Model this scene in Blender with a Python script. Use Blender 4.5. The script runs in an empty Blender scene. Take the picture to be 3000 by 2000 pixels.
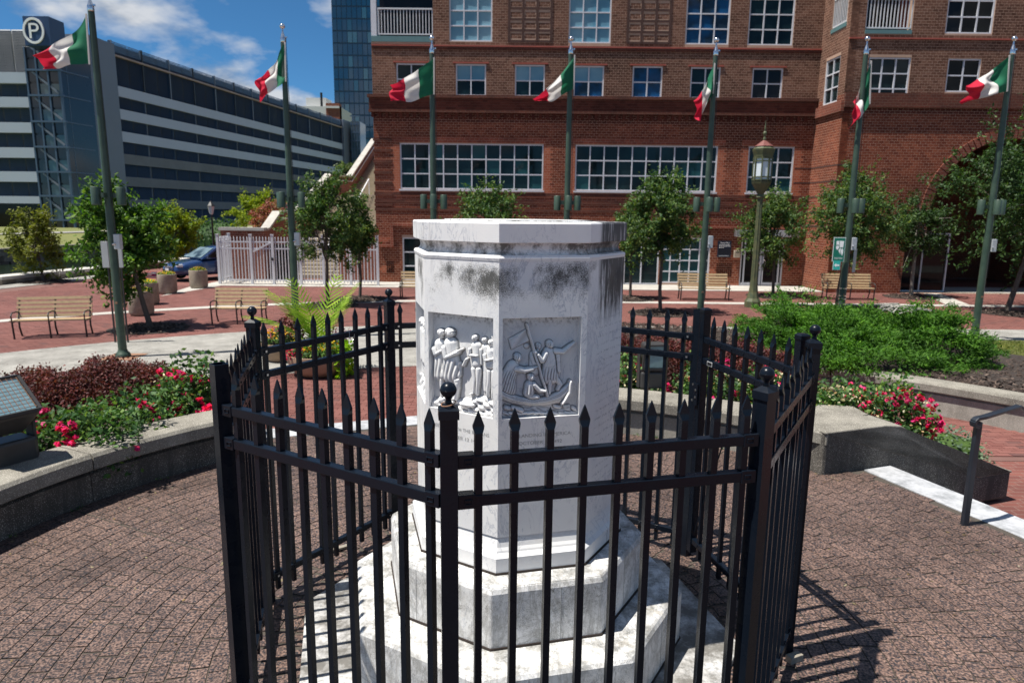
import bpy, bmesh, math, random
import numpy as np
from mathutils import Vector, Matrix
random.seed(7); RNG=np.random.default_rng(7)
rad=math.radians
S=bpy.context.scene
COL=S.collection

# ------------------------------------------------------------------ camera
CAMH=2.42; PITCH=rad(10.5); ROLL=rad(0.6); FPX=2030.0      # photograph 3000 x 2000
_fw=Vector((0,math.cos(PITCH),-math.sin(PITCH))); _r0=Vector((1,0,0)); _u0=_r0.cross(_fw)
_rt=_r0*math.cos(ROLL)+_u0*math.sin(ROLL); _up=_u0*math.cos(ROLL)-_r0*math.sin(ROLL)
cam=bpy.data.cameras.new('camera'); camo=bpy.data.objects.new('camera',cam); COL.objects.link(camo)
cam.sensor_width=36; cam.lens=FPX/3000*36; cam.clip_start=.05; cam.clip_end=3000
camo.matrix_world=Matrix(((_rt.x,_up.x,-_fw.x,0),(_rt.y,_up.y,-_fw.y,0),(_rt.z,_up.z,-_fw.z,CAMH),(0,0,0,1)))
cam.dof.use_dof=True; cam.dof.focus_distance=2.95; cam.dof.aperture_fstop=5.0
S.camera=camo

# ------------------------------------------------------------------ sun, sky
SUN_EL=rad(68.1); SUN_DIR=Vector((-.95*math.cos(SUN_EL),-.312*math.cos(SUN_EL),math.sin(SUN_EL)))
sl=bpy.data.lights.new('sun','SUN'); sl.energy=5.0; sl.angle=rad(.53); sl.color=(1,.95,.87)
so=bpy.data.objects.new('sun',sl); COL.objects.link(so); so.location=(-20,-6,50)
so.rotation_euler=(-SUN_DIR).to_track_quat('-Z','Y').to_euler()
W=bpy.data.worlds.new('World'); S.world=W; W.use_nodes=True
nt=W.node_tree; nt.nodes.clear()
def wn(t,**k):
    n=nt.nodes.new(t)
    for a,b in k.items(): setattr(n,a,b)
    return n
sky=wn('ShaderNodeTexSky',sky_type='NISHITA'); sky.sun_disc=False; sky.sun_elevation=SUN_EL; sky.sun_rotation=rad(252.8)
sky.air_density=.6; sky.dust_density=.1; sky.ozone_density=4.0; sky.altitude=0
tc=wn('ShaderNodeTexCoord'); sep=wn('ShaderNodeSeparateXYZ'); nt.links.new(tc.outputs['Generated'],sep.inputs[0])
# clouds live on a flat layer high above: direction / (z + k)
zz=wn('ShaderNodeMath',operation='MAXIMUM'); zz.inputs[1].default_value=0.0; nt.links.new(sep.outputs['Z'],zz.inputs[0])
za=wn('ShaderNodeMath',operation='ADD'); za.inputs[1].default_value=.32; nt.links.new(zz.outputs[0],za.inputs[0])
dv=wn('ShaderNodeVectorMath',operation='DIVIDE'); nt.links.new(tc.outputs['Generated'],dv.inputs[0])
cmb=wn('ShaderNodeCombineXYZ'); [nt.links.new(za.outputs[0],cmb.inputs[i]) for i in (0,1)]; cmb.inputs[2].default_value=1.0
nt.links.new(cmb.outputs[0],dv.inputs[1])
mp=wn('ShaderNodeMapping'); mp.inputs['Location'].default_value=(3.2,1.15,.4); mp.inputs['Scale'].default_value=(1,1,.6)
nt.links.new(dv.outputs[0],mp.inputs[0])
n1=wn('ShaderNodeTexNoise'); n1.inputs['Scale'].default_value=2.3; n1.inputs['Detail'].default_value=9; n1.inputs['Roughness'].default_value=.5; n1.inputs['Distortion'].default_value=.1
nt.links.new(mp.outputs[0],n1.inputs['Vector'])
cr=wn('ShaderNodeValToRGB'); cr.color_ramp.elements[0].position=.505; cr.color_ramp.elements[1].position=.6
nt.links.new(n1.outputs['Fac'],cr.inputs[0])
mp2=wn('ShaderNodeVectorMath',operation='ADD'); mp2.inputs[1].default_value=(-.05,-.02,.07); nt.links.new(mp.outputs[0],mp2.inputs[0])
n2=wn('ShaderNodeTexNoise'); nt.links.new(mp2.outputs[0],n2.inputs['Vector'])
for a_ in ('Scale','Detail','Roughness','Distortion'): n2.inputs[a_].default_value=n1.inputs[a_].default_value
nd=wn('ShaderNodeMath',operation='SUBTRACT'); nt.links.new(n1.outputs['Fac'],nd.inputs[0]); nt.links.new(n2.outputs['Fac'],nd.inputs[1])
ns=wn('ShaderNodeMath',operation='MULTIPLY_ADD'); ns.inputs[1].default_value=4.0; ns.inputs[2].default_value=.5; nt.links.new(nd.outputs[0],ns.inputs[0])
cc=wn('ShaderNodeValToRGB'); cc.color_ramp.elements[0].position=.25; cc.color_ramp.elements[0].color=(2.0,2.5,3.3,1); cc.color_ramp.elements[1].position=.72; cc.color_ramp.elements[1].color=(6.0,6.3,6.8,1)
nt.links.new(ns.outputs[0],cc.inputs[0])
mx=wn('ShaderNodeMixRGB'); nt.links.new(cr.outputs[0],mx.inputs[0]); skm=wn('ShaderNodeMixRGB',blend_type='MULTIPLY'); skm.inputs[0].default_value=1; skm.inputs[2].default_value=(.5,.93,1.08,1); nt.links.new(sky.outputs[0],skm.inputs[1]); nt.links.new(skm.outputs[0],mx.inputs[1]); nt.links.new(cc.outputs[0],mx.inputs[2])
bg=wn('ShaderNodeBackground'); bg.inputs['Strength'].default_value=.065; nt.links.new(mx.outputs[0],bg.inputs['Color'])
wo=wn('ShaderNodeOutputWorld'); nt.links.new(bg.outputs[0],wo.inputs['Surface'])

S.render.engine='CYCLES'
S.cycles.max_bounces=6; S.cycles.transparent_max_bounces=6; S.cycles.use_denoising=True
S.view_settings.view_transform='Standard'; S.view_settings.look='None'; S.view_settings.gamma=1; S.view_settings.use_curve_mapping=False
S.view_settings.exposure=0.72

# ------------------------------------------------------------------ photograph pixel (3000x2000) -> place
def ray(x,y): return _fw+_rt*((x-1500)/FPX)-_up*((y-1000)/FPX)
def G(x,y,z):
    d=ray(x,y); t=(z-CAMH)/d.z; return Vector((d.x*t,d.y*t,z))
def GY(x,y,Y):
    d=ray(x,y); t=Y/d.y; return Vector((d.x*t,Y,CAMH+d.z*t))
ZO=-.60                                  # lower plaza level (upper granite plaza is z=0)
O=Vector((.024,3.745,0))                 # centre of monument
def pol(r,a,z=0.): a=rad(a); return Vector((O.x+r*math.sin(a),O.y-r*math.cos(a),z))

# ------------------------------------------------------------------ materials
MATS={}
class NT:
    def __init__(s,name):
        m=bpy.data.materials.new(name); m.use_nodes=True; s.m=m; s.t=m.node_tree; s.t.nodes.clear()
        s.o=s.n('ShaderNodeOutputMaterial'); s.b=s.n('ShaderNodeBsdfPrincipled'); s.l(s.b.outputs[0],s.o.inputs[0])
        s.pos=s.n('ShaderNodeNewGeometry')
        MATS[name]=m
    def n(s,t,**k):
        n=s.t.nodes.new(t)
        for a,b in k.items(): setattr(n,a,b)
        return n
    def l(s,a,b): s.t.links.new(a,b)
    def vec(s,scale=(1,1,1),src=None):
        m=s.n('ShaderNodeMapping'); m.inputs['Scale'].default_value=scale
        s.l(src or s.pos.outputs['Position'],m.inputs[0]); return m.outputs[0]
    def noise(s,sc,det=4,ro=.5,v=None,dist=0):
        n=s.n('ShaderNodeTexNoise'); n.inputs['Scale'].default_value=sc; n.inputs['Detail'].default_value=det; n.inputs['Roughness'].default_value=ro; n.inputs['Distortion'].default_value=dist
        s.l(v or s.pos.outputs['Position'],n.inputs['Vector']); return n.outputs['Fac']
    def voro(s,sc,v=None,feat='F1',out='Distance'):
        n=s.n('ShaderNodeTexVoronoi',feature=feat); n.inputs['Scale'].default_value=sc; s.l(v or s.pos.outputs['Position'],n.inputs['Vector']); return n.outputs[out]
    def ramp(s,f,*st):
        r=s.n('ShaderNodeValToRGB'); e=r.color_ramp.elements
        while len(e)<len(st): e.new(.5)
        for x,(p,c) in zip(e,st):
            x.position=p; x.color=(c,c,c,1) if isinstance(c,(int,float)) else tuple(c)+(1,)
        s.l(f,r.inputs[0]); return r.outputs[0]
    def mix(s,f,a,b,mode='MIX'):
        m=s.n('ShaderNodeMixRGB',blend_type=mode)
        for i,v in ((0,f),(1,a),(2,b)):
            if isinstance(v,(int,float)): m.inputs[i].default_value=v if i==0 else (v,v,v,1)
            elif isinstance(v,(tuple,list)): m.inputs[i].default_value=tuple(v)+(1,)
            else: s.l(v,m.inputs[i])
        return m.outputs[0]
    def math(s,op,a,b=0.):
        m=s.n('ShaderNodeMath',operation=op)
        for i,v in ((0,a),(1,b)):
            if isinstance(v,(int,float)): m.inputs[i].default_value=v
            else: s.l(v,m.inputs[i])
        return m.outputs[0]
    def rnd(s):
        oi=s.n('ShaderNodeObjectInfo'); return s.math('FRACT',s.math('ADD',s.pos.outputs['Random Per Island'],oi.outputs['Random']))
    def sepz(s,src=None,ax='Z'):
        q=s.n('ShaderNodeSeparateXYZ'); s.l(src or s.pos.outputs['Position'],q.inputs[0]); return q.outputs[ax]
    def col(s,c):
        if isinstance(c,(tuple,list)): s.b.inputs['Base Color'].default_value=tuple(c)+(1,)
        else: s.l(c,s.b.inputs['Base Color'])
    def set(s,ro=None,me=None,sp=None,coat=None):
        for k,v in (('Roughness',ro),('Metallic',me),('Specular IOR Level',sp),('Coat Weight',coat)):
            if v is None: continue
            if isinstance(v,(int,float)): s.b.inputs[k].default_value=v
            else: s.l(v,s.b.inputs[k])
    def bump(s,h,st=.3,d=.01):
        b=s.n('ShaderNodeBump'); b.inputs['Strength'].default_value=st; b.inputs['Distance'].default_value=d
        s.l(h,b.inputs['Height']); s.l(b.outputs[0],s.b.inputs['Normal'])
def plain(name,c,ro=.6,me=0,var=.15,sc=6,bump=0,sp=.5):
    t=NT(name); f=t.noise(sc,5,.6); t.col(t.mix(t.ramp(f,(.3,1-var),(.7,1+var*.5)),0.,c) if 0 else t.mix(1.0,t.ramp(f,(.3,1-var),(.7,1.0)),c,'MULTIPLY')); t.set(ro,me,sp)
    if bump: t.bump(t.noise(sc*8,4,.6),bump,.004)
    return t.m
def leafmat(name,cols,trans=.3,ro=.45):
    ro=max(ro,.55)
    t=NT(name); r=t.rnd(); k=len(cols)-1
    c=t.ramp(r,*[(i/max(k,1),x) for i,x in enumerate(cols)]); c=t.mix(1.0,c,t.ramp(t.noise(2.1,4,.6),(.33,(.5,.55,.5)),(.5,(1,1,1)),(.68,(1.45,1.4,1.15))),'MULTIPLY'); t.col(c); t.set(ro,0,.3)
    tr=t.n('ShaderNodeBsdfTranslucent'); t.l(t.mix(1.0,c,(1.3,1.45,.6),'MULTIPLY'),tr.inputs[0])
    ms=t.n('ShaderNodeMixShader'); ms.inputs[0].default_value=trans; t.l(t.b.outputs[0],ms.inputs[1]); t.l(tr.outputs[0],ms.inputs[2]); t.l(ms.outputs[0],t.o.inputs[0])
    return t.m

# granite setts
t=NT('granite'); v=t.vec(); f1=t.noise(68,2,.5); f2=t.voro(105,out='Color'); f2=t.sepz(f2,'X')
base=t.ramp(f1,(.36,(.026,.022,.024)),(.45,(.115,.08,.07)),(.55,(.205,.136,.112)),(.66,(.31,.22,.185)))
base=t.mix(t.ramp(f2,(.0,1.),(.16,1.),(.2,0.)),base,(.035,.035,.042))
base=t.mix(1.0,base,t.ramp(t.rnd(),(0,(.74,.71,.7)),(1,(.95,.9,.86))),'MULTIPLY')
base=t.mix(1.0,base,t.ramp(t.noise(1.3,6,.65),(.3,.5),(.62,1.)),'MULTIPLY')
base=t.mix(t.ramp(t.voro(5.5),(.0,.75),(.035,.6),(.05,0)),base,(.03,.028,.026))
t.col(base); t.set(.55,0,.4); t.bump(t.noise(60,3),.25,.003)
t=NT('granite_joint'); t.col(t.mix(t.noise(40,3),(.028,.024,.02),(.085,.07,.055))); t.set(.95)
# red pavers
def brickpave(name,a,b,c):
    t=NT(name); r=t.rnd(); bs=t.ramp(r,(0,a),(.5,b),(.82,b),(1,c)); bs=t.mix(1.0,bs,t.ramp(t.noise(.5,6,.6),(.3,.72),(.7,1.)),'MULTIPLY')
    bs=t.mix(t.ramp(t.noise(25,4,.7),(.6,0),(.85,.25)),bs,(.36,.27,.24)); t.col(bs); t.set(.85,0,.3); t.bump(t.noise(60,3),.2,.003)
brickpave('red_paver',(.15,.056,.047),(.195,.08,.067),(.11,.052,.047))
t=NT('paver_joint'); t.col(t.mix(t.noise(3,5,.6),(.11,.05,.042),(.17,.09,.075))); t.set(.95)
# ground far: same paving seen from far off
t=NT('paving_far'); bt=t.n('ShaderNodeTexBrick'); t.l(t.vec((1,1,1)),bt.inputs['Vector']); bt.inputs['Scale'].default_value=1; bt.inputs['Brick Width'].default_value=.2; bt.inputs['Row Height'].default_value=.1; bt.inputs['Mortar Size'].default_value=.006
bt.inputs['Color1'].default_value=(.2,.066,.05,1); bt.inputs['Color2'].default_value=(.14,.045,.036,1); bt.inputs['Mortar'].default_value=(.2,.12,.1,1)
t.col(t.mix(1.0,bt.outputs['Color'],t.ramp(t.noise(.5,6,.6),(.3,.72),(.7,1.)),'MULTIPLY')); t.set(.9)
# concrete
def conc(name,a,b,sc=2.5,speck=True,dark=None):
    t=NT(name); c=t.mix(t.ramp(t.noise(sc,7,.65),(.35,0),(.65,1)),a,b)
    if speck:
        c=t.mix(t.ramp(t.voro(95),(.0,1),(.18,.75),(.3,0)),c,(.62,.58,.52)); c=t.mix(t.ramp(t.noise(130,2),(.58,0),(.68,.5)),c,(.07,.065,.06))
    if dark:
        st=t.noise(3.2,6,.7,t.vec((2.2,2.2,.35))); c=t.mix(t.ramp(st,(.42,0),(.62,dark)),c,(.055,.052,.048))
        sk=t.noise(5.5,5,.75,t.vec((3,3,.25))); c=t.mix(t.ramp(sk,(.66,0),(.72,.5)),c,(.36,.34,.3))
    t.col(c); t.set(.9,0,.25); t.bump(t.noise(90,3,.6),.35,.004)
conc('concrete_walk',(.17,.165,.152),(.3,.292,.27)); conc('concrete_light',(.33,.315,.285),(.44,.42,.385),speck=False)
conc('concrete_stained_shaded',(.06,.054,.046),(.12,.11,.095),dark=.9); conc('concrete_wall_clean',(.23,.215,.185),(.33,.31,.275),dark=.25)  # shade of the left wall face painted into its colour, with real stains
conc('concrete_coping',(.14,.13,.11),(.25,.235,.2)); conc('planter_stone',(.25,.205,.15),(.36,.3,.23),sc=5)
plain('bowl_clay',(.38,.26,.17),.8,0,.25,4,.2)
t=NT('step_marble'); c=t.mix(t.ramp(t.noise(6,8,.7),(.45,0),(.65,.8)),(.42,.43,.45),(.17,.18,.19)); t.col(c); t.set(.5)
# marble of the monument
def marble(name,kind):
    t=NT(name); tc=t.n('ShaderNodeTexCoord'); ob=t.pos.outputs['Position']
    w=t.noise(2.2,5,.6,t.vec((1,1,1)))
    c=t.mix(t.ramp(w,(.35,0),(.7,1)),(.8,.795,.78),(.7,.705,.715))
    vn=t.noise(5.2,8,.68,t.vec((1.6,1.6,.8)),1.6); vv=t.math('ABSOLUTE',t.math('SUBTRACT',vn,.5))
    c=t.mix(t.math('MULTIPLY',t.ramp(vv,(0,.75),(.009,.35),(.024,0)),t.ramp(t.noise(3.3,3),(.42,0),(.58,1))),c,(.3,.33,.4))
    c=t.mix(t.ramp(t.noise(7,6,.7),(.6,0),(.75,.3)),c,(.62,.54,.43))
    n3=t.noise(150,2,.6); 
    z=t.sepz(); x=t.sepz(ax='X')
    if kind=='shaft':
        # mildew patches high on the shaft, rain streaks on the weather side
        band=t.math('MULTIPLY',t.ramp(z,(0,0),(1,1)),1.0)
        mz=t.n('ShaderNodeMapRange'); t.l(z,mz.inputs[0]); mz.inputs[1].default_value=1.93; mz.inputs[2].default_value=2.12
        mz2=t.n('ShaderNodeMapRange'); t.l(z,mz2.inputs[0]); mz2.inputs[1].default_value=2.235; mz2.inputs[2].default_value=2.15
        bnd=t.math('MULTIPLY',mz.outputs[0],mz2.outputs[0])
        pt_=t.math('MULTIPLY',t.ramp(t.noise(4.3,4,.6,t.vec((1.4,1.4,1.))),(.4,0),(.68,1)),bnd)
        sp=t.ramp(t.math('ADD',t.math('MULTIPLY',pt_,.42),t.math('MULTIPLY',t.noise(210,4,.75),.75)),(.46,0),(.68,.95))
        c=t.mix(t.math('MULTIPLY',sp,t.ramp(pt_,(.0,0),(.3,1))),c,(.06,.06,.055))
    if kind in('shaft','cap'):
        mxr=t.n('ShaderNodeMapRange'); t.l(x,mxr.inputs[0]); mxr.inputs[1].default_value=.415; mxr.inputs[2].default_value=.44
        zr=t.n('ShaderNodeMapRange'); t.l(z,zr.inputs[0]); zr.inputs[1].default_value=1.86; zr.inputs[2].default_value=2.2
        sk=t.noise(9,5,.7,t.vec((3.2,3.2,.34))); sk=t.math('ADD',sk,t.math('MULTIPLY',zr.outputs[0],.19 if kind=='shaft' else .13))
        f=t.math('MULTIPLY',t.ramp(sk,(.47,0),(.62,.96)),mxr.outputs[0])
        if kind=='shaft': f=t.math('MULTIPLY',f,t.ramp(zr.outputs[0],(0,0),(.3,1)))
        c=t.mix(f,c,(.03,.03,.034))
        if kind=='shaft':      # worn inscription on the right-hand face
            rw=t.math('SINE',t.math('MULTIPLY',z,2*math.pi/.043)); zi=t.n('ShaderNodeMapRange'); t.l(z,zi.inputs[0]); zi.inputs[1].default_value=1.95; zi.inputs[2].default_value=1.9
            zj=t.n('ShaderNodeMapRange'); t.l(z,zj.inputs[0]); zj.inputs[1].default_value=.98; zj.inputs[2].default_value=1.05
            mk=t.math('MULTIPLY',t.ramp(rw,(.55,0),(.7,1)),t.ramp(t.noise(70,3,.6,t.vec((1,1,1.6))),(.5,0),(.56,.55)))
            c=t.mix(t.math('MULTIPLY',t.math('MULTIPLY',mk,zi.outputs[0]),t.math('MULTIPLY',zj.outputs[0],mxr.outputs[0])),c,(.3,.31,.33))
        sl=t.noise(7,5,.7,t.vec((3,3,.3))); mxl=t.n('ShaderNodeMapRange'); t.l(x,mxl.inputs[0]); mxl.inputs[1].default_value=-.375; mxl.inputs[2].default_value=-.41
        c=t.mix(t.math('MULTIPLY',t.ramp(sl,(.52,0),(.66,.6)),mxl.outputs[0]),c,(.22,.22,.22))
    if kind=='groove':
        c=t.mix(t.ramp(t.noise(12,6,.75,t.vec((1,1,.8))),(.46,0),(.62,.9)),c,(.09,.085,.075))
        mxr=t.n('ShaderNodeMapRange'); t.l(x,mxr.inputs[0]); mxr.inputs[1].default_value=.3; mxr.inputs[2].default_value=.42
        c=t.mix(t.math('MULTIPLY',mxr.outputs[0],t.ramp(t.noise(14,4,.7),(.35,.4),(.6,.95))),c,(.03,.03,.03))
    if kind=='step':
        dn=t.noise(8,8,.75); up=t.n('ShaderNodeSeparateXYZ'); t.l(t.pos.outputs['Normal'],up.inputs[0])
        c=t.mix(t.math('MULTIPLY',t.ramp(dn,(.42,.04),(.6,.85)),t.ramp(up.outputs['Z'],(0,.4),(1,1))),c,(.12,.12,.11))
        c=t.mix(t.math('MULTIPLY',t.ramp(t.noise(190,3,.7),(.5,0),(.62,.6)),t.ramp(t.noise(4.,5,.7),(.42,0),(.6,1))),c,(.1,.1,.09))
        c=t.mix(t.ramp(t.noise(3.1,6,.7,t.vec((3,3,.5))),(.56,0),(.7,.35)),c,(.5,.44,.34))
        mpn=t.n('ShaderNodeMapping'); mpn.inputs['Rotation'].default_value=(.5,.7,.4); mpn.inputs['Scale'].default_value=(9,2.2,2.2); t.l(ob,mpn.inputs[0]); dg=t.math('ABSOLUTE',t.math('SUBTRACT',t.noise(1.,6,.65,mpn.outputs[0],.6),.5)); c=t.mix(t.ramp(dg,(0,.6),(.02,.25),(.05,0)),c,(.3,.29,.27))
        cn=t.noise(2.3,6,.75,dist=2.5); cv=t.math('ABSOLUTE',t.math('SUBTRACT',cn,.47)); c=t.mix(t.ramp(cv,(0,.85),(.0035,.5),(.008,0)),c,(.14,.13,.11))
    if kind=='slab':
        c=t.mix(t.ramp(t.noise(2.6,8,.72),(.36,.15),(.56,.93)),c,(.1,.092,.08)); c=t.mix(t.ramp(t.noise(40,5,.7),(.5,0),(.62,.5)),c,(.12,.12,.11))
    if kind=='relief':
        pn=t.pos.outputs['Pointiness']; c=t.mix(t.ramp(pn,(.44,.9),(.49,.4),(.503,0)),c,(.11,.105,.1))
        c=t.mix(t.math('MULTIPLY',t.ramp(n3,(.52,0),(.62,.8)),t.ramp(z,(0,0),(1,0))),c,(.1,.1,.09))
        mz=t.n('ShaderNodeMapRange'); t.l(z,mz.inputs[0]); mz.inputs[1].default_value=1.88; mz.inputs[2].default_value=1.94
        c=t.mix(t.math('MULTIPLY',t.ramp(t.noise(60,4,.7),(.5,0),(.6,.9)),mz.outputs[0]),c,(.1,.095,.085))  # speckled darkening at the panel top, shadow of the recess edge put into colour
    t.col(c); t.set(t.ramp(t.noise(9,4),(.3,.42),(.7,.62)),0,.4); t.bump(t.noise(120,3,.6),.16,.003)
for k in ('shaft','cap','groove','step','slab','relief','plain'): marble('marble_'+k,k)
plain('engraving',(.36,.36,.36),.9,0,.2,60)
# metals and paints
t=NT('black_paint'); ch=t.ramp(t.noise(55,5,.8),(.735,0),(.75,.8)); t.col(t.mix(ch,t.mix(t.ramp(t.noise(30,5,.7),(.6,0),(.75,.25)),(.0045,.0075,.0135),(.012,.017,.025)),(.16,.15,.14))); t.set(t.ramp(t.noise(14,4),(.3,.22),(.7,.36)),0,.2); t.bump(t.noise(220,2),.06,.002)
plain('steel_bolt',(.6,.6,.6),.3,.9,.2,40); plain('silver',(.75,.75,.76),.18,1.0,.1,10)
t=NT('green_paint'); c=t.mix(t.ramp(t.noise(4,6,.7),(.35,0),(.7,1)),(.026,.05,.036),(.05,.082,.055)); c=t.mix(t.ramp(t.noise(22,4,.8),(.69,0),(.74,.55)),c,(.25,.29,.25)); t.col(c); t.set(.42,0,.5)
t=NT('lamp_green'); c=t.mix(t.ramp(t.noise(7,6,.7),(.35,0),(.7,1)),(.045,.065,.035),(.12,.12,.05)); t.col(c); t.set(.55)
plain('lamp_red',(.17,.05,.042),.6,0,.25,8); plain('lamp_glass',(.62,.68,.72),.15,0,.12,5)
plain('wood_slat',(.42,.3,.17),.55,0,.28,14,.1); plain('step_tan',(.38,.33,.25),.9,0,.2,2,.1); plain('old_wood',(.3,.27,.22),.85,0,.4,30,.3)
plain('rail_blue',(.018,.024,.035),.35,0,.3,10)
plain('white_paint',(.6,.605,.635),.45,0,.1,3); plain('frame_white',(.6,.61,.66),.5,0,.12,3); plain('grey_box',(.5,.52,.54),.4,.2,.15,8); plain('sign_back',(.42,.43,.43),.5,.2,.12,3)
plain('bronze_box',(.062,.06,.06),.42,.3,.25,8); plain('black_metal',(.016,.016,.018),.45,0,.2,10)
plain('rust',(.28,.15,.09),.85,0,.3,20)
# building brick
def wallbrick(name,a,b,c,stain=.45):
    t=NT(name); bs=t.ramp(t.rnd(),(0,a),(.5,b),(1,c)); bs=t.mix(1.0,bs,t.ramp(t.noise(.35,6,.65,t.vec((1,1,1.6))),(.3,stain),(.68,1.)),'MULTIPLY')
    bs=t.mix(t.ramp(t.noise(18,4,.7),(.6,0),(.78,.16)),bs,(.4,.22,.15)); t.col(bs); t.set(.85,0,.25); t.bump(t.noise(45,3),.25,.004)
wallbrick('brick_red',(.17,.038,.018),(.225,.057,.027),(.29,.082,.04)); wallbrick('brick_brown',(.125,.056,.036),(.175,.083,.055),(.225,.115,.078)); wallbrick('brick_dark',(.09,.022,.014),(.125,.032,.019),(.15,.04,.025),.55)
wallbrick('brick_orange',(.34,.092,.048),(.39,.115,.06),(.43,.135,.07),.7)
t=NT('mortar'); t.col(t.mix(t.noise(2,5),(.34,.215,.155),(.46,.32,.245))); t.set(.95)
t=NT('brick_far'); bt=t.n('ShaderNodeTexBrick'); cb=t.n('ShaderNodeCombineXYZ'); t.l(t.math('ADD',t.sepz(ax='X'),t.sepz(ax='Y')),cb.inputs[0]); t.l(t.sepz(),cb.inputs[1]); t.l(cb.outputs[0],bt.inputs['Vector'])
bt.inputs['Scale'].default_value=1; bt.inputs['Brick Width'].default_value=.203; bt.inputs['Row Height'].default_value=.1016; bt.inputs['Mortar Size'].default_value=.007; bt.inputs['Color1'].default_value=(.2,.05,.027,1); bt.inputs['Color2'].default_value=(.13,.033,.018,1); bt.inputs['Mortar'].default_value=(.28,.17,.125,1)
t.col(bt.outputs['Color']); t.set(.9)
def bandmat(name,k):
    t=NT(name); bt=t.n('ShaderNodeTexBrick'); cb=t.n('ShaderNodeCombineXYZ'); t.l(t.math('ADD',t.sepz(ax='X'),t.sepz(ax='Y')),cb.inputs[0]); t.l(t.sepz(),cb.inputs[1]); t.l(cb.outputs[0],bt.inputs['Vector'])
    bt.inputs['Scale'].default_value=1; bt.inputs['Brick Width'].default_value=.203; bt.inputs['Row Height'].default_value=.1016; bt.inputs['Mortar Size'].default_value=.006; bt.inputs['Color1'].default_value=tuple(x*k for x in (.25,.062,.032))+(1,); bt.inputs['Color2'].default_value=tuple(x*k for x in (.17,.038,.02))+(1,); bt.inputs['Mortar'].default_value=tuple(x*k for x in (.3,.18,.13))+(1,)
    t.col(t.mix(1.0,bt.outputs['Color'],t.ramp(t.noise(.8,6,.65),(.3,.5),(.65,1.)),'MULTIPLY')); t.set(.9); t.bump(bt.outputs['Fac'],-.2,.004) if 0 else None
bandmat('band_dark',.55); bandmat('band_red',.95); bandmat('band_orange',1.35)
plain('brick_joint_dark',(.075,.035,.028),.9,0,.3,3); plain('red_trim',(.33,.075,.05),.6,0,.2,3); plain('teal_trim',(.1,.2,.21),.5,0,.15,3)
def pane(name,a,b,ro=.04,sc=.7):
    t=NT(name); t.col(t.mix(t.ramp(t.noise(sc,3,.5),(.35,0),(.65,1)),a,b)); t.set(ro,0,.22)
pane('pane_dark',(.004,.009,.011),(.012,.03,.034)); pane('pane_teal',(.012,.05,.056),(.025,.085,.09)); pane('pane_blue',(.012,.075,.19),(.015,.03,.05),sc=1.6); pane('pane_blind',(.1,.25,.35),(.22,.38,.46),.1); pane('pane_black',(.003,.004,.005),(.01,.01,.011))
# foliage
leafmat('leaf_green',[(.025,.065,.012),(.05,.12,.018),(.08,.17,.022),(.14,.22,.03)],.35)
leafmat('leaf_dark',[(.015,.04,.012),(.026,.064,.018),(.04,.09,.024),(.075,.125,.03)],.28,.45)
leafmat('leaf_zelkova',[(.026,.065,.02),(.045,.1,.028),(.08,.15,.042),(.16,.2,.045)],.32,.4)
leafmat('leaf_yellow',[(.1,.16,.012),(.19,.26,.014),(.27,.3,.015),(.12,.19,.016)],.4)
leafmat('leaf_olive',[(.08,.1,.015),(.13,.15,.02),(.17,.17,.02)],.35)
leafmat('leaf_grey',[(.09,.13,.05),(.14,.18,.07)],.3)
leafmat('leaf_barberry',[(.04,.01,.014),(.08,.016,.02),(.13,.024,.024),(.05,.03,.02),(.18,.045,.04)],.25,.4)
leafmat('leaf_rose',[(.02,.06,.018),(.04,.1,.028),(.075,.16,.04),(.15,.23,.055)],.28,.5)
leafmat('leaf_juniper',[(.026,.085,.009),(.055,.155,.014),(.095,.22,.018),(.04,.115,.012)],.28,.7)
leafmat('leaf_palm',[(.14,.27,.02),(.24,.38,.035),(.33,.44,.06)],.4)
leafmat('leaf_lime',[(.16,.3,.015),(.24,.4,.02)],.4); leafmat('leaf_sage',[(.08,.13,.09),(.13,.18,.12)],.25)
leafmat('petal_pink',[(.5,.008,.08),(.66,.015,.14),(.72,.04,.24),(.55,.01,.04)],.35,.5); leafmat('petal_cream',[(.55,.48,.3),(.65,.6,.42),(.5,.28,.12)],.3,.6)
leafmat('petal_orange',[(.75,.28,.01),(.85,.42,.01),(.85,.55,.02)],.3,.6); leafmat('petal_magenta',[(.5,.015,.25),(.35,.01,.12),(.2,.01,.04)],.3,.6); leafmat('petal_crepe',[(.25,.08,.06),(.35,.1,.09),(.12,.14,.04)],.3,.6)
plain('bark',(.095,.078,.065),.9,0,.35,25,.4); plain('bark_grey',(.2,.18,.16),.9,0,.3,25,.3); plain('deadwood',(.42,.4,.36),.9,0,.3,20)
t=NT('mulch'); c=t.ramp(t.rnd(),(0,(.02,.013,.01)),(.6,(.06,.04,.032)),(1,(.13,.095,.075))); t.col(c); t.set(.95)
plain('soil',(.035,.025,.02),.95,0,.4,20,.6)
t=NT('grass_ground'); t.col(t.mix(t.noise(.4,6,.6),(.09,.11,.025),(.17,.17,.05))); t.set(.95)
leafmat('litter',[(.08,.05,.025),(.16,.11,.05),(.22,.18,.1),(.3,.28,.24)],.1,.8); leafmat('grass_blade',[(.07,.1,.02),(.12,.15,.03),(.2,.19,.06)],.3,.6)
t=NT('water'); t.col((.012,.022,.01)); t.set(.09,0,.5); t.bump(t.noise(2.2,4,.6,t.vec((.5,1.2,1))),.35,.05)
t=NT('quay_stone'); t.col(t.mix(t.ramp(t.noise(1.2,6,.7),(.4,0),(.65,1)),(.08,.07,.055),(.26,.24,.2))); t.set(.9); t.bump(t.noise(9,5),.5,.02)
plain('quay_cap',(.52,.5,.46),.85,0,.25,1.5,.2)
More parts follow.
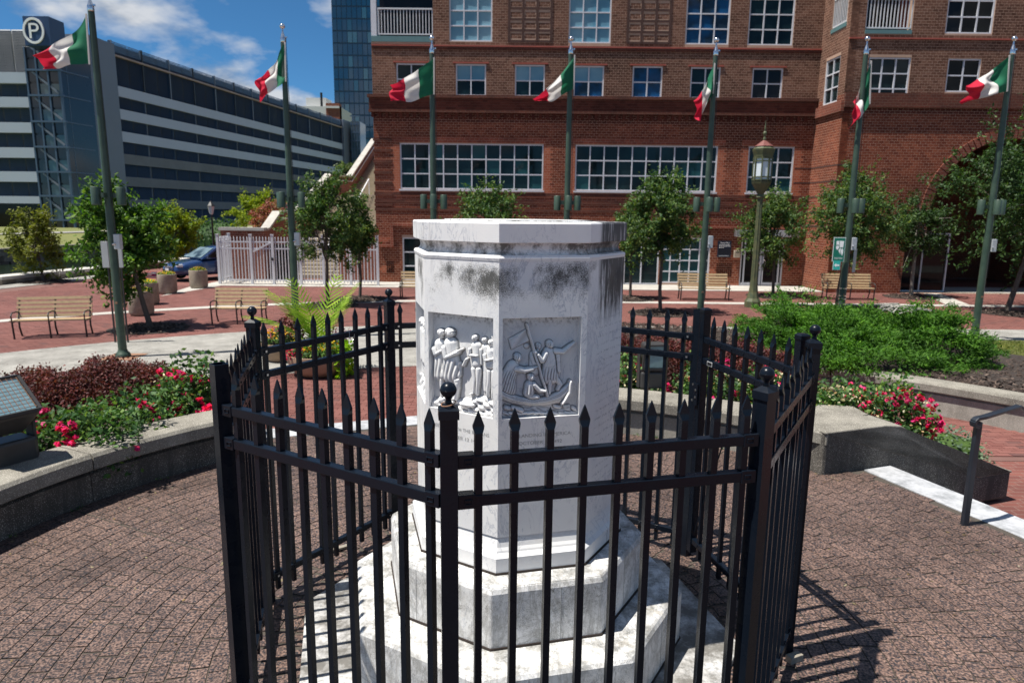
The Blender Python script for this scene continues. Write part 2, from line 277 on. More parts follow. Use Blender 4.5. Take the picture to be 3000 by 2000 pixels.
# far buildings
plain('garage_panel',(.4,.45,.53),.55,.0,.06,.3); plain('garage_grey',(.15,.175,.22),.5,.1,.08,.2); plain('garage_conc',(.17,.185,.2),.85,0,.18,.4); plain('louvre',(.016,.045,.09),.5,.0,.15,.4); plain('louvre_light',(.05,.08,.12),.5,.0,.15,.4); plain('rusty_beam',(.42,.33,.29),.7,0,.3,.5)
t=NT('garage_glass'); t.col(t.mix(t.noise(.25,3),(.02,.045,.06),(.09,.15,.17))); t.set(.06,0,.7)
t=NT('garage_glass_dark'); t.col(t.mix(t.noise(.3,3),(.008,.01,.014),(.03,.032,.04))); t.set(.08,0,.6)
plain('steel_blue',(.07,.11,.17),.4,.2,.1,1); plain('sign_blue',(.016,.045,.12),.45,0,.1,1); plain('sign_white',(.8,.8,.8),.4,0,.05,1)
t=NT('tower_glass'); cb=t.n('ShaderNodeCombineXYZ'); t.l(t.sepz(ax='X'),cb.inputs[0]); t.l(t.sepz(),cb.inputs[1])
c=t.mix(t.ramp(t.noise(.02,3,.6,t.vec((1,1,.5))),(.4,0),(.6,1)),(.008,.045,.1),(.03,.12,.2)); c=t.mix(t.ramp(t.rnd(),(.85,0),(.95,.6)),c,(.05,.15,.22)); t.col(c); t.set(.06,0,.8)
plain('tower_frame',(.03,.06,.1),.4,.3,.1,1); plain('roof_white',(.6,.6,.58),.8)
# flags, car, signs
def cloth(name,c):
    t=NT(name); t.col(t.mix(t.noise(3,4),c,tuple(x*.85 for x in c))); t.set(.75,0,.2)
    tr=t.n('ShaderNodeBsdfTranslucent'); tr.inputs[0].default_value=tuple(c)+(1,); ms=t.n('ShaderNodeMixShader'); ms.inputs[0].default_value=.3; t.l(t.b.outputs[0],ms.inputs[1]); t.l(tr.outputs[0],ms.inputs[2]); t.l(ms.outputs[0],t.o.inputs[0])
cloth('flag_green',(.02,.16,.085)); cloth('flag_white',(.72,.7,.68)); cloth('flag_red',(.55,.018,.05)); cloth('flag_blue',(.03,.05,.2))
t=NT('car_paint'); t.col((.012,.04,.13)); t.set(.25,.35,.5,.8)
pane('car_glass',(.02,.03,.035),(.16,.22,.24),.05,2.); plain('tyre',(.012,.012,.012),.8); plain('chrome',(.8,.8,.82),.15,1.0,.05,5); plain('headlight',(.65,.7,.75),.1,.2,.1,8); plain('car_dark',(.02,.016,.018),.35,0,.1,5)
plain('sign_green',(.006,.15,.1),.4,0,.05,3); plain('sign_teal',(.03,.4,.34),.4,0,.05,3); plain('sign_navy',(.008,.016,.035),.4,0,.05,3); plain('sign_silver',(.6,.62,.64),.25,.8,.15,3); plain('sign_grey_pale',(.55,.56,.57),.6)
plain('lens',(.22,.36,.42),.06,.3,.3,12); plain('yellow_paint',(.6,.4,.03),.6)
# ------------------------------------------------------------------ mesh helpers
def meshnp(name,V,F):
    V=np.asarray(V,dtype=np.float32).reshape(-1,3); F=np.asarray(F,dtype=np.int32); k=F.shape[1]
    me=bpy.data.meshes.new(name); me.vertices.add(len(V)); me.vertices.foreach_set('co',V.ravel())
    me.loops.add(F.size); me.loops.foreach_set('vertex_index',F.ravel())
    me.polygons.add(len(F)); me.polygons.foreach_set('loop_start',np.arange(0,F.size,k,dtype=np.int32)); me.polygons.foreach_set('loop_total',np.full(len(F),k,dtype=np.int32))
    me.polygons.foreach_set('use_smooth',np.zeros(len(F),bool)); me.update(calc_edges=True); return me
def link(name,me,mat,parent=None,kind=None,label=None):
    o=bpy.data.objects.new(name,me); COL.objects.link(o)
    if me is not None and mat and not me.materials: me.materials.append(MATS[mat])
    if parent is not None: o.parent=parent
    if kind: o['kind']=kind
    if label: o['label']=label
    return o
def tag(o,label,cat,group=None):
    o['label']=label; o['category']=cat
    if group: o['group']=group
    return o
def thing(name,label,cat,loc=(0,0,0),rz=0,group=None):
    o=bpy.data.objects.new(name,None); COL.objects.link(o); o.location=loc; o.rotation_euler=(0,0,rz); o.empty_display_size=.2
    return tag(o,label,cat,group)
def kids(o): return [c for c in bpy.data.objects if c.parent==o]
def copytree(o,parent=None):
    c=o.copy(); COL.objects.link(c); c.parent=parent
    for k in o.children: copytree(k,c)
    return c
class MB:
    def __init__(s,off=(0,0,0)): s.v=[]; s.f=[]; s.off=Vector(off)
    def add(s,V,F):
        n=len(s.v); s.v+= [Vector(p) for p in V]; s.f+=[tuple(i+n for i in q) for q in F]; return s
    def obox(s,c,ax,ay,az):
        c=Vector(c); ax,ay,az=Vector(ax),Vector(ay),Vector(az)
        if ax.cross(ay).dot(az)<0: ay,ax=ax,ay
        V=[c+ax*i+ay*j+az*k for k in(-1,1) for j in(-1,1) for i in(-1,1)]
        return s.add(V,[(0,2,3,1),(4,5,7,6),(0,1,5,4),(2,6,7,3),(0,4,6,2),(1,3,7,5)])
    def box(s,x0,x1,y0,y1,z0,z1):
        return s.obox(((x0+x1)/2,(y0+y1)/2,(z0+z1)/2),((x1-x0)/2,0,0),(0,(y1-y0)/2,0),(0,0,(z1-z0)/2))
    def bar(s,p,q,w,h,up=(0,0,1)):
        p,q=Vector(p),Vector(q); d=(q-p); u=Vector(up); sd=d.cross(u)
        if sd.length<1e-6: sd=d.cross(Vector((0,1,0)))
        sd.normalize(); u=sd.cross(d).normalized()
        return s.obox((p+q)/2,d/2,sd*w/2,u*h/2)
    def tube(s,pts,rs,n=8,caps=True):
        pts=[Vector(p) for p in pts]
        if not hasattr(rs,'__len__'): rs=[rs]*len(pts)
        V=[];F=[]; a=None
        for i,p in enumerate(pts):
            d=(pts[min(i+1,len(pts)-1)]-pts[max(i-1,0)]).normalized()
            if a is None: a=d.orthogonal().normalized()
            a=(a-d*a.dot(d)); a=a.normalized() if a.length>1e-6 else d.orthogonal().normalized(); b=d.cross(a)
            V+=[p+(a*math.cos(2*math.pi*j/n)+b*math.sin(2*math.pi*j/n))*rs[i] for j in range(n)]
        for i in range(len(pts)-1):
            for j in range(n): F.append((i*n+j,i*n+(j+1)%n,(i+1)*n+(j+1)%n,(i+1)*n+j))
        if caps: F.append(tuple(range(n))[::-1]); F.append(tuple((len(pts)-1)*n+j for j in range(n)))
        return s.add(V,F)
    def lathe(s,prof,n=24,c=(0,0,0),ph=0.,caps=True):
        c=Vector(c); V=[];F=[]
        for r,z in prof: V+=[c+Vector((r*math.cos(2*math.pi*(j+ph)/n),r*math.sin(2*math.pi*(j+ph)/n),z)) for j in range(n)]
        for i in range(len(prof)-1):
            for j in range(n): F.append((i*n+j,i*n+(j+1)%n,(i+1)*n+(j+1)%n,(i+1)*n+j))
        if caps: F.append(tuple(range(n))[::-1]); F.append(tuple((len(prof)-1)*n+j for j in range(n)))
        return s.add(V,F)
    def prism(s,poly,z0,z1):
        n=len(poly); V=[Vector((p[0],p[1],z0)) for p in poly]+[Vector((p[0],p[1],z1)) for p in poly]
        F=[tuple(range(n))[::-1],tuple(range(n,2*n))]+[(i,(i+1)%n,n+(i+1)%n,n+i) for i in range(n)]
        return s.add(V,F)
    def extr(s,poly,d):       # 3d polygon pushed along d
        n=len(poly); d=Vector(d); V=[Vector(p) for p in poly]+[Vector(p)+d for p in poly]
        F=[tuple(range(n)),tuple(range(n,2*n))[::-1]]+[(i,n+i,n+(i+1)%n,(i+1)%n) for i in range(n)]
        return s.add(V,F)
    def mesh(s,name,smooth=False):
        me=bpy.data.meshes.new(name); me.from_pydata([tuple(p-s.off) for p in s.v],[],s.f); me.update()
        bm=bmesh.new(); bm.from_mesh(me); bmesh.ops.recalc_face_normals(bm,faces=bm.faces); bm.to_mesh(me); bm.free()
        if smooth:
            me.polygons.foreach_set('use_smooth',[True]*len(me.polygons)); 
            try: me.set_sharp_from_angle(angle=rad(40))
            except Exception: pass
        return me
    def build(s,name,mat,parent=None,smooth=False,kind=None,label=None,bev=0):
        o=link(name,s.mesh(name,smooth),mat,parent,kind,label)
        if bev:
            m=o.modifiers.new('bevel','BEVEL'); m.width=bev; m.segments=2; m.limit_method='ANGLE'; m.angle_limit=rad(40)
        return o
def pj(P):
    P=np.atleast_2d(np.asarray(P,float))-np.array([0,0,CAMH]); d=P@np.array(_fw); d=np.maximum(d,1e-3)
    return np.stack([1500+FPX*(P@np.array(_rt))/d,1000-FPX*(P@np.array(_up))/d],-1),d
def inview(P,m=120):
    q,d=pj(P); return (q[:,0]>-m)&(q[:,0]<3000+m)&(q[:,1]>-m)&(q[:,1]<2000+m)&(d>.3)
def nboxes(C,HX,HY,HZ,AX,AY,AZ=None):
    """many boxes, back (-AZ) face left out. C (n,3), half sizes (n,), axes (n,3)"""
    n=len(C); AZ=np.cross(AX,AY) if AZ is None else AZ
    sg=np.array([(-1,-1,-1),(1,-1,-1),(1,1,-1),(-1,1,-1),(-1,-1,1),(1,-1,1),(1,1,1),(-1,1,1)],float)
    V=C[:,None,:]+sg[None,:,0,None]*(HX[:,None]*AX)[:,None,:]+sg[None,:,1,None]*(HY[:,None]*AY)[:,None,:]+sg[None,:,2,None]*(HZ[:,None]*AZ)[:,None,:]
    f=np.array([(4,5,6,7),(0,1,5,4),(1,2,6,5),(2,3,7,6),(3,0,4,7)])
    F=(np.arange(n)*8)[:,None,None]+f[None]
    return V.reshape(-1,3),F.reshape(-1,4)
UNIT=None
def bricks(parent,C,HX,HY,HZ,AX,AY,mat,part,limit=300,stuffname='brick_field',org=(0,0,0)):
    """the `limit` bricks that show largest become parts, the rest one part of kind stuff"""
    global UNIT
    AZ=np.cross(AX,AY); q,d=pj(C); vis=inview(C,0); area=HX*HY*4*np.abs(((C-np.array([0,0,CAMH]))*AZ).sum(1))/d**3
    order=np.argsort(-(area*vis)); pick=order[:limit]; rest=order[limit:]
    bname='brick_'+mat
    me=bpy.data.meshes.get(bname)
    if me is None:
        V,F=nboxes(np.zeros((1,3)),np.ones(1),np.ones(1),np.ones(1),np.array([[1.,0,0]]),np.array([[0,1.,0]])); me=meshnp(bname,V,F); me.materials.append(MATS[mat])
    org=np.array(org)
    for i in pick:
        o=bpy.data.objects.new(part,me); COL.objects.link(o); o.parent=parent
        c=C[i]-org; M=Matrix(((AX[i][0]*HX[i],AY[i][0]*HY[i],AZ[i][0]*HZ[i],c[0]),(AX[i][1]*HX[i],AY[i][1]*HY[i],AZ[i][1]*HZ[i],c[1]),(AX[i][2]*HX[i],AY[i][2]*HY[i],AZ[i][2]*HZ[i],c[2]),(0,0,0,1)))
        o.matrix_local=M
    if len(rest):
        V,F=nboxes(C[rest]-org,HX[rest],HY[rest],HZ[rest],AX[rest],AY[rest]); link(stuffname,meshnp(stuffname,V,F),mat,parent,kind='stuff')
def struct(o): o['kind']='structure'; return o

# ------------------------------------------------------------------ ground, canal, lawn
quay=[(-34,-40),(-26,0),(-20.41,27.5),(-19.27,32.87),(-18.65,37),(-15.5,60),(-13,90),(-10,140)]
struct(MB().prism([(-900,-500),(900,-500),(900,2500),(-900,2500)],-3.2,-3.0).build('terrain','grass_ground'))
gp=quay+[(700,140),(700,-40)]
ground=struct(MB().prism(gp,-2.4,ZO-.02).build('ground','paving_far'))
struct(MB().prism([(-60,-40),(-8,-40),(-5,145),(-60,145)],-2.6,-1.7).build('canal_water','water'))
# granite upper plaza
ax1=rad(110); A1=Vector((math.sin(ax1),-math.cos(ax1),0)); B1v=Vector((-A1.y,A1.x,0))
ax2=rad(200); A2=Vector((math.sin(ax2),-math.cos(ax2),0)); B2v=Vector((-A2.y,A2.x,0))
plaza=struct(MB().lathe([(4.12,ZO),(4.12,-.0035)],96,O).build('upper_plaza','granite_joint'))
C=[];HX=[];AX=[]
r=1.22; k=0
while r<4.4:
    n=int(2*math.pi*r/.135); ph=random.random()*6.28
    for i in range(n):
        a=ph+2*math.pi*(i+random.uniform(-.04,.04))/n
        C.append((O.x+r*math.sin(a),O.y-r*math.cos(a),-.012+random.uniform(-.002,.0015))); AX.append((math.cos(a),math.sin(a),0)); HX.append(math.pi*r/n-.0042-(.008 if r<1.6 else 0))
    r+=.103; k+=1
C=np.array(C);AX=np.array(AX);HX=np.array(HX); AXj=AX.copy(); th=RNG.normal(0,.012,len(AX)); AXj[:,0]=AX[:,0]*np.cos(th)-AX[:,1]*np.sin(th); AXj[:,1]=AX[:,0]*np.sin(th)+AX[:,1]*np.cos(th)
tl=RNG.normal(0,.003,len(AX)); AXj[:,2]=tl; AXj/=np.linalg.norm(AXj,axis=1)[:,None]
AY=np.cross(np.tile([0,0,1.],(len(AX),1)),AXj)
# leave the radial expansion joint open on the left
ang=np.degrees(np.arctan2(C[:,0]-O.x,-(C[:,1]-O.y))); rr=np.hypot(C[:,0]-O.x,C[:,1]-O.y)
keep=rr>0
keep&=inview(C,300)
for a_,b_ in ((A1,B1v),(A2,B2v)): pass
_d=np.maximum.reduce([np.where(np.abs((C[:,0]-O.x)*b_.x+(C[:,1]-O.y)*b_.y)<1.3,(C[:,0]-O.x)*a_.x+(C[:,1]-O.y)*a_.y,-9) for a_,b_ in ((A1,B1v),(A2,B2v))])
keep&=(rr<3.93)|((_d>0)&(_d<4.06))
C,HX,AXj,AY=C[keep],HX[keep],AXj[keep],AY[keep]
bricks(plaza,C,HX,np.full(len(C),.0475),np.full(len(C),.014),AXj,AY,'granite','sett',300,'sett_field')

ej=MB(); 
for r0,r1 in ((2.35,3.9),): p,q=pol(r0,-111.5,.0035),pol(r1,-113.5,.0035); ej.bar(p,q,.011,.003)
struct(ej.build('expansion_joint','granite_joint'))
# stairs down from the plaza, straight flights between the cheek walls
HW=1.34
def stairs(a,b,name,label):
    st=thing(name,label,'stairs',(O.x,O.y,0))
    def tread(d0,d1,z,mat,nm):
        m=MB(); c=(a*((d0+d1)/2)); m.obox((c.x,c.y,z-.07),a*((d1-d0)/2),b*HW,(0,0,.07)); return m.build(nm,mat,st,bev=.006)
    tread(3.6,4.115,-.0045,'granite_joint','landing_edge')
    tread(4.12,4.46,.004,'step_marble','nosing_slab')
    for k in range(1,4):
        tread(4.44+.33*(k-1),4.46+.33*k,-.15*k,'step_marble','tread'); 
        m=MB(); c=a*(4.3+.165*(k-1)); m.obox((c.x,c.y,(ZO-.15*k-.14)/2-.07),a*(.15+.165*(k-1)+.01),b*(HW-.003),(0,0,(-.15*k-.141-ZO)/2 if (-.15*k-.141-ZO)>0.01 else .005)); 
    m=MB()
    for k in range(0,4): 
        c=a*(4.13+.33*(k+1)/2*0+.0); 
    m.obox((a*4.28).to_tuple()[:2]+((ZO-.14)/2,),a*.165,b*(HW-.004),(0,0,(-.14-ZO)/2)); m.build('riser_block','step_marble',st)
    for k in range(1,4):
        m=MB(); c=a*(4.45+.33*(k-.5)); zt=-.15*k-.14
        if zt-ZO>.01: m.obox((c.x,c.y,(ZO+zt)/2),a*.162,b*(HW-.004),(0,0,(zt-ZO)/2)); m.build('riser_block','step_marble',st)
    return st
stairs(A1,B1v,'plaza_stairs','stone stairs with pale marble top slab at right beside the handrail')
stairs(A2,B2v,'plaza_stairs','stone stairs with pale marble top slab behind monument towards the planter bowls')
# fill the plaza out to the stair edge with setts' bed
for a,b in ((A1,B1v),(A2,B2v)):
    pass

# ------------------------------------------------------------------ lower plaza: concrete walk, bands, red pavers
def offs(R,a0=-100,straight=40,n=40):
    pts=[pol(R,a0+(-180-a0)*i/n,0) for i in range(n+1)]
    return [(p.x,p.y) for p in pts]+[(straight,O.y+R)]
def band(name,R0,R1,mat,z,a0=-100,xe=34,parent=None):
    A=offs(R0,a0,xe);B=offs(R1,a0,xe); m=MB()
    for i in range(len(A)-1):
        m.prism([A[i],A[i+1],B[i+1],B[i]] if 0 else [B[i],B[i+1],A[i+1],A[i]],z-.1,z)
    bm=bmesh.new(); me=m.mesh(name); bm.from_mesh(me); bmesh.ops.remove_doubles(bm,verts=bm.verts,dist=.0005)
    # drop the inner partition faces
    seen={}
    for f in bm.faces: seen.setdefault(tuple(sorted(v.index for v in f.verts)),[]).append(f)
    bmesh.ops.delete(bm,geom=[f for l in seen.values() if len(l)>1 for f in l],context='FACES_ONLY'); bm.to_mesh(me); bm.free()
    return link(name,me,mat)
WALK0,WALK1=9.95,15.1
for i in range(1):
    struct(band('concrete_walk',WALK0,WALK1,'concrete_walk',ZO+.004))
struct(band('pale_band',20.05,20.55,'concrete_light',ZO+.006))
rs=[G(2700,857,ZO),G(2745,857,ZO),G(2850,897,ZO),G(2780,897,ZO)]
struct(MB().prism([(p.x,p.y) for p in rs],ZO-.1,ZO+.012).build('radial_pale_band','concrete_light'))
struct(MB().prism([(-12.6,27.95),(60,27.95),(60,30.4),(-12.6,30.4)] ,ZO-.1,ZO+.02).build('pavement','concrete_light'))
sq=[G(470,868,ZO),G(660,835,ZO),G(655,826,ZO),G(560,839,ZO)]
struct(MB().prism([(p.x,p.y) for p in sq],ZO-.1,ZO+.008).build('pale_kerb_strip','concrete_light'))
struct(MB().prism([(-23.2,14),(-20.2,27.3),(-18.9,33.2),(-17.9,33),(-19.1,27.2),(-22,14)],ZO-.1,ZO+.005).build('quay_walk','concrete_walk'))
V=[];F=[]
for i in range(41):
    a=-100+212*i/40; V+=[pol(WALK0,a,ZO+.004),pol(WALK1,a,ZO+.004)]
for i in range(40): F.append((2*i,2*i+1,2*i+3,2*i+2))
m=MB(); m.add(V,F); struct(m.build('concrete_walk','concrete_walk'))
struct(MB().prism([(-3.,-.4),(-2.,.6),(0,1.2),(2.,.6),(3.,-.4),(2.,-.35),(-2.,-.35)] if 0 else [(-3.2,1.35),(-2.8,.9),(-1.6,.12),(0,-.25),(1.6,.12),(2.8,.9),(3.2,1.35)],-.003,.0).build('plaza_paving','granite'))
# red pavers, running bond, where they can be told apart
xs=np.arange(-21,24,.2); C=[]
row=0
for y in np.arange(8.6,27.95,.1):
    o=(row%2)*.1; row+=1
    C.append(np.stack([xs+o,np.full(len(xs),y),np.full(len(xs),ZO-.011)],1))
C=np.concatenate(C); C[:,2]+=RNG.uniform(-.0015,.0015,len(C))
rx,ry=C[:,0]-O.x,C[:,1]-O.y; R_=np.hypot(rx,ry); Rb=np.where(rx>0,ry,R_)
k=inview(C,150)&~((Rb>WALK0-.0)&(Rb<WALK1))&~((Rb>20.04)&(Rb<20.56))&(R_>6.0)&~((rx>0)&(R_>9.4)&(Rb<WALK1))
qx=np.interp(C[:,1],[p[1] for p in quay],[p[0] for p in quay]); k&=C[:,0]>qx+2.4
C=C[k]; n=len(C)
bricks(ground,C,np.full(n,.0965),np.full(n,.0465),np.full(n,.011),np.tile([1.,0,0],(n,1)),np.tile([0,1.,0],(n,1)),'red_paver','paver',300,'paver_field')
struct(MB().prism([(-21,8.4),(24,8.4),(24,27.9),(-19.5,27.9)],ZO-.1,ZO-.013).build('paver_bed','paver_joint'))
# ------------------------------------------------------------------ ring walls with coping, cheek walls, planting beds
def sweep(prof,a0,a1,n,c=O):
    V=[];F=[];m=len(prof)
    for i in range(n+1):
        a=rad(a0+(a1-a0)*i/n)
        V+=[Vector((c.x+r*math.sin(a),c.y-r*math.cos(a),z)) for r,z in prof]
    for i in range(n):
        for j in range(m): F.append((i*m+j,i*m+(j+1)%m,(i+1)*m+(j+1)%m,(i+1)*m+j))
    F.append(tuple(range(m))[::-1]); F.append(tuple(n*m+j for j in range(m)))
    return V,F
def ringwall(name,label,a0,a1,R,zt,zb,th,joints,body,cope):
    w=thing(name,label,'wall',pol(R,(a0+a1)/2,zb)); off=w.location
    cuts=[a0]+joints+[a1]
    for p,q in zip(cuts[:-1],cuts[1:]):
        g=.08
        hc=.135
        pr=[(R+.0,zt-hc),(R-.0,zt-.03),(R+.025,zt),(R+th-.02,zt),(R+th,zt-.02),(R+th,zt-hc)]
        m=MB(off); m.add(*sweep(pr,p+g,q-g,max(3,int(abs(q-p)/3)))); m.build('coping',cope,w,bev=.006)
        pr=[(R+.055,zb-.02),(R+.055,zt-hc-.05),(R+.085,zt-hc-.035),(R+.085,zt-hc+.01),(R+th-.05,zt-hc+.01),(R+th-.05,zb-.02)]
        m=MB(off); m.add(*sweep(pr,p+g*.6,q-g*.6,max(3,int(abs(q-p)/3)))); m.build('wall_panel',body,w)
    return w
wl=ringwall('planter_wall','curved dark stained and shade-toned concrete planter wall in front of roses at left',-139.8,-82,3.86,.43,0,.46,[-116,-101],'concrete_stained_shaded','concrete_coping')
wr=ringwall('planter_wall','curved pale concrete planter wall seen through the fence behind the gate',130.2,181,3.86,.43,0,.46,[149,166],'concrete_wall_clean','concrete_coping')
def cheek(a,b,side,label,clean):
    # profile along the stair axis, thickness across it
    w=thing('stair_cheek_wall',label,'wall',O+a*4.9+b*(side*1.55)); off=w.location
    P=[(3.6,ZO+.01),(3.6,.426),(4.35,.426),(4.55,.4),(5.75,-.27),(6.25,-.27),(6.25,ZO+.01)]
    b0=b*(side*1.345); b1=b*(side*(1.345+.42)); m=MB(off)
    m.extr([O+a*d+b0+Vector((0,0,z)) for d,z in P],b1-b0); o=m.build('wall_body','concrete_stained_shaded',w,bev=.035)
    tp=P[1:6]; m=MB(off); m.extr([O+a*d+b*(side*1.338)+Vector((0,0,z+.0018)) for d,z in tp]+[O+a*d+b*(side*1.338)+Vector((0,0,z-.022)) for d,z in tp[::-1]],b*(side*.434)); m.build('coping','concrete_coping',w,bev=.012)
    m=MB(off); m.prism([tuple((O+a*d+b*(side*p)).xy) for d,p in ((3.66,1.72),(4.5,1.7),(4.6,2.0),(4.3,2.15),(3.85,1.98))],0,.42); m.build('corner_cap','concrete_coping',w)
    return w
cheek(A1,B1v,1,'sloping dark concrete stair wall beside the marble slab at right',0)
cheek(A2,B2v,-1,'concrete stair end wall behind the left fence corner',0)
# planting beds behind the walls
def bed(name,a0,a1,prof,mat,n=24):
    m=MB(); V=[];F=[];k=len(prof)
    for i in range(n+1):
        for r,z in prof: V.append(pol(r,a0+(a1-a0)*i/n,z))
    for i in range(n):
        for j in range(k-1): F.append((i*k+j,i*k+j+1,(i+1)*k+j+1,(i+1)*k+j))
    m.add(V,F); return struct(m.build(name,mat))
bed('planting_bed',-137,-80,[(4.25,.3),(5.2,.25),(6.2,.02),(7.0,-.3),(7.25,ZO)],'soil')
bed('planting_bed',133,181,[(4.25,.3),(5.2,.15),(6.2,-.05),(7.0,-.35),(7.25,ZO)],'soil')
c4=[O+A1*d+B1v*p for d,p in ((3.7,1.6),(4.75,1.6),(4.75,2.3),(3.9,2.3))]
struct(MB().prism([(p.x,p.y) for p in c4],0,.34).build('planting_bed','soil'))
# outer retaining wall and juniper bed on the right
wo2=ringwall('retaining_wall','low curved concrete retaining wall holding the mulch bed at right',112,176,9.3,-.1,ZO,.42,[128,145,160],'concrete_wall_clean','concrete_coping')
m=MB(); V=[];F=[]; n=40; 
for i in range(n+1):
    a=110+68*i/n; p0=pol(9.66,a,-.17); p1=pol(10.6,a,-.12)
    dx=math.sin(rad(a)); dy=-math.cos(rad(a)); 
    t1=min(14.6/max(dy,.05),16.5)
    V+=[p0,p1,Vector((O.x+dx*(10.6+t1)/2,O.y+dy*(10.6+t1)/2,-.2)),Vector((O.x+dx*t1,O.y+dy*t1,ZO))]
for i in range(n):
    for j in range(3): F.append((i*4+j,i*4+j+1,i*4+j+5,i*4+j+4))
m.add(V,F); struct(m.build('mulch_bed','soil'))
# bark chips
def chips(name,pts,nn,size,mat,z=.0):
    pts=np.array(pts); n=len(pts); a=RNG.uniform(0,6.28,n); L=RNG.uniform(.5,1.3,n)*size; w=L*RNG.uniform(.25,.5,n)
    t1=RNG.normal(0,.45,n); AX=np.stack([np.cos(a),np.sin(a),t1],1); AX/=np.linalg.norm(AX,axis=1)[:,None]
    AY=np.cross(np.tile([0,0,1.],(n,1))+RNG.normal(0,.3,(n,3)),AX); AY/=np.linalg.norm(AY,axis=1)[:,None]
    V,F=nboxes(pts,L/2,w/2,np.full(n,size*.1),AX,AY); return link(name,meshnp(name,V,F),mat,kind='stuff')
P_=[]
while len(P_)<9000:
    a=random.uniform(118,170); r=random.uniform(9.72,13.5); dy=-math.cos(rad(a))
    if r*dy>13.5: continue
    P_.append(pol(r,a,-.13-.03*max(0,r-10.6)+random.uniform(-.01,.02)))
P_=np.array([tuple(p) for p in P_]); P_=P_[inview(P_,60)]
o=chips('bark_mulch',P_,0,.07,'mulch'); o['label']='dark brown bark mulch round the junipers'
# handrail
h0=G(2825,1537,0); hr=thing('handrail','black metal handrail beside marble step at right edge','handrail',h0)
m=MB(h0); m.box(h0.x-.022,h0.x+.022,h0.y-.022,h0.y+.022,-.01,.86); m.build('post','rail_blue',hr,bev=.004)
e1=GY(2985,1190,h0.y+.25); e2=e1+A1*1.5+Vector((0,0,-.72))
s0=Vector((h0.x,h0.y,.865)); 
lp=[s0+Vector((.0,0,-.045)),s0+Vector((-.045,-.012,-.03)),s0+Vector((-.05,-.014,.0)),s0+Vector((-.02,-.004,.022)),s0+Vector((.05,.02,.026)),e1,e2]
m=MB(h0)
for p,q in zip(lp[:-1],lp[1:]): m.bar(p,q+(q-p).normalized()*.004,.05,.026)
m.build('rail','rail_blue',hr,bev=.005)
m=MB(h0); p=e2; m.box(p.x-.02,p.x+.02,p.y-.02,p.y+.02,ZO,p.z); m.build('lower_post','rail_blue',hr)
# ------------------------------------------------------------------ marble monument
MC=Vector((.023,3.755,0)); PHI=-8.6
def oc(i,R,z): a=rad(PHI+45*i); return Vector((MC.x+R*math.sin(a),MC.y-R*math.cos(a),z))
mon=thing('marble_monument','weathered white marble octagonal pedestal with carved relief panels inside black fence','monument',MC)
def octprism(name,rings,mat,bev=0):
    m=MB(MC); V=[];F=[]
    for R,z in rings: V+=[oc(i,R,z) for i in range(8)]
    for k in range(len(rings)-1):
        for i in range(8): F.append((k*8+i,k*8+(i+1)%8,(k+1)*8+(i+1)%8,(k+1)*8+i))
    F.append(tuple(range(8))[::-1]); F.append(tuple((len(rings)-1)*8+i for i in range(8)))
    m.add(V,F); return m.build(name,mat,mon,bev=bev)
octprism('base_slab',[(1.305,-.03),(1.305,.028)],'marble_slab',.006)
octprism('lower_tier',[(.968,.02),(.968,.315),(.955,.333),(.94,.34)],'marble_step',.008)
octprism('middle_tier',[(.742,.335),(.742,.63),(.732,.652),(.722,.66)],'marble_step',.008)
octprism('base_moulding',[(.605,.655),(.605,.745),(.585,.765),(.582,.775),(.574,.79),(.563,.84),(.566,.845)],'marble_plain')
cap=octprism('capstone',[(.574,2.283),(.577,2.286),(.578,2.371),(.573,2.3785)],'marble_cap')
octprism('cap_bed',[(.4,2.37),(.4,2.3855)],'marble_groove')
octprism('neck_groove',[(.566,2.222),(.553,2.227),(.541,2.238),(.537,2.252),(.54,2.266),(.548,2.278),(.552,2.286)],'marble_groove')
for R_,z_ in ((.973,.028),(.747,.342),(.609,.662)): octprism('moss_shadow_line',[(R_+.004,z_-.008),(R_+.001,z_+.009)],'soil')  # dark rings painting the moss line and gap shadow at each tier foot
for fc,R_,z0_,z1_,ss in ((0,.742,.345,.63,(.62,)),(-1,.742,.345,.63,(.2,)),(1,.742,.345,.63,(.5,)),(0,.968,.03,.315,(.3,)),(-1,.968,.03,.315,(.75,)),(1,.968,.03,.315,(.55,)),(1,.605,.66,.74,(.6,))):
    A_=oc(fc,R_,0);B_=oc(fc+1,R_,0)
    for s_ in ss:
        p=A_.lerp(B_,s_); u_=(B_-A_).normalized(); n_=Vector((u_.y,-u_.x,0)); m=MB(MC); m.obox((p.x,p.y,(z0_+z1_)/2),u_*.0016,n_*.0012,(0,0,(z1_-z0_)/2)); m.build('block_joint','engraving',mon)
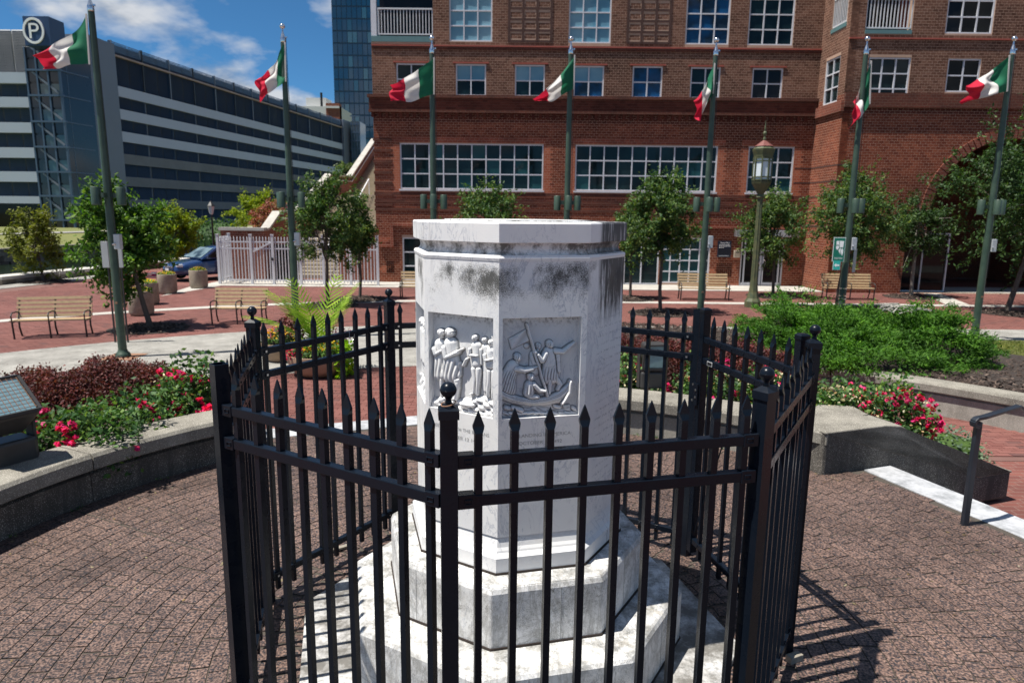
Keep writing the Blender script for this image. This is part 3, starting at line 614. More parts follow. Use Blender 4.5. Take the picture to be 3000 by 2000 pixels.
# shaft: eight faces; two faces (and the far left one) have sunk relief panels
SR=.57; ZB,ZT=.842,2.226
PZ0,PZ1=1.447,1.935; DEP=.044
faces={-2:1,-1:1,0:1}
m=MB(MC)
for i in range(8):
    A=oc(i,SR,0); B=oc(i+1,SR,0); u=(B-A); L=u.length; u.normalize(); nrm=Vector((u.y,-u.x,0))
    k=i if i<4 else i-8
    def P(s,z,d=0): return Vector((A.x+u.x*s-nrm.x*d,A.y+u.y*s-nrm.y*d,z))
    if k in faces:
        s0,s1=.021,L-.031
        if k==0: s0,s1=.019,L-.029
        for (a,b,c,d) in ((0,L,ZB,PZ0),(0,L,PZ1,ZT),(0,s0,PZ0,PZ1),(s1,L,PZ0,PZ1)): m.add([P(a,c),P(b,c),P(b,d),P(a,d)],[(0,1,2,3)])
        for q in ((P(s0,PZ0),P(s1,PZ0),P(s1,PZ0,DEP),P(s0,PZ0,DEP)),(P(s0,PZ1,DEP),P(s1,PZ1,DEP),P(s1,PZ1),P(s0,PZ1)),(P(s0,PZ0,DEP),P(s0,PZ1,DEP),P(s0,PZ1),P(s0,PZ0)),(P(s1,PZ0),P(s1,PZ1),P(s1,PZ1,DEP),P(s1,PZ0,DEP))): m.add(q,[(0,1,2,3)])
    else: m.add([P(0,ZB),P(L,ZB),P(L,ZT),P(0,ZT)],[(0,1,2,3)])
bmv=m.mesh('shaft'); bm=bmesh.new(); bm.from_mesh(bmv); bmesh.ops.remove_doubles(bm,verts=bm.verts,dist=.0004); bm.to_mesh(bmv); bm.free()
# arris: narrow rim where the shaft meets the groove
link('shaft',bmv,'marble_shaft',mon); octprism('shaft_rim',[(.572,2.2),(.575,2.214),(.57,2.224),(.56,2.2275)],'marble_plain')

# carved scenes as relief height fields
GXN,GZN=230,290
def relief(face,corn,prims,name,label):
    A=oc(face,SR,0); B=oc(face+1,SR,0); u=(B-A); L=u.length; u.normalize(); nrm=Vector((u.y,-u.x,0))
    s0,s1=.021,L-.031
    if face==0: s0,s1=.019,L-.029
    wd,ht=(s1-s0),(PZ1-PZ0)
    (xl0,yl0),(xr0,yr0),(xr1,yr1),(xl1,yl1)=corn      # TL TR BR BL in carving-sheet units
    gx,gz=np.meshgrid(np.linspace(0,1,GXN),np.linspace(0,1,GZN))   # gz 0 = top
    X=(xl0+(xr0-xl0)*gx)*(1-gz)+(xl1+(xr1-xl1)*gx)*gz; Y=(yl0+(yr0-yl0)*gx)*(1-gz)+(yl1+(yr1-yl1)*gx)*gz
    # warp a little so nothing is mechanically straight
    nz=sum(np.sin(X*f1+Y*f2+p)*a for f1,f2,p,a in ((.013,.021,0,2.),(.031,-.017,1,1.6),(-.05,.043,2,1.)))
    Xw=X+nz; Yw=Y+nz[::-1]*.6; Hh=np.zeros_like(X)+.0008*np.sin(X*.02+Y*.013)
    tex=np.zeros_like(X)
    def prof(d,r): return np.sqrt(np.clip(1-(d/r)**2,0,1))
    for p in prims:
        k=p[0]
        if k=='c':      # capsule chain: [(x,y,r),...], height, base
            pts,h,b=p[1:4]; best=np.zeros_like(X)
            if len(pts)==1: pts=[pts[0],(pts[0][0]+.1,pts[0][1],pts[0][2])]
            for (x1,y1,r1),(x2,y2,r2) in zip(pts[:-1],pts[1:]):
                dx,dy=x2-x1,y2-y1; t=np.clip(((Xw-x1)*dx+(Yw-y1)*dy)/(dx*dx+dy*dy+1e-9),0,1)
                d=np.hypot(Xw-x1-t*dx,Yw-y1-t*dy); r=r1+(r2-r1)*t
                best=np.maximum(best,np.where(d<r,b+h*prof(d,r),0))
            Hh=np.maximum(Hh,best)
        elif k=='g':    # incised line
            pts,w,dp=p[1:4]
            for (x1,y1),(x2,y2) in zip(pts[:-1],pts[1:]):
                dx,dy=x2-x1,y2-y1; t=np.clip(((Xw-x1)*dx+(Yw-y1)*dy)/(dx*dx+dy*dy+1e-9),0,1)
                d=np.hypot(Xw-x1-t*dx,Yw-y1-t*dy); Hh=np.where(Hh>.001,np.maximum(Hh-dp*np.exp(-(d/w)**2),.0005),Hh)
        elif k=='hull':
            up,lo,h=p[1:4]; yu=np.interp(X,[a for a,_ in up],[b for _,b in up]); yl=np.interp(X,[a for a,_ in lo],[b for _,b in lo])
            t=(Y-yu)/np.maximum(yl-yu,1); ins=(t>0)&(t<1)&(X<up[-1][0]+12)
            hh=h*(.55+.45*np.sin(np.clip(t,0,1)*math.pi))*(1-.25*t)+.0025*(np.abs(t-.12)<.07)-.0022*(np.abs(t-.34)<.02)-.002*(np.abs(t-.62)<.02)
            Hh=np.where(ins,np.maximum(hh,0),Hh)
        elif k=='quad':
            (a,b,c,d),h=p[1:3]; poly=[a,b,c,d]; ins=np.ones_like(X,bool)
            for (x1,y1),(x2,y2) in zip(poly,poly[1:]+poly[:1]): ins&=((x2-x1)*(Yw-y1)-(y2-y1)*(Xw-x1))>0
            Hh=np.where(ins,np.maximum(Hh,h+.0025*np.sin(Xw*.045+Yw*.03)),Hh)
        elif k=='folds':   # drapery: fine vertical ridges inside a region
            x0,x1,y0,y1,fr,am,sl=p[1:8]; ins=(X>x0)&(X<x1)&(Y>y0)&(Y<y1)&(Hh>.01); e=np.clip(np.minimum(Y-y0,60)/60,0,1)
            Hh=np.where(ins,Hh+am*e*np.sin((X+sl*(Y-y0))*fr+np.sin(Y*.02)*1.2),Hh)
        elif k=='rock':
            y0,h,sd=p[1:4]; e=np.clip((Y-y0-22*np.sin(X*.017+sd)-10*np.sin(X*.05+sd*2))/60,0,1)
            Hh=np.maximum(Hh,e*(h+.0035*np.sin(X*.03+Y*.06+sd)+.0025*np.sin(X*.07-Y*.09)))
    # soften
    for _ in range(1):
        Hh[1:-1,1:-1]=(Hh[1:-1,1:-1]*4+Hh[:-2,1:-1]+Hh[2:,1:-1]+Hh[1:-1,:-2]+Hh[1:-1,2:])/8
    e=np.minimum.reduce([gx,1-gx,gz,1-gz]); Hh*=np.clip(e/.006,0,1)
    sx=s0+gx*wd; zz=PZ1-gz*ht; dd=-DEP+Hh*1.18
    V=np.stack([A.x+u.x*sx+nrm.x*dd-MC.x,A.y+u.y*sx+nrm.y*dd-MC.y,zz],-1).reshape(-1,3)
    ii=(np.arange(GZN-1)[:,None]*GXN+np.arange(GXN-1)[None]).ravel(); F=np.stack([ii,ii+GXN,ii+GXN+1,ii+1],1)
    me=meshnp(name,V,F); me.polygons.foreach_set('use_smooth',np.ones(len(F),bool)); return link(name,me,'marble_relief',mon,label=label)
def head(x,y,r,face=1,h=.021,b=.012):
    r=r*.9
    L=[('c',[(x,y,r*.92),(x+face*r*.12,y+r*.28,r*.72)],h,b),('c',[(x-face*r*.25,y-r*.28,r*.72),(x-face*r*.42,y+r*.4,r*.38)],h*.85,b),
       ('c',[(x+face*r*.72,y+r*.12,r*.17)],h*.75,b),('c',[(x-face*r*.1,y+r*.7,r*.42),(x-face*r*.15,y+r*1.25,r*.5)],h*.7,b*.6),('g',[(x+face*r*.25,y+r*.55),(x+face*r*.65,y+r*.53)],r*.07,.0025),
       ('g',[(x-face*r*.05,y-r*.75),(x-face*r*.1,y-r*.1),(x-face*r*.25,y+r*.5)],r*.08,.004),('g',[(x-face*r*.4,y-r*.7),(x-face*r*.6,y+r*.4)],r*.07,.003)]
    return L
P2=[]
P2+=[('c',[(1215,365,30)],.006,.003)]
P2+=head(1345,365,40,1,.012,.004)+[('c',[(1300,470,52),(1300,640,62)],.012,.004),('c',[(1270,480,26),(1290,550,26),(1350,560,20)],.014,.006)]
P2+=[('c',[(1060,590,72),(1000,720,84),(1010,850,88)],.019,.008)]+[('folds',930,1130,620,900,.22,.002,.35)]+head(1110,482,52,1)
P2+=[('c',[(1085,610,40),(1180,632,34),(1262,612,27)],.02,.012),('c',[(1262,608,20),(1320,585,10)],.016,.012)]
P2+=[('c',[(1440,440,46),(1460,560,72)],.02,.01),('c',[(1460,430,62),(1470,560,74)],.021,.009),('c',[(1470,600,80),(1470,700,98)],.02,.009),('folds',1390,1560,585,735,.19,.0024,.05)]
P2+=[('c',[(1560,450,30),(1578,640,24)],.018,.006),('c',[(1530,415,34),(1620,420,28),(1700,355,18)],.018,.012),('c',[(1712,345,15),(1745,318,8)],.014,.012)]
P2+=[('c',[(1465,735,27),(1468,800,22),(1460,890,18)],.018,.01),('c',[(1545,730,34),(1590,790,30),(1560,850,22)],.015,.006)]+head(1472,338,50,1)
P2+=[('c',[(1420,440,34),(1375,520,32),(1330,450,22)],.022,.014),('quad',((1015,285),(1205,180),(1248,300),(1045,402)),.009)]
P2+=[('c',[(1207,125,15),(1440,915,15)],.014,.016),('c',[(1300,425,24)],.016,.018)]
P2+=[('c',[(1245,800,55),(1235,890,60)],.021,.01),('folds',1180,1310,780,900,.17,.002,.1),('c',[(1290,790,32),(1345,850,28),(1405,860,20)],.02,.014),('c',[(1240,925,34),(1330,930,26)],.018,.012)]+head(1255,706,48,1)
P2+=[('hull',[(925,850),(1010,892),(1150,937),(1290,957),(1430,932),(1560,872),(1650,802),(1705,742)],[(925,960),(1050,1012),(1250,1037),(1450,1027),(1590,1002),(1670,930),(1717,770)],.03)]
P2+=[('c',[(1700,752,16),(1690,870,22),(1605,1000,18)],.014,.02),('rock',1060,.012,1.)]
P2+=[('c',[(980,1055,28),(1010,1062,26)],.016,.01),('c',[(1060,1055,26),(1150,1085,30)],.018,.01),('c',[(1530,1040,22),(1580,1050,18)],.014,.008),('c',[(1640,1045,15),(1690,1035,12)],.012,.006)]
for x in range(950,1780,70): P2.append(('c',[(x,1105+14*math.sin(x*.9),20),(x+55,1120+10*math.sin(x),14)],.012,.01))
P2+=[('c',[(1740,1060,24),(1780,1090,26)],.012,.006)]
relief(0,((925,50),(1817,27),(1781,1120),(925,1174)),P2,'relief_panel','carved relief of men in a rowing boat with a flag')
P1=[('rock',935,.02,0.)]
P1+=[('c',[(180,350,62),(180,470,66),(180,520,60),(185,700,72)],.018,.006),('folds',110,250,490,760,.14,.0022,.02),('c',[(130,400,32),(150,460,34),(215,420,24)],.021,.01),('c',[(205,750,24),(212,930,18)],.015,.006)]+head(205,218,46,1)
P1+=[('c',[(300,760,28),(292,900,22),(285,960,18)],.018,.008),('c',[(392,750,32),(380,900,24),(372,985,22)],.02,.01),('c',[(400,560,26),(412,700,18)],.015,.006)]
P1+=[('c',[(310,340,72),(312,450,80),(316,520,84),(322,690,106)],.024,.01),('folds',225,425,500,780,.13,.0026,.08),('c',[(255,380,34),(285,490,40),(400,435,28)],.026,.014),('c',[(405,430,18),(450,398,11)],.02,.014),('c',[(488,510,15),(452,580,18)],.014,.008)]+head(312,215,58,1,.025,.014)
P1+=[('c',[(680,380,42),(690,600,38),(690,860,24)],.01,.003)]+head(676,290,33,-1,.014,.004)
P1+=[('c',[(590,360,52),(590,470,46),(595,560,52)],.016,.006),('c',[(568,620,30),(575,750,22),(570,890,15)],.016,.006),('c',[(618,620,30),(612,760,22),(605,910,15)],.016,.006),('c',[(535,390,18),(530,460,20),(610,465,18)],.017,.012),('c',[(648,400,19),(655,560,15)],.015,.006),('c',[(560,895,14),(535,908,10)],.014,.01)]+head(580,268,37,-1,.018,.008)
P1+=[('c',[(755,415,54),(752,500,48),(752,570,54)],.018,.008),('c',[(735,640,32),(730,780,22),(722,930,15)],.018,.006),('c',[(785,640,32),(780,790,22),(772,945,15)],.018,.006),('c',[(700,450,20),(715,510,20),(800,490,20)],.02,.014),('c',[(768,245,6),(776,285,9)],.012,.006)]+head(755,312,39,-1,.02,.008)
P1+=[('c',[(470,1015,34),(565,1025,32)],.022,.016),('g',[(440,1000),(590,1005)],6,.004)]
for x in range(400,800,60): P1.append(('c',[(x,1060+x*.09,18),(x+70,1075+x*.09,14)],.008,.016))
relief(-1,((88,-19),(815,38),(803,1163),(105,1052)),P1,'relief_panel','carved relief of two robed men meeting three bare figures')
P3=[('rock',935,.02,2.)]
for x,f in ((250,1),(420,1),(600,-1)): P3+=[('c',[(x,350,62),(x,520,64),(x,720,70)],.02,.008),('c',[(x-20,760,26),(x-20,930,18)],.015,.006)]+head(x,225,48,f)
relief(-2,((88,0),(815,0),(815,1160),(88,1160)),P3,'relief_panel','carved relief of standing figures seen edge on')
# engraved lettering
def letter(txt,face,s,z,h,wid,mat='engraving',R=SR):
    A=oc(face,R,0); B=oc(face+1,R,0); u=(B-A).normalized(); nrm=Vector((u.y,-u.x,0))
    cu=bpy.data.curves.new('t','FONT'); cu.body=txt; cu.size=1; cu.align_x='LEFT'; tmp=bpy.data.objects.new('t',cu); me=bpy.data.meshes.new_from_object(tmp)
    bpy.data.objects.remove(tmp); bpy.data.curves.remove(cu)
    xs=[v.co.x for v in me.vertices]; x0,x1=min(xs),max(xs); yy=[v.co.y for v in me.vertices]; y0,y1=min(yy),max(yy)
    for v in me.vertices:
        a=(v.co.x-x0)/(x1-x0)*wid+s; b=(v.co.y-y0)/(y1-y0)*h+z; p=Vector((A.x+u.x*a+nrm.x*.0012,A.y+u.y*a+nrm.y*.0012,b)); v.co=p-MC
    return link('inscription',me,mat,mon)
letter('MEETING WITH THE INDIANS',-1,.04,1.352,.0175,.345); letter('OCTOBER 12 1492',-1,.098,1.308,.0175,.235)
letter('LANDING IN AMERICA',0,.105,1.35,.0175,.262); letter('OCTOBER 12 1492',0,.102,1.312,.0175,.22)
# ------------------------------------------------------------------ black iron fence and gate
def fp(i,z=0): a=rad(-8.6+45*i); return Vector((O.x+1.55*math.sin(a),O.y-1.55*math.cos(a),z))
fence=thing('iron_fence','black iron picket fence with ball finials ringing the marble monument','fence',O)
def picket_mesh(zb,zt):
    m=MB(); w=.0127
    m.box(-w,w,-w,w,zb,zt-.088)
    # pressed spear: tube flattens, flares and comes to a point
    rings=[(zt-.088,w,w),(zt-.078,w*1.02,w*.98),(zt-.064,w*1.42,w*.62),(zt-.056,.0195,.0062),(zt-.052,.0195,.0058),(zt-.012,.0052,.0035),(zt,.0008,.0008)]
    V=[];F=[]
    for z,a,b in rings: V+=[(-a,-b,z),(a,-b,z),(a,b,z),(-a,b,z)]
    for k in range(len(rings)-1):
        for j in range(4): F.append((k*4+j,k*4+(j+1)%4,(k+1)*4+(j+1)%4,(k+1)*4+j))
    F.append(tuple((len(rings)-1)*4+j for j in range(4))); m.add(V,F)
    me=m.mesh('picket'); me.materials.append(MATS['black_paint']); return me
PK=picket_mesh(.06,1.77)
def post_mesh(h,open_top):
    m=MB(); w=.029; t=.004
    if open_top:
        V=[(-w,-w,0),(w,-w,0),(w,w,0),(-w,w,0),(-w,-w,h),(w,-w,h),(w,w,h),(-w,w,h)]; i=w-t
        V+=[(-i,-i,h),(i,-i,h),(i,i,h),(-i,i,h),(-i,-i,h-.3),(i,-i,h-.3),(i,i,h-.3),(-i,i,h-.3)]
        F=[(0,1,5,4),(1,2,6,5),(2,3,7,6),(3,0,4,7)]+[(4+j,4+(j+1)%4,8+(j+1)%4,8+j) for j in range(4)]+[(8+j,8+(j+1)%4,12+(j+1)%4,12+j) for j in range(4)]+[(12,13,14,15)]
        m.add(V,F)
    else: m.box(-w,w,-w,w,0,h)
    me=m.mesh('post'); me.materials.append(MATS['black_paint']); return me
PO,PC=post_mesh(1.79,True),post_mesh(1.775,False)
m=MB(); w=.034
V=[(-w,-w,1.752),(w,-w,1.752),(w,w,1.752),(-w,w,1.752),(-w,-w,1.782),(w,-w,1.782),(w,w,1.782),(-w,w,1.782)]; i=.012
V+=[(-i,-i,1.8),(i,-i,1.8),(i,i,1.8),(-i,i,1.8)]
m.add(V,[(0,1,5,4),(1,2,6,5),(2,3,7,6),(3,0,4,7)]+[(4+j,4+(j+1)%4,8+(j+1)%4,8+j) for j in range(4)]+[(8,9,10,11),(3,2,1,0)]); CAPM=m.mesh('post_cap'); CAPM.materials.append(MATS['black_paint'])
m=MB(); pr=[(.011,1.796),(.0115,1.806),(.009,1.812),(.011,1.818)]+[(.0275*math.sin(a),1.846-.0275*math.cos(a)) for a in np.linspace(.5,1.5,7)]+[(.0283,1.8445),(.0283,1.8475)]+[(.0275*math.sin(a),1.846-.0275*math.cos(a)) for a in np.linspace(1.64,3.1,9)]
m.lathe(pr,28); BALL=m.mesh('ball_finial',True); BALL.materials.append(MATS['black_paint'])
def put(me,name,loc,rz,parent,org=None):
    o=bpy.data.objects.new(name,me); COL.objects.link(o); o.parent=parent; o.location=Vector(loc)-(org if org is not None else parent.location); o.rotation_euler=(0,0,rz); return o
for i in range(8):
    p=fp(i); a=rad(-8.6+45*i)
    if i==0: a+=rad(22.5-6)
    elif i==7: a+=rad(8)
    opn=i in(7,3)
    q=put(PO if opn else PC,'post',p,a,fence)
    if not opn:
        c=bpy.data.objects.new('post_cap',CAPM); COL.objects.link(c); c.parent=q
        b=bpy.data.objects.new('ball_finial',BALL); COL.objects.link(b); b.parent=q
def panel(A,B,parent,npk,ends=(.045,.045),gate=False):
    u=(B-A); L=u.length; u.normalize(); n=Vector((u.y,-u.x,0)); rz=math.atan2(u.y,u.x)
    a=A+u*ends[0]; b=B-u*ends[1]; off=parent.location
    for zc,hh in ((1.599,.0195),(1.457,.0205),(.16,.0195)):
        m=MB(off); p,q=a+Vector((0,0,zc)),b+Vector((0,0,zc)); m.obox((p+q)/2,(q-p)/2,n*.019,(0,0,hh)); 
        o=m.build('rail','black_paint',parent,bev=.003)
        for e,sg in (() if gate else ((a,1),(b,-1))):
            m=MB(off)                            # bracket with slotted face
            c=e+u*(.012*sg)+Vector((0,0,zc)); m.obox(c,u*.03,n*.0225,(0,0,hh+.005))
            for fs in (-1,1):
                for dz in (-.008,.008): m.obox(c+n*(fs*.024)+Vector((0,0,dz))+u*(.006*sg),u*.012,n*.0022,(0,0,.0022))
                for dx in (-.006,.018): m.obox(c+n*(fs*.024)+u*(dx*sg),u*.0022,n*.0022,(0,0,.01))
            m.build('rail_bracket','black_paint',o,bev=.003)
            m=MB(off); c=e+u*(.02*sg)-n*.024+Vector((0,0,zc)); m.obox(c,u*.006,n*.003,(0,0,.006)); m.build('bolt','steel_bolt',o)
        m=MB(off)                                # rivets on the inner side
        for k in range(npk):
            s=.098+(L-.098*2+.02)*k/(npk-1) if not gate else ends[0]+.09+(L-sum(ends)-.18)*k/(npk-1)
            c=A+u*s-n*.0205+Vector((0,0,zc)); m.obox(c,u*.0055,n*.003,(0,0,.0055))
        m.build('rivet_row','black_paint',o,bev=.002)
    for k in range(npk):
        s=.098+(L-.098*2+.02)*k/(npk-1) if not gate else ends[0]+.09+(L-sum(ends)-.18)*k/(npk-1)
        o=put(PK,'picket',A+u*s,rz+random.uniform(-.03,.03),parent); o.rotation_euler.x=random.uniform(-.0022,.0022); o.rotation_euler.y=random.uniform(-.0022,.0022); o.location.z+=random.uniform(-.003,.003)
for i in (0,1,3,4,5,6,7): panel(fp(i),fp(i+1),fence,9)
gate=thing('iron_gate','black iron picket gate with hinge plate and small label at right rear of fence','gate',(fp(2)+fp(3))/2)
A_,B_=fp(2),fp(3); u_=(B_-A_).normalized(); n_=Vector((u_.y,-u_.x,0))
panel(A_,B_,gate,7,(.115,.1),True)
for s in (.095,(B_-A_).length-.085):
    c=A_+u_*s; m=MB(gate.location); m.obox(c+Vector((0,0,.93)),u_*.026,n_*.026,(0,0,.86)); m.obox(c+Vector((0,0,1.79)),u_*.029,n_*.029,(0,0,.012))
    V=[c+u_*x+n_*y+Vector((0,0,z)) for x,y,z in ((-.029,-.029,1.802),(.029,-.029,1.802),(.029,.029,1.802),(-.029,.029,1.802),(-.018,-.018,1.812),(.018,-.018,1.812),(.018,.018,1.812),(-.018,.018,1.812))]
    m.add(V,[(0,1,5,4),(1,2,6,5),(2,3,7,6),(3,0,4,7),(4,5,6,7)]); m.build('upright','black_paint',gate,bev=.002)
c=B_-u_*.075
m=MB(gate.location); m.obox(c-n_*.036+Vector((0,0,1.22)),u_*.03,n_*.004,(0,0,.075)); o=m.build('hinge_plate','black_paint',gate)
m=MB(gate.location)
for z in (1.17,1.2,1.25,1.28): m.obox(c-n_*.042+u_*(.03 if z in(1.17,1.28) else -.01)+Vector((0,0,z)),u_*.006,n_*.004,(0,0,.006))
m.build('hinge_bolt','steel_bolt',o)
c=B_-u_*.21; m=MB(gate.location); m.obox(c-n_*.0215+Vector((0,0,1.457)),u_*.032,n_*.001,(0,0,.014)); o=m.build('maker_plate','sign_grey_pale',gate)
m=MB(gate.location); m.obox(c-n_*.0227+Vector((0,0,1.457)),u_*.028,n_*.0006,(0,0,.0105)); m.build('plate_face','black_metal',o)
c=(A_+u_*.5); c2=B_-u_*.1
m=MB(gate.location); m.bar(c2+Vector((0,0,.2))-n_*.0,c2-u_*.0+Vector((.0,.0,.2))+u_*(-.35)+Vector((0,0,.9)),.007,.007); m.build('brace_rod','black_paint',gate)
# small wire hook hung on the back left rail, rusty strap on the left rail
e=fp(5).lerp(fp(6),.36); hk=MB(); hp=e+Vector((.03,-.03,1.625)); hk.tube([hp+Vector((-.01,0,-.0)),hp+Vector((-.008,-.008,-.04)),hp+Vector((.004,-.01,-.06)),hp+Vector((.02,-.008,-.055)),hp+Vector((.024,-.004,-.02))],.0014,6)
tag(hk.build('wire_hook','steel_bolt'),'small pale wire hook hanging on the back left fence rail','hook')
ring=MB(); cc_=fp(0)+Vector((0,0,1.797)); ring.tube([cc_+Vector((.024*math.cos(a),.024*math.sin(a)-.002,.004+.006*math.sin(a*1.0+1))) for a in np.linspace(0,6.28,20)],.0018,6,False)
tag(ring.build('wire_ring','rust'),'thin tan cord looped round the nearest ball finial','cord')
for i,(px,py,l) in enumerate(((2326,1935,'grey wood block under the fence post by its shadow at right'),(985,1615,'weathered wood strip on setts beside the left rear fence panel'))):
    c=G(px,py,0); a=rad(25 if i==0 else 35); m=MB(c); ux=Vector((math.cos(a),math.sin(a),0)); uy=Vector((-ux.y,ux.x,0))
    m.obox(c+Vector((0,0,.021)),ux*(.045 if i==0 else .13),uy*(.022 if i==0 else .018),(0,0,.02 if i==0 else .009)); o=m.build('wood_block','old_wood',bev=.003); o.location=c; tag(o,l,'wood block')
# ------------------------------------------------------------------ brick apartment building
YF=30.1
def FX(px,py,Y=YF): p=GY(px,py,Y); return p.x,p.z
z2=lambda x,y:(1000+x*.42735,y*.42735); z3=lambda x,y:(1900+x*.4677,y*.4677); z5=lambda x,y:(2000+x*.1658,640+y*.1658); z6=lambda x,y:(1750+x*.3189,450+y*.3189); z4=lambda x,y:(550+x*.3189,450+y*.3189); z7=lambda x,y:(2300+x*.3189,450+y*.3189)
def rect(f,x0,x1,y0,y1,Y=YF):
    a=FX(*f(x0,(y0+y1)/2),Y)[0]; b=FX(*f(x1,(y0+y1)/2),Y)[0]; t=FX(*f((x0+x1)/2,y0),Y)[1]; bt=FX(*f((x0+x1)/2,y1),Y)[1]; return (a,b,bt,t)
bld=thing('brick_apartment_building','large red and brown brick apartment building with white framed windows behind the flags','building',(4,YF,ZO)); BO=Vector(bld.location)
X0=FX(1097,480)[0]; XI=12.55; YB=27.8; XR=24.0; ZTOP=13.2
ZC0=FX(1600,327)[1]; ZC1=FX(1600,292)[1]          # cornice underside / top
zs=lambda py,px=1600:FX(px,py)[1]
Wins=[]   # (rect, cols, rows, pane list or name, wall)
rA=[(z2,740,1035,285),(z2,1560,1850,297),(z3,235,510,280),(z3,628,912,285)]
for n_,(f,a,b,bt) in enumerate(rA):
    x0,x1,zb,_=rect(f,a,b,bt-285,bt); Wins.append(((x0,x1,zb,zb+2.95),3,5,('pane_blind','pane_blind','pane_blue','pane_dark')[n_]))
rB=[(z2,378,582,435,650),(z2,785,992,440,658),(z2,1190,1395,445,662),(z2,1592,1800,452,668),(z2,1995,2200,455,672),(z3,262,448,422,617),(z3,648,838,428,622)]
pb=('pane_dark','mixA','mixA','mixB','pane_blue','pane_dark','pane_black')
for (f,a,b,t_,bt),p in zip(rB,pb): Wins.append((rect(f,a,b,t_,bt),2,2,p))
bigs=[rect(z2,403,1385,985,1300)]
x0=FX(*z2(1603,1150))[0]; x1=FX(*z3(428,1060))[0]; bigs.append((x0,x1,bigs[0][2],bigs[0][3])); c3=rect(z3,620,905,918,1203); bigs.append((c3[0],c3[1],bigs[0][2],bigs[0][3]))
for b,c in zip(bigs,(10,10,3)): Wins.append((b,c,3,'mixC'))
# ground floor
gw=rect(z4,1975,2085,770,1165); Wins.append(((gw[0],gw[0]+.9,gw[2],gw[3]),1,3,'pane_dark'))
zg=ZO+.02
dl=FX(*z6(240,1100))[0]; dr=FX(*z6(560,1100))[0]; ztop=FX(*z6(500,770))[1]
Wins.append(((dl,dr,zg,ztop),2,1,'pane_dark')); wl_=FX(*z6(575,1000))[0]; wr_=FX(*z6(1030,1000))[0]; zsl=FX(*z6(800,1190))[1]
Wins.append(((wl_,wr_,zsl,ztop),5,4,'pane_teal'))
dd=rect(z5,1015,1765,450,1195); 
DOOR=(dd[0],dd[1],zg,ztop); Wins.append((DOOR,2,1,'pane_black'))
ops=[w[0] for w in Wins]
panels=[rect(z2,1150,1440,0,285),rect(z2,1965,2255,10,297)]
balc=(X0,FX(*z2(628,150))[0],FX(*z2(400,285))[1]-.02,ZTOP+1)
def decomp(x0,x1,z0,z1,ops):
    xs=sorted({x0,x1}|{min(max(v,x0),x1) for o in ops for v in o[:2]}); out=[]
    for a,b in zip(xs[:-1],xs[1:]):
        if b-a<1e-4: continue
        cuts=sorted([(max(o[2],z0),min(o[3],z1)) for o in ops if o[0]<=a+1e-5 and o[1]>=b-1e-5 and o[3]>z0 and o[2]<z1]); z=z0
        for c,d in cuts:
            if c>z+1e-4: out.append((a,b,z,c))
            z=max(z,d)
        if z<z1-1e-4: out.append((a,b,z,z1))
    return out
def wallcore(name,x0,x1,z0,z1,ops,Y,mat,th=.35):
    m=MB(BO)
    for a,b,c,d in decomp(x0,x1,z0,z1,ops): m.box(a,b,Y,Y+th,c,d)
    return m.build(name,mat,bld)
wallcore('main_wall',X0,XI+.2,ZO,ZTOP,ops+[balc],YF,'mortar')
BK={'brick_red':[[],[],[]],'brick_brown':[[],[],[]],'brick_dark':[[],[],[]],'brick_orange':[[],[],[]]}
def addbricks(x0,x1,z0,z1,ops,fn,axis,pick,bl=.203,bh=.1016):
    """fn(s,z)->point on the wall face; axis along the wall"""
    rows=int((z1-z0)/bh)
    for r in range(rows):
        zc=z0+(r+.5)*bh; spans=[(x0,x1)]
        for o in ops:
            if o[2]-.02<zc+bh*.4 and o[3]+.02>zc-bh*.4:
                ns=[]
                for a,b in spans:
                    if o[1]<=a or o[0]>=b: ns.append((a,b)); continue
                    if o[0]>a: ns.append((a,o[0]))
                    if o[1]<b: ns.append((o[1],b))
                spans=ns
        for a,b in spans:
            s=math.floor(a/bl)*bl+(r%2)*bl/2-bl
            while s<b:
                p,q=max(s,a),min(s+bl,b)
                if q-p>.035:
                    k=pick((p+q)/2,zc); c=fn((p+q)/2,zc); BK[k][0].append(c); BK[k][1].append((q-p)/2-.005); BK[k][2].append(axis)
                s+=bl
def near(x,z,o,w=.32): return o[0]-w<x<o[1]+w and o[2]-w<z<o[3]+w
def pickmain(x,z):
    if any(near(x,z,b) for b in bigs): return 'brick_orange' if z<bigs[0][3]-.1 else 'brick_red'
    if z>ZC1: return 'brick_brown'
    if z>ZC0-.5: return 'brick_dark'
    if z<1.9: return 'brick_red' if (math.sin(x*3.1)*math.cos(z*5))<.75 else 'brick_orange'
    return 'brick_red'
grooves=[zs(576),zs(598),zs(622)]
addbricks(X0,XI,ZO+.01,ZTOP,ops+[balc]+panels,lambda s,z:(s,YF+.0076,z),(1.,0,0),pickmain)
# recessed brick grid panels
for x0,x1,zb,zt in panels:
    zt=zb+2.95; m=MB(BO)
    for i in range(4): xx=x0+(x1-x0)*i/3; m.box(xx-.05,xx+.05,YF-.02,YF+.01,zb,zt)
    for j in range(8): zz=zb+.42*j; m.box(x0,x1,YF-.017,YF+.01,zz-.045,zz+.045)
    m.build('recess_grid','brick_joint_dark',bld)
    addbricks(x0+.06,x1-.06,zb,zt,[(x0+(x1-x0)*i/3-.06,x0+(x1-x0)*i/3+.06,zb,zt) for i in(1,2)]+[(x0,x1,zb+.42*j-.05,zb+.42*j+.05) for j in range(8)],lambda s,z:(s,YF+.0078,z),(1.,0,0),lambda x,z:'brick_brown')
def beam(name,x0,x1,z0,z1,pr,mat,Y=YF,bev=0): m=MB(BO); m.box(x0,x1,Y-pr,Y+.02,z0,z1); return m.build(name,mat,bld,bev=bev)
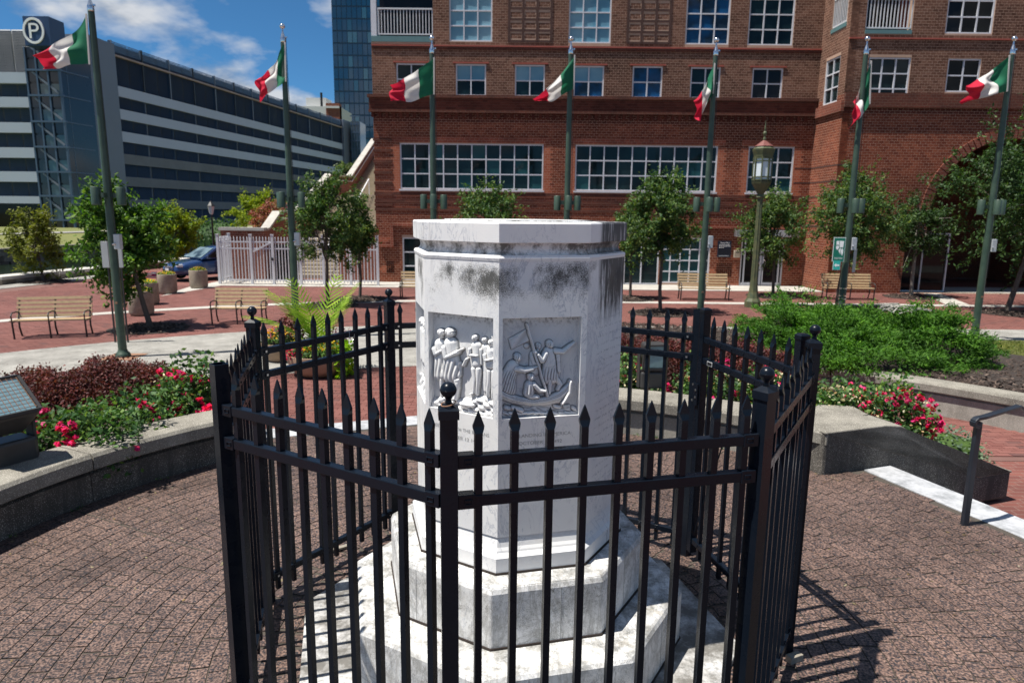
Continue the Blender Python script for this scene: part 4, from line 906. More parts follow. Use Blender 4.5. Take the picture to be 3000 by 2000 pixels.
# cornice with dentils
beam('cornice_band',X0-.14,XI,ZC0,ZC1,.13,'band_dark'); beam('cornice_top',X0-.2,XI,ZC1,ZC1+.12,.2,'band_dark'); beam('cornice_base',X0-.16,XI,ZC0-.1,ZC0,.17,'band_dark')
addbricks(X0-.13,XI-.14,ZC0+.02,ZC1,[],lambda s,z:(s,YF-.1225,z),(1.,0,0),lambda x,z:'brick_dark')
dm=MB(); dm.box(-.06,.06,-.1,.0,-.1,.1); DM=dm.mesh('dentil'); DM.materials.append(MATS['brick_dark'])
x=X0
while x<XI-.2: o=put(DM,'dentil',(x,YF-.01,ZC0-.2),0,bld); x+=.29
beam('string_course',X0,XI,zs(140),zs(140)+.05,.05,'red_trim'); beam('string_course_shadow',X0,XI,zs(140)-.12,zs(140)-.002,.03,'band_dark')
for z in grooves: beam('belt_strip',X0-.03,XI,z,z+.13,.02,'band_dark')  # proud dark strips painted in for shadowed recessed courses
lz=FX(*z5(300,150))[1]; beam('belt_strip',7.6,XI,lz-.05,lz+.04,.1,'band_orange')
for (x0,x1,zb,zt) in bigs: 
    beam('lintel',x0-.3,x1+.3,zt+.02,zt+.26,.02,'band_orange'); beam('sill',x0-.05,x1+.05,zb-.07,zb-.01,.05,'frame_white')
for w in Wins[4:11]: x0,x1,zb,zt=w[0]; beam('lintel_strip',x0-.12,x1+.12,zt+.02,zt+.07,.04,'red_trim')
# stepped corbel on the lower left
for a,b in (((z4(1760,845)),(z4(1880,845))),((z4(1880,650)),(z4(2070,650)))):
    p=FX(*a);q=FX(*b); beam('corbel_course',p[0],q[0],p[1]-.06,p[1]+.05,.09,'band_orange')
p=FX(*z4(1880,845)); q=FX(*z4(1880,650)); m=MB(BO); m.box(p[0]-.06,p[0]+.06,YF-.085,YF,p[1]-.05,q[1]+.04); m.build('corbel_course','band_orange',bld)
# side quoins: short grooved blocks at the left pier
for k in range(7): z=.35+k*.72*.62+2.3; beam('quoin_band',X0-.035,X0+.75,z,z+.12,.03,'band_dark')
# pierced brick vents
def vent(f,x0,x1,y0,y1):
    a,b,zb,zt=rect(f,x0,x1,y0,y1); m=MB(BO); n=int((b-a)/.085); k=int((zt-zb)/.085)
    for i in range(n):
        for j in range(k): m.box(a+(i+.15)*.085,a+(i+.7)*.085,YF-.0145,YF,zb+(j+.15)*.085,zb+(j+.75)*.085)
    m.build('brick_vent','pane_black',bld)
vent(z4,1825,1915,985,1095); vent(z5,590,900,780,1030); vent(z6,1900,2050,1010,1130)
# windows
def window(r,cols,rows,pn,Y=YF,ux=None,org=None,recess=.09,fw=.055,parent=bld,seed=0):
    x0,x1,z0,z1=r; rg=random.Random(int(x0*77)+int(z0*31)+seed)
    if ux is None: P=lambda s,d,z:Vector((s,Y+d,z))
    else: P=lambda s,d,z:Vector((org.x+ux.x*s-ux.y*d*-1*0+(-ux.y)*d,org.y+ux.y*s+ux.x*d,z))
    m=MB(BO)
    def bx(a,b,c,d,y0,y1):
        q=[P(a,y0,c),P(b,y0,c),P(b,y0,d),P(a,y0,d),P(a,y1,c),P(b,y1,c),P(b,y1,d),P(a,y1,d)]; m.add(q,[(0,1,2,3),(4,7,6,5),(0,4,5,1),(1,5,6,2),(2,6,7,3),(3,7,4,0)])
    bx(x0+.004,x0+fw,z0+.004,z1-.004,recess-.06,recess+.05); bx(x1-fw,x1-.004,z0+.004,z1-.004,recess-.06,recess+.05); bx(x0+fw,x1-fw,z0+.004,z0+fw,recess-.06,recess+.05); bx(x0+fw,x1-fw,z1-fw,z1-.004,recess-.06,recess+.05)
    cw=(x1-x0-fw)/cols; rh=(z1-z0-fw)/rows; mw=fw*.5
    for i in range(1,cols): xx=x0+fw/2+cw*i; bx(xx-mw/1.1,xx+mw/1.1,z0+fw,z1-fw,recess-.05,recess+.045)
    for j in range(1,rows): zz=z0+fw/2+rh*j; bx(x0+fw,x1-fw,zz-mw/1.1,zz+mw/1.1,recess-.045,recess+.045)
    w=m.build('window','frame_white',parent)
    if rows==1 and cols==2: w.name='glass_door'
    pv={}
    for i in range(cols):
        for j in range(rows):
            a,b=x0+fw/2+cw*i+mw*.7,x0+fw/2+cw*(i+1)-mw*.7; c,d=z0+fw/2+rh*j+mw*.7,z0+fw/2+rh*(j+1)-mw*.7
            mat=pn
            if pn=='mixA': mat='pane_blind' if j==1 else 'pane_dark'
            if pn=='mixB': mat='pane_blind' if j==1 else 'pane_blue'
            if pn=='mixC': mat='pane_teal' if rg.random()<(.42 if j==0 else .12) else 'pane_dark'
            tl=rg.uniform(-.006,.006); t2=rg.uniform(-.004,.004)
            mm=MB(BO); q=[P(a,recess+tl,c),P(b,recess-tl,c),P(b,recess-tl+t2,d),P(a,recess+tl+t2,d)]
            mm.add(q+[v+(P(0,.02,0)-P(0,0,0)) for v in q],[(0,1,2,3),(4,7,6,5),(0,4,5,1),(1,5,6,2),(2,6,7,3),(3,7,4,0)]); mm.build('pane',mat,w)
    return w
for w in Wins: window(*w)
# dark rooms behind so no light leaks
m=MB(BO); m.box(X0+.3,XI,YF+.36,YF+.6,ZO,ZTOP); m.build('room_back','pane_black',bld)
m=MB(BO); m.box(X0+.001,X0+.35,YF+.351,YF+26,ZO,balc[2]); m.build('side_wall','brick_far',bld)
# double door leaves: extra bars and ring handle
dx=(DOOR[0]+DOOR[1])/2; m=MB(BO)
for s in (-1,1): m.box(dx+s*.06-.02,dx+s*.06+.02,YF-.03,YF+.06,zg+.05,ztop-.3); m.box(dx+s*.45-.38,dx+s*.45+.38,YF+.03,YF+.06,.55-.6+.95,.55-.6+.99); m.box(dx+s*.45-.38,dx+s*.45+.38,YF-.01,YF+.06,zg+.03,zg+.14)
m.box(DOOR[0]+.14,DOOR[0]+.2,YF+.0,YF+.06,zg,ztop); m.box(DOOR[1]-.2,DOOR[1]-.14,YF+.0,YF+.06,zg,ztop); m.build('door_rails','frame_white',bld)
m=MB(BO)
for s in (-1,1): m.tube([(dx+s*(.05+.09*math.sin(a)),YF-.07,zg+1.0+.14*math.cos(a)) for a in np.linspace(0,math.pi,9)],.016,8)
m.build('door_handle','chrome',bld)
hx0=FX(*z5(905,260))[0]; hz1=FX(*z5(1000,200))[1]; hz0=FX(*z5(1000,322))[1]
m=MB(BO); m.box(hx0,DOOR[1]+.5,YF-.35,YF,hz0,hz1); m.build('door_canopy','sign_silver',bld,bev=.02)
# left balcony: recessed, white railing on teal slab
bx0,bx1,bz=X0,balc[1],balc[2]
m=MB(BO); m.box(bx0,bx1,YF-.02,YF+2.2,bz,bz+.22); m.build('balcony_slab','teal_trim',bld)
m=MB(BO); m.box(bx0+.2,bx1,YF+2.2,YF+2.5,bz+.2,ZTOP); m.build('balcony_back_wall','brick_far',bld)
m=MB(BO); m.box(bx1,bx1+.3,YF+.36,YF+2.3,bz,ZTOP); m.build('balcony_side_wall','brick_far',bld)
m=MB(BO); m.box(bx0,bx1,YF-.02,YF+2.2,bz+2.85,bz+3.05); m.build('balcony_slab','teal_trim',bld)
m=MB(BO); m.box(bx0+.25,bx1,YF+.05,YF+2.2,bz+2.3,bz+2.84); m.build('balcony_beam','band_red',bld)
m=MB(BO); m.box(bx0+.9,bx1-.15,YF+2.12,YF+2.2,bz+.22,bz+1.9); o=m.build('balcony_door','frame_white',bld)
for k in range(3):
    a=bx0+.98+k*.7; m=MB(BO); m.box(a,a+.62,YF+2.08,YF+2.12,bz+.3,bz+1.85); m.build('pane','pane_blind',o)
def railing(pts,z0,h,name='railing',mat='white_paint'):
    m=MB(BO)
    for p,q in zip(pts[:-1],pts[1:]): m.bar(p+Vector((0,0,z0+h)),q+Vector((0,0,z0+h)),.07,.06); m.bar(p+Vector((0,0,z0+.08)),q+Vector((0,0,z0+.08)),.04,.05)
    o=m.build(name,mat,bld); bm_=MB(); bm_.box(-.016,.016,-.016,.016,.09,h); B_=bm_.mesh('baluster'); B_.materials.append(MATS[mat])
    for p,q in zip(pts[:-1],pts[1:]):
        n=int((q-p).length/.125)
        for k in range(n+1): c=p.lerp(q,k/n); b=bpy.data.objects.new('baluster',B_); COL.objects.link(b); b.parent=o; b.location=c+Vector((0,0,z0))-BO
    return o
railing([Vector((bx0+.25,YF+2.0,0)),Vector((bx0+.3,YF+.02,0)),Vector((bx1-.03,YF+.02,0))],bz+.22,1.05)
m=MB(BO); m.box(bx0-.0,bx0+.22,YF+.0,YF+.2,bz+.22,ZTOP); m.build('corner_column','frame_white',bld)
# side face of the projecting wing (lit) and the wing front with an arch
SD=Vector((XI-XI+.05,YB-YF,0)); Ls=SD.length; us=SD.normalized(); os_=Vector((XI,YF,0))
def sp(s,z,d=0): return Vector((os_.x+us.x*s+us.y*d*1.0*-0-(-us.y)*d*0+(-us.y)*0,os_.y+us.y*s,z))+Vector((us.y,-us.x,0))*d
zcs0=ZC0-.18; zcs1=ZC1+.05
# side window and side balcony opening
sw=(.55,1.75,FX(*z3(1150,670))[1]-.05,FX(*z3(1150,405))[1]); sb=(.75,2.0,FX(*z3(1170,262))[1]+.1,ZTOP+1)
m=MB(BO)
for a,b,c,d in decomp(0,Ls,ZO,ZTOP,[sw,sb]):
    q=[sp(a,c),sp(b,c),sp(b,d),sp(a,d)]; q2=[v+Vector((.3,0,0)) for v in q]; m.add(q+q2,[(0,1,2,3),(4,7,6,5),(0,4,5,1),(1,5,6,2),(2,6,7,3),(3,7,4,0)])
m.build('wing_side_wall','mortar',bld)
addbricks(0,Ls,ZO+.01,ZTOP,[sw,sb],lambda s,z:tuple(sp(s,z,-.0076)),tuple(us),lambda x,z:'brick_brown' if z>ZC1 else 'brick_red')
WM=MB(BO)
window(sw,2,3,'pane_dark',ux=us,org=os_-Vector((.0,0,0)),recess=.08)
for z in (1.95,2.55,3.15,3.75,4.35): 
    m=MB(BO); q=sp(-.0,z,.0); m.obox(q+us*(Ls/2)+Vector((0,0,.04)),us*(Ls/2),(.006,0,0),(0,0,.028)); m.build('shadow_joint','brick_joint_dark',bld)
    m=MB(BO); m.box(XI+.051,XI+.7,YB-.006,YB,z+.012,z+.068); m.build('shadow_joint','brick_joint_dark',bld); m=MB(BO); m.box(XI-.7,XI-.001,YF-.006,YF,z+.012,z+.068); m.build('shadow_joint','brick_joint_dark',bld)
m=MB(BO); q=sp(Ls/2,(zcs0+ZC0)/2+.1); m.obox(q+Vector((-.04,0,0)),us*(Ls/2+.05),(.06,0,0),(0,0,.2)); m.build('cornice_band','band_red',bld)
# wing front
ar_c=FX(2945,640,YB); AR=3.05
def fr(f,*a): return rect(f,*a,Y=YB)
w2=[(fr(z3,1368,1632,360,655),3,3,'pane_dark'),(fr(z3,1868,2075,368,578),2,2,'pane_black')]
ua=fr(z3,1868,2165,0,212); w2.append(((ua[0],ua[1],ua[2],ua[2]+2.9),3,5,'pane_black'))
bo=fr(z3,1362,1655,50,214); bop=(bo[0],bo[1],bo[2],ZTOP+1)
archops=[]
for i in range(24):
    z0_=ar_c[1]+AR*i/24; hw=math.sqrt(max(AR**2-(AR*i/24+.02)**2,0)); archops.append((ar_c[0]-hw,ar_c[0]+hw,z0_,ar_c[1]+AR*(i+1)/24))
archops.append((ar_c[0]-AR,ar_c[0]+AR,zg,ar_c[1]))
dleft=FX(*z7(1085,1000),YB)[0]
ops2=[w[0] for w in w2]+[bop]+archops+[(dleft,ar_c[0]-AR+.01,zg,FX(*z7(1150,800),YB)[1])]
wallcore('wing_wall',XI+.05,XR,ZO,ZTOP,ops2,YB,'mortar')
addbricks(XI+.05,XR,ZO+.01,ZTOP,ops2,lambda s,z:(s,YB+.0076,z),(1.,0,0),lambda x,z:'brick_brown' if z>ZC1 else('brick_dark' if z>ZC0-.3 else 'brick_red'))
for w in w2: window(*w,Y=YB)
beam('cornice_band',XI+.05,XR,ZC0-.05,ZC1,.12,'band_dark',YB); beam('string_course',XI+.05,XR,9.0,9.05,.05,'red_trim',YB)
m=MB(BO); N=48
for i in range(N):
    a0,a1=math.pi*i/N,math.pi*(i+1)/N-.012; q=[Vector((ar_c[0]+r*math.cos(a),YB-.045,ar_c[1]+r*math.sin(a))) for r,a in ((AR-.02,a0),(AR+.36,a0),(AR+.36,a1),(AR-.02,a1))]; m.extr(q,(0,.2,0))
m.build('arch_ring','band_red',bld)
m=MB(BO); m.box(ar_c[0]-AR-1.2,XR,YB+7.4,YB+7.6,ZO,9); m.build('arch_back_wall','brick_far',bld)
m=MB(BO); m.box(dleft-1,XR,YB+.36,YB+7.5,ar_c[1]+AR+.1,ar_c[1]+AR+.3); m.build('arch_ceiling','band_dark',bld)
m=MB(BO); m.box(dleft-.4,dleft-.1,YB+.36,YB+7.5,ZO,9); m.build('arch_side_wall','brick_far',bld); m=MB(BO); m.box(XR-.3,XR,YB+.36,YB+7.5,ZO,9); m.build('arch_side_wall','brick_far',bld)
window((dleft,dleft+2.1,zg,FX(*z7(1150,800),YB)[1]+.3),2,1,'pane_black',Y=YB+.5)
# wing balconies
m=MB(BO); m.box(bop[0],bop[1],YB-.03,YB+1.6,bop[2],bop[2]+.14); m.build('balcony_slab','teal_trim',bld)
m=MB(BO); m.box(bop[0]-.3,bop[1]+.3,YB+1.6,YB+1.8,bop[2],ZTOP); m.build('balcony_back_wall','pane_black',bld)
railing([Vector((bop[0]+.03,YB+.05,0)),Vector((bop[1]-.03,YB+.05,0))],bop[2]+.14,1.1)
p0=sp(sb[0]+.03,0,-.05);p1=sp(sb[1]-.03,0,-.05); railing([Vector((p0.x,p0.y,0)),Vector((p1.x,p1.y,0))],sb[2]+.14,1.1)
m=MB(BO); q=sp((sb[0]+sb[1])/2,sb[2]+.07,-.1); m.obox(q,us*((sb[1]-sb[0])/2),(.13,0,0),(0,0,.07)); m.build('balcony_slab','teal_trim',bld)
m=MB(BO); m.box(XI+.31,XI+.5,YB+.4,YF,ZO,ZTOP); m.build('room_back','pane_black',bld)
m=MB(BO); m.box(X0,XR,YF+.7,YF+12,ZTOP-.4,ZTOP); m.build('roof_slab','brick_dark',bld)
# all wall bricks: the largest as single parts, the rest as one field per colour
for mat,(c,hx,ax) in BK.items():
    if not c: continue
    C=np.array(c,float);HX_=np.array(hx);AX_=np.array(ax,float); n=len(C); AY_=np.tile([0,0,1.],(n,1)); 
    lim={'brick_red':180,'brick_brown':60,'brick_dark':30,'brick_orange':30}[mat]
    C=C+np.cross(AX_,AY_)*RNG.uniform(0,.0003,n)[:,None]
    bricks(bld,C,HX_,np.full(n,.1016/2-.005),np.full(n,.008),AX_,AY_,mat,'brick',lim,'brick_field',BO)
# wall furniture
pl=rect(z5,612,848,400,685); pq=thing('wall_plaque','dark navy directory plaque with white script on brick wall beside glass doors','plaque',((pl[0]+pl[1])/2,YF-.02,pl[2]))
m=MB(pq.location); m.box(pl[0],pl[1],YF-.06,YF-.02,pl[2],pl[3]); m.build('board','sign_navy',pq,bev=.004)
def textmesh(txt,w,h,P,ux,uz,off,mat,parent,name='lettering',shear=0):
    cu=bpy.data.curves.new('t','FONT'); cu.body=txt; cu.size=1; cu.shear=shear; tmp=bpy.data.objects.new('t',cu); me=bpy.data.meshes.new_from_object(tmp); bpy.data.objects.remove(tmp); bpy.data.curves.remove(cu)
    xs=[v.co.x for v in me.vertices]; ys=[v.co.y for v in me.vertices]; x0,x1,y0,y1=min(xs),max(xs),min(ys),max(ys)
    for v in me.vertices: v.co=P+ux*((v.co.x-x0)/(x1-x0)*w)+uz*((v.co.y-y0)/(y1-y0)*h)-off
    return link(name,me,mat,parent)
PW=pl[1]-pl[0]; PH=pl[3]-pl[2]; UX=Vector((1,0,0)); UZ=Vector((0,0,1))
textmesh('Scarlett Place',PW*.7,PH*.1,Vector((pl[0]+PW*.16,YF-.062,pl[3]-PH*.15)),UX,UZ,pq.location,'sign_white',pq,shear=.3)
for k,wd in enumerate((.8,.82,.36)):      # body text, too small to read: lines of it
    m=MB(pq.location); zc=pl[3]-PH*(.23+.085*k); x=pl[0]+PW*.1; e=pl[0]+PW*(.1+wd)
    while x<e: l=random.uniform(.03,.07); m.box(x,min(x+l,e),YF-.0625,YF-.06,zc-.012,zc+.012); x+=l+.02
    m.build('text_line','sign_white',pq)
m=MB(pq.location); m.box(pl[0]+PW*.1,pl[0]+PW*.85,YF-.0625,YF-.06,pl[2]+PH*.08,pl[2]+PH*.11); m.build('text_line','sign_grey_pale',pq)
for k in range(6): m=MB(pq.location); zc=pl[2]+PH*(.2+.07*k); m.box(pl[0]+PW*.06,pl[1]-PW*.06,YF-.064,YF-.06,zc,zc+.012); m.build('directory_slot','black_metal',pq)
mb=rect(z5,895,1000,560,690); bxo=thing('wall_box','beige metal box with slot fixed on brick beside plaque','box',((mb[0]+mb[1])/2,YF-.02,mb[2]))
m=MB(bxo.location); m.box(mb[0],mb[1],YF-.16,YF-.02,mb[2],mb[3]); m.build('case','planter_stone',bxo,bev=.01); m=MB(bxo.location); m.box(mb[0]+.05,mb[1]-.05,YF-.163,YF-.155,mb[3]-.1,mb[3]-.07); m.build('slot','black_metal',bxo)
# ------------------------------------------------------------------ outside staircase, white gate fence
stc=thing('brick_staircase','long outdoor concrete staircase with brick parapet climbing left of the brick building','staircase',(-9,31,ZO)); SO=Vector(stc.location)
XL,XRt=-10.8,-6.35
flights=[(31.6,35.2,ZO,1.05,11),(36.6,42.2,1.05,3.35,14),(46.8,55.5,3.35,6.6,20)]
TR=MB(); TR.box(-.5,.5,-.5,.5,-.5,.5); TRM=TR.mesh('tread'); TRM.materials.append(MATS['step_tan'])
for y0,y1,za,zb,n in flights:
    for k in range(n):
        zt=za+(zb-za)*(k+1)/n; ya=y0+(y1-y0)*k/n
        o=bpy.data.objects.new('tread',TRM); COL.objects.link(o); o.parent=stc; o.location=Vector(((XL+XRt)/2,(ya+y1+.4)/2,zt-.08))-SO; o.scale=(XRt-XL-.02,y1+.4-ya,.16 if k else .19)
        m=None
m=MB(SO); m.box(XL+.02,XRt-.02,35.4,36.7,.8,1.045); m.build('landing','concrete_light',stc); m=MB(SO); m.box(XL+.02,XRt-.02,42.3,47,3.1,3.345); m.build('landing','concrete_light',stc)
m=MB(SO); m.extr([Vector((XL+.1,y,z)) for y,z in ((32.3,ZO),(35.3,.8),(36.7,.8),(42.2,3.05),(47,3.05),(55.5,6.2),(55.5,ZO))],(XRt-XL-.2,0,0)); m.build('stair_core','brick_far',stc)
prof=[(30.6,1.55),(31.0,1.58),(32.6,2.3),(35.6,2.32),(42,4.5),(47.2,4.62),(56,7.9)]
m=MB(SO); m.extr([Vector((XL-.3,y,z)) for y,z in [(30.6,ZO)]+prof+[(56,ZO)]],(.3,0,0)); m.build('parapet','brick_far',stc)
for (a,za),(b,zb) in zip(prof[:-1],prof[1:]): m=MB(SO); m.bar((XL-.15,a,za+.05),(XL-.15,b+.02,zb+.05),.4,.1); m.build('coping','concrete_light',stc)
for (a,za),(b,zb) in zip(prof[2:-1],prof[3:]): m=MB(SO); m.bar((XL+.06,a,za-.25),(XL+.06,b,zb-.25),.05,.05); m.build('handrail','white_paint',stc)
m=MB(SO)
for (a,za),(b,zb) in (((31.4,.35),(35.3,2.0)),((36.4,2.05),(42.2,4.3))):
    m.bar((-8.6,a,za),(-8.6,b,zb),.06,.06); m.bar((-8.6,a,za-.95),(-8.6,a,za),.05,.05,(0,1,0)); m.bar((-8.6,b,zb-.95),(-8.6,b,zb),.05,.05,(0,1,0))
m.build('centre_handrail','white_paint',stc)
xf0=GY(649,690,30.4).x
m=MB(SO); m.box(xf0,XL,30.3,30.6,ZO,1.55); m.build('front_wall','brick_far',stc); m=MB(SO); m.box(xf0-.06,XL+.05,30.24,30.66,1.551,1.68); m.build('coping','concrete_light',stc)
m=MB(SO); m.box(XRt+.01,X0+.0,30.35,31.4,ZO,1.6) if X0>XRt+.05 else None
m.box(-7.55,X0-.01,30.2,30.5,ZO,1.7) ; m.build('base_wall','brick_far',stc)
m=MB(SO); m.box(XL+.03,XL+1.25,30.95,31.0,ZO,.95); m.build('dark_opening','pane_black',stc); 
# white gate fence
YG=28.55; gx0,gx1=-12.07,-5.55; wg=thing('white_picket_gate','tall white metal picket fence and gates across the foot of the brick staircase','gate',((gx0+gx1)/2,YG,ZO)); WO=Vector(wg.location)
zt=GY(900,690,YG).z
posts=[gx0,GY(733,700,YG).x,GY(797,700,YG).x,GY(878,700,YG).x,GY(945,700,YG).x,GY(1025,700,YG).x,gx1]
pm=MB(); pm.box(-.05,.05,-.05,.05,0,zt-ZO); pm.box(-.062,.062,-.062,.062,zt-ZO,zt-ZO+.03); PM=pm.mesh('post'); PM.materials.append(MATS['white_paint'])
kb=MB(); kb.box(-.017,.017,-.017,.017,.1,zt-ZO-.12); kb.add([(-.017,-.017,zt-ZO-.12),(.017,-.017,zt-ZO-.12),(.017,.017,zt-ZO-.12),(-.017,.017,zt-ZO-.12),(0,0,zt-ZO-.05)],[(0,1,4),(1,2,4),(2,3,4),(3,0,4)]); KB=kb.mesh('picket'); KB.materials.append(MATS['white_paint'])
for x in posts: put(PM,'post',(x,YG,ZO),0,wg)
for a,b in zip(posts[:-1],posts[1:]):
    for z in (zt-.28,zt-.55,ZO+.2): m=MB(WO); m.bar((a+.05,YG,z),(b-.05,YG,z),.04,.05); m.build('rail','white_paint',wg)
    n=max(2,int((b-a)/.125))
    for k in range(1,n): put(KB,'picket',(a+(b-a)*k/n,YG,ZO),0,wg)
put(PM,'post',(gx0-.06,YG+1.3,ZO),0,wg)
for z in (zt-.28,zt-.55,ZO+.2): m=MB(WO); m.bar((gx0,YG+.05,z),(gx0-.06,YG+1.3,z),.04,.05); m.build('rail','white_paint',wg)
for k in range(1,10): put(KB,'picket',(gx0-.06*k/10,YG+1.3*k/10,ZO),0,wg)
a,b=posts[1],posts[2]; m=MB(WO); m.bar((a+.1,YG-.03,ZO+1.35),(b-.06,YG-.03,zt-.3),.03,.06); m.build('gate_brace','white_paint',wg)
m=MB(WO)
for x in (posts[2],posts[3]): m.box(x-.03,x+.03,YG-.09,YG-.05,ZO+1.0,ZO+1.12)
m.build('latch','black_metal',wg)

# ------------------------------------------------------------------ parking garage beyond the canal
gar=thing('parking_garage','long parking garage with white bands and dark louvres and blue P sign at left','building',(-50,95,ZO)); GO=Vector(gar.location)
Ga=GY(348,400,94.); Gb=GY(1003,500,170.); Ga.z=Gb.z=0; gu=(Gb-Ga); GL=gu.length; gu.normalize(); gn=Vector((gu.y,-gu.x,0))
if gn.dot(Vector((0,0,0))-Ga)<0: gn=-gn
zg_=lambda py:GY(352,py,94.).z
zroof=zg_(118); zbeam=zg_(161); bands=[(zg_(250),zg_(281)),(zg_(318),zg_(348)),(zg_(384),zg_(414)),(zg_(450),zg_(480)),(zg_(517),zg_(545)),(zg_(583),zg_(610)),(zg_(648),zg_(668))]
def gbox(s0,s1,d0,d1,z0,z1,name,mat,par=gar):
    m=MB(GO); c=Ga+gu*((s0+s1)/2)+gn*((d0+d1)/2)+Vector((0,0,(z0+z1)/2)); m.obox(c,gu*((s1-s0)/2),gn*((d1-d0)/2),(0,0,(z1-z0)/2)); return m.build(name,mat,par)
gbox(0,GL,-30,-.35,ZO-1,zroof-.3,'core','garage_conc')
def louvre_mesh(w,h,mat):
    n=max(4,int(h/.17)); V=[];F=[]
    for k in range(n):
        z0=h*k/n; z1=h*(k+.93)/n; b=len(V); V+=[(0,-.0,z0),(w,-.0,z0),(w,-.0,z1),(0,-.0,z1)]; V[b]=(0,-.12,z0);V[b+1]=(w,-.12,z0)
        F.append((b,b+1,b+2,b+3)); F.append((b+3,b+2,b+1,b)) if 0 else None
    me=bpy.data.meshes.new('louvre'); me.from_pydata(V,[],F); me.update(); me.materials.append(MATS[mat]); return me
NB=13; bw=GL/NB
def lvpanel(s,z,me,par=gar):
    o=bpy.data.objects.new('louvre',me); COL.objects.link(o); o.parent=par
    X=gu; Yv=-gn
    p=Ga+gu*s+gn*(-.05)-GO; o.matrix_local=Matrix(((X.x,Yv.x,0,p.x),(X.y,Yv.y,0,p.y),(0,0,1,z-GO.z),(0,0,0,1)))
lev=[(zroof-.05,zbeam+.12),(zbeam-.1,bands[0][0])]+[(bands[i][1],bands[i+1][0]) for i in range(6)]
flip=gu.cross(Vector((0,0,1))).dot(gn)<0
for top,bot in lev:
    h=top-bot; me=louvre_mesh(bw/2-.16,h,'louvre')
    for i in range(NB):
        for q in (0,1): lvpanel(i*bw+.22+q*(bw/2-.06),bot,me)
    for i in range(NB+1): gbox(i*bw-.14,i*bw+.14,-.3,-.02,bot,top,'mullion','garage_grey' if i%2 else 'louvre')
for i,(t_,b_) in enumerate(bands): gbox(0,GL,-.3,.22,b_,t_,'spandrel_band','garage_panel' if i<3 else 'garage_conc')
gbox(0,GL,-.2,.3,zbeam-.1,zbeam+.12,'roof_beam','rusty_beam')
for i in range(NB+1): gbox(i*bw-.1,i*bw+.1,-.3,.12,bands[0][0],zroof,'fin','garage_grey' if i%2==0 else 'black_metal')
# far end: grey pier and glass stair
e0=GL; pz=GY(1010,352,171).z; gbox(e0,e0+5.,-8,.6,ZO-1,pz,'end_pier','garage_grey')
gx=GY(1022,400,172.); gx2=GY(1056,400,176.); m=MB(GO); m.box(gx.x+.3,gx2.x+.5,173,180,ZO-1,GY(1040,357,174).z); o=m.build('end_glass_stair','garage_glass',gar)
for k in range(1,14): m=MB(GO); z=k*1.9; m.box(gx.x+.2,gx2.x+.6,172.8,173.02,z,z+.25); m.build('floor_line','steel_blue',o)
for k in range(4): m=MB(GO); x=gx.x+.4+k*(gx2.x-gx.x)/3; m.box(x,x+.2,172.85,173.05,ZO,GY(1040,358,174).z); m.build('glazing_bar','steel_blue',o)
# corner: grey pier, glass stair tower, left block
Yc=84.; cl=GY(100,400,Yc); cc=GY(196,400,Yc); zt_t=GY(110,140,Yc).z; cr_=Ga+gu*(-5.2)+gn*.4
m=MB(GO); pa=Ga+gu*(-.0)+gn*.5; pb=Ga+gu*(-5.4)+gn*.9; q=[pa,pb,pb-gn*4,pa-gn*4]; 
m.prism([(v.x,v.y) for v in (q if 1 else q)],ZO-1,GY(300,108,90).z); m.build('corner_pier','garage_grey',gar)
zs_floor=[GY(201,y,Yc).z for y in (208,282,358,432,505,575,645)]
z_base=GY(201,668,Yc).z
m=MB(GO); m.prism([(cl.x,Yc),(cc.x,Yc),(pb.x+.2,pb.y),(cl.x,pb.y)],z_base,zt_t); tw=m.build('stair_tower','garage_glass_dark',gar)
m=MB(GO); m.prism([(cl.x-.1,Yc-.1),(cc.x+.1,Yc-.1),(pb.x+.3,pb.y),(cl.x-.1,pb.y)],ZO-2,z_base); m.build('tower_plinth','garage_conc',gar)
nx=3; 
for i in range(nx):
    for j in range(len(zs_floor)):
        za=zs_floor[j]; zb_=zs_floor[j-1] if j>0 else zt_t
        for h in (0,1):
            m=MB(GO); x0=cl.x+(cc.x-cl.x)*i/nx+.12; x1=cl.x+(cc.x-cl.x)*(i+1)/nx-.12; c0=za+(zb_-za)*h/2+.12; c1=za+(zb_-za)*(h+1)/2-.08; m.box(x0,x1,Yc-.12,Yc-.04,c0,c1); m.build('pane','garage_glass' if (i>0 and h==0) else 'garage_glass_dark',tw)
for z in zs_floor:
    m=MB(GO); m.box(cl.x,cc.x+.25,Yc-.35,Yc+.0,z-.1,z+.12); m.build('floor_line','steel_blue',tw)
    dv_=Vector((pb.x-cc.x,pb.y-Yc,0)); m=MB(GO); m.bar(Vector((cc.x+.1,Yc,z)),Vector((cc.x+.1,Yc,z))+dv_,.16,.14); m.build('floor_line','steel_blue',tw)
    m=MB(GO); m.bar((cc.x-3.1,Yc-.2,z+2.6),(cc.x-.2,Yc-.2,z+.2),.08,.22); m.build('stair_string','garage_grey',tw)
for x in (cl.x+.1,cl.x+(cc.x-cl.x)*.33,cl.x+(cc.x-cl.x)*.66,cc.x): m=MB(GO); m.box(x-.09,x+.09,Yc-.3,Yc-.02,z_base,zt_t); m.build('glazing_bar','steel_blue',tw)
for k in range(1,5):
    p=Vector((cc.x,Yc,0)).lerp(Vector((pb.x,pb.y,0)),k/5); m=MB(GO); m.box(p.x-.02,p.x+.05,p.y-.05,p.y+.05,z_base,zt_t); m.build('glazing_bar','steel_blue',tw)
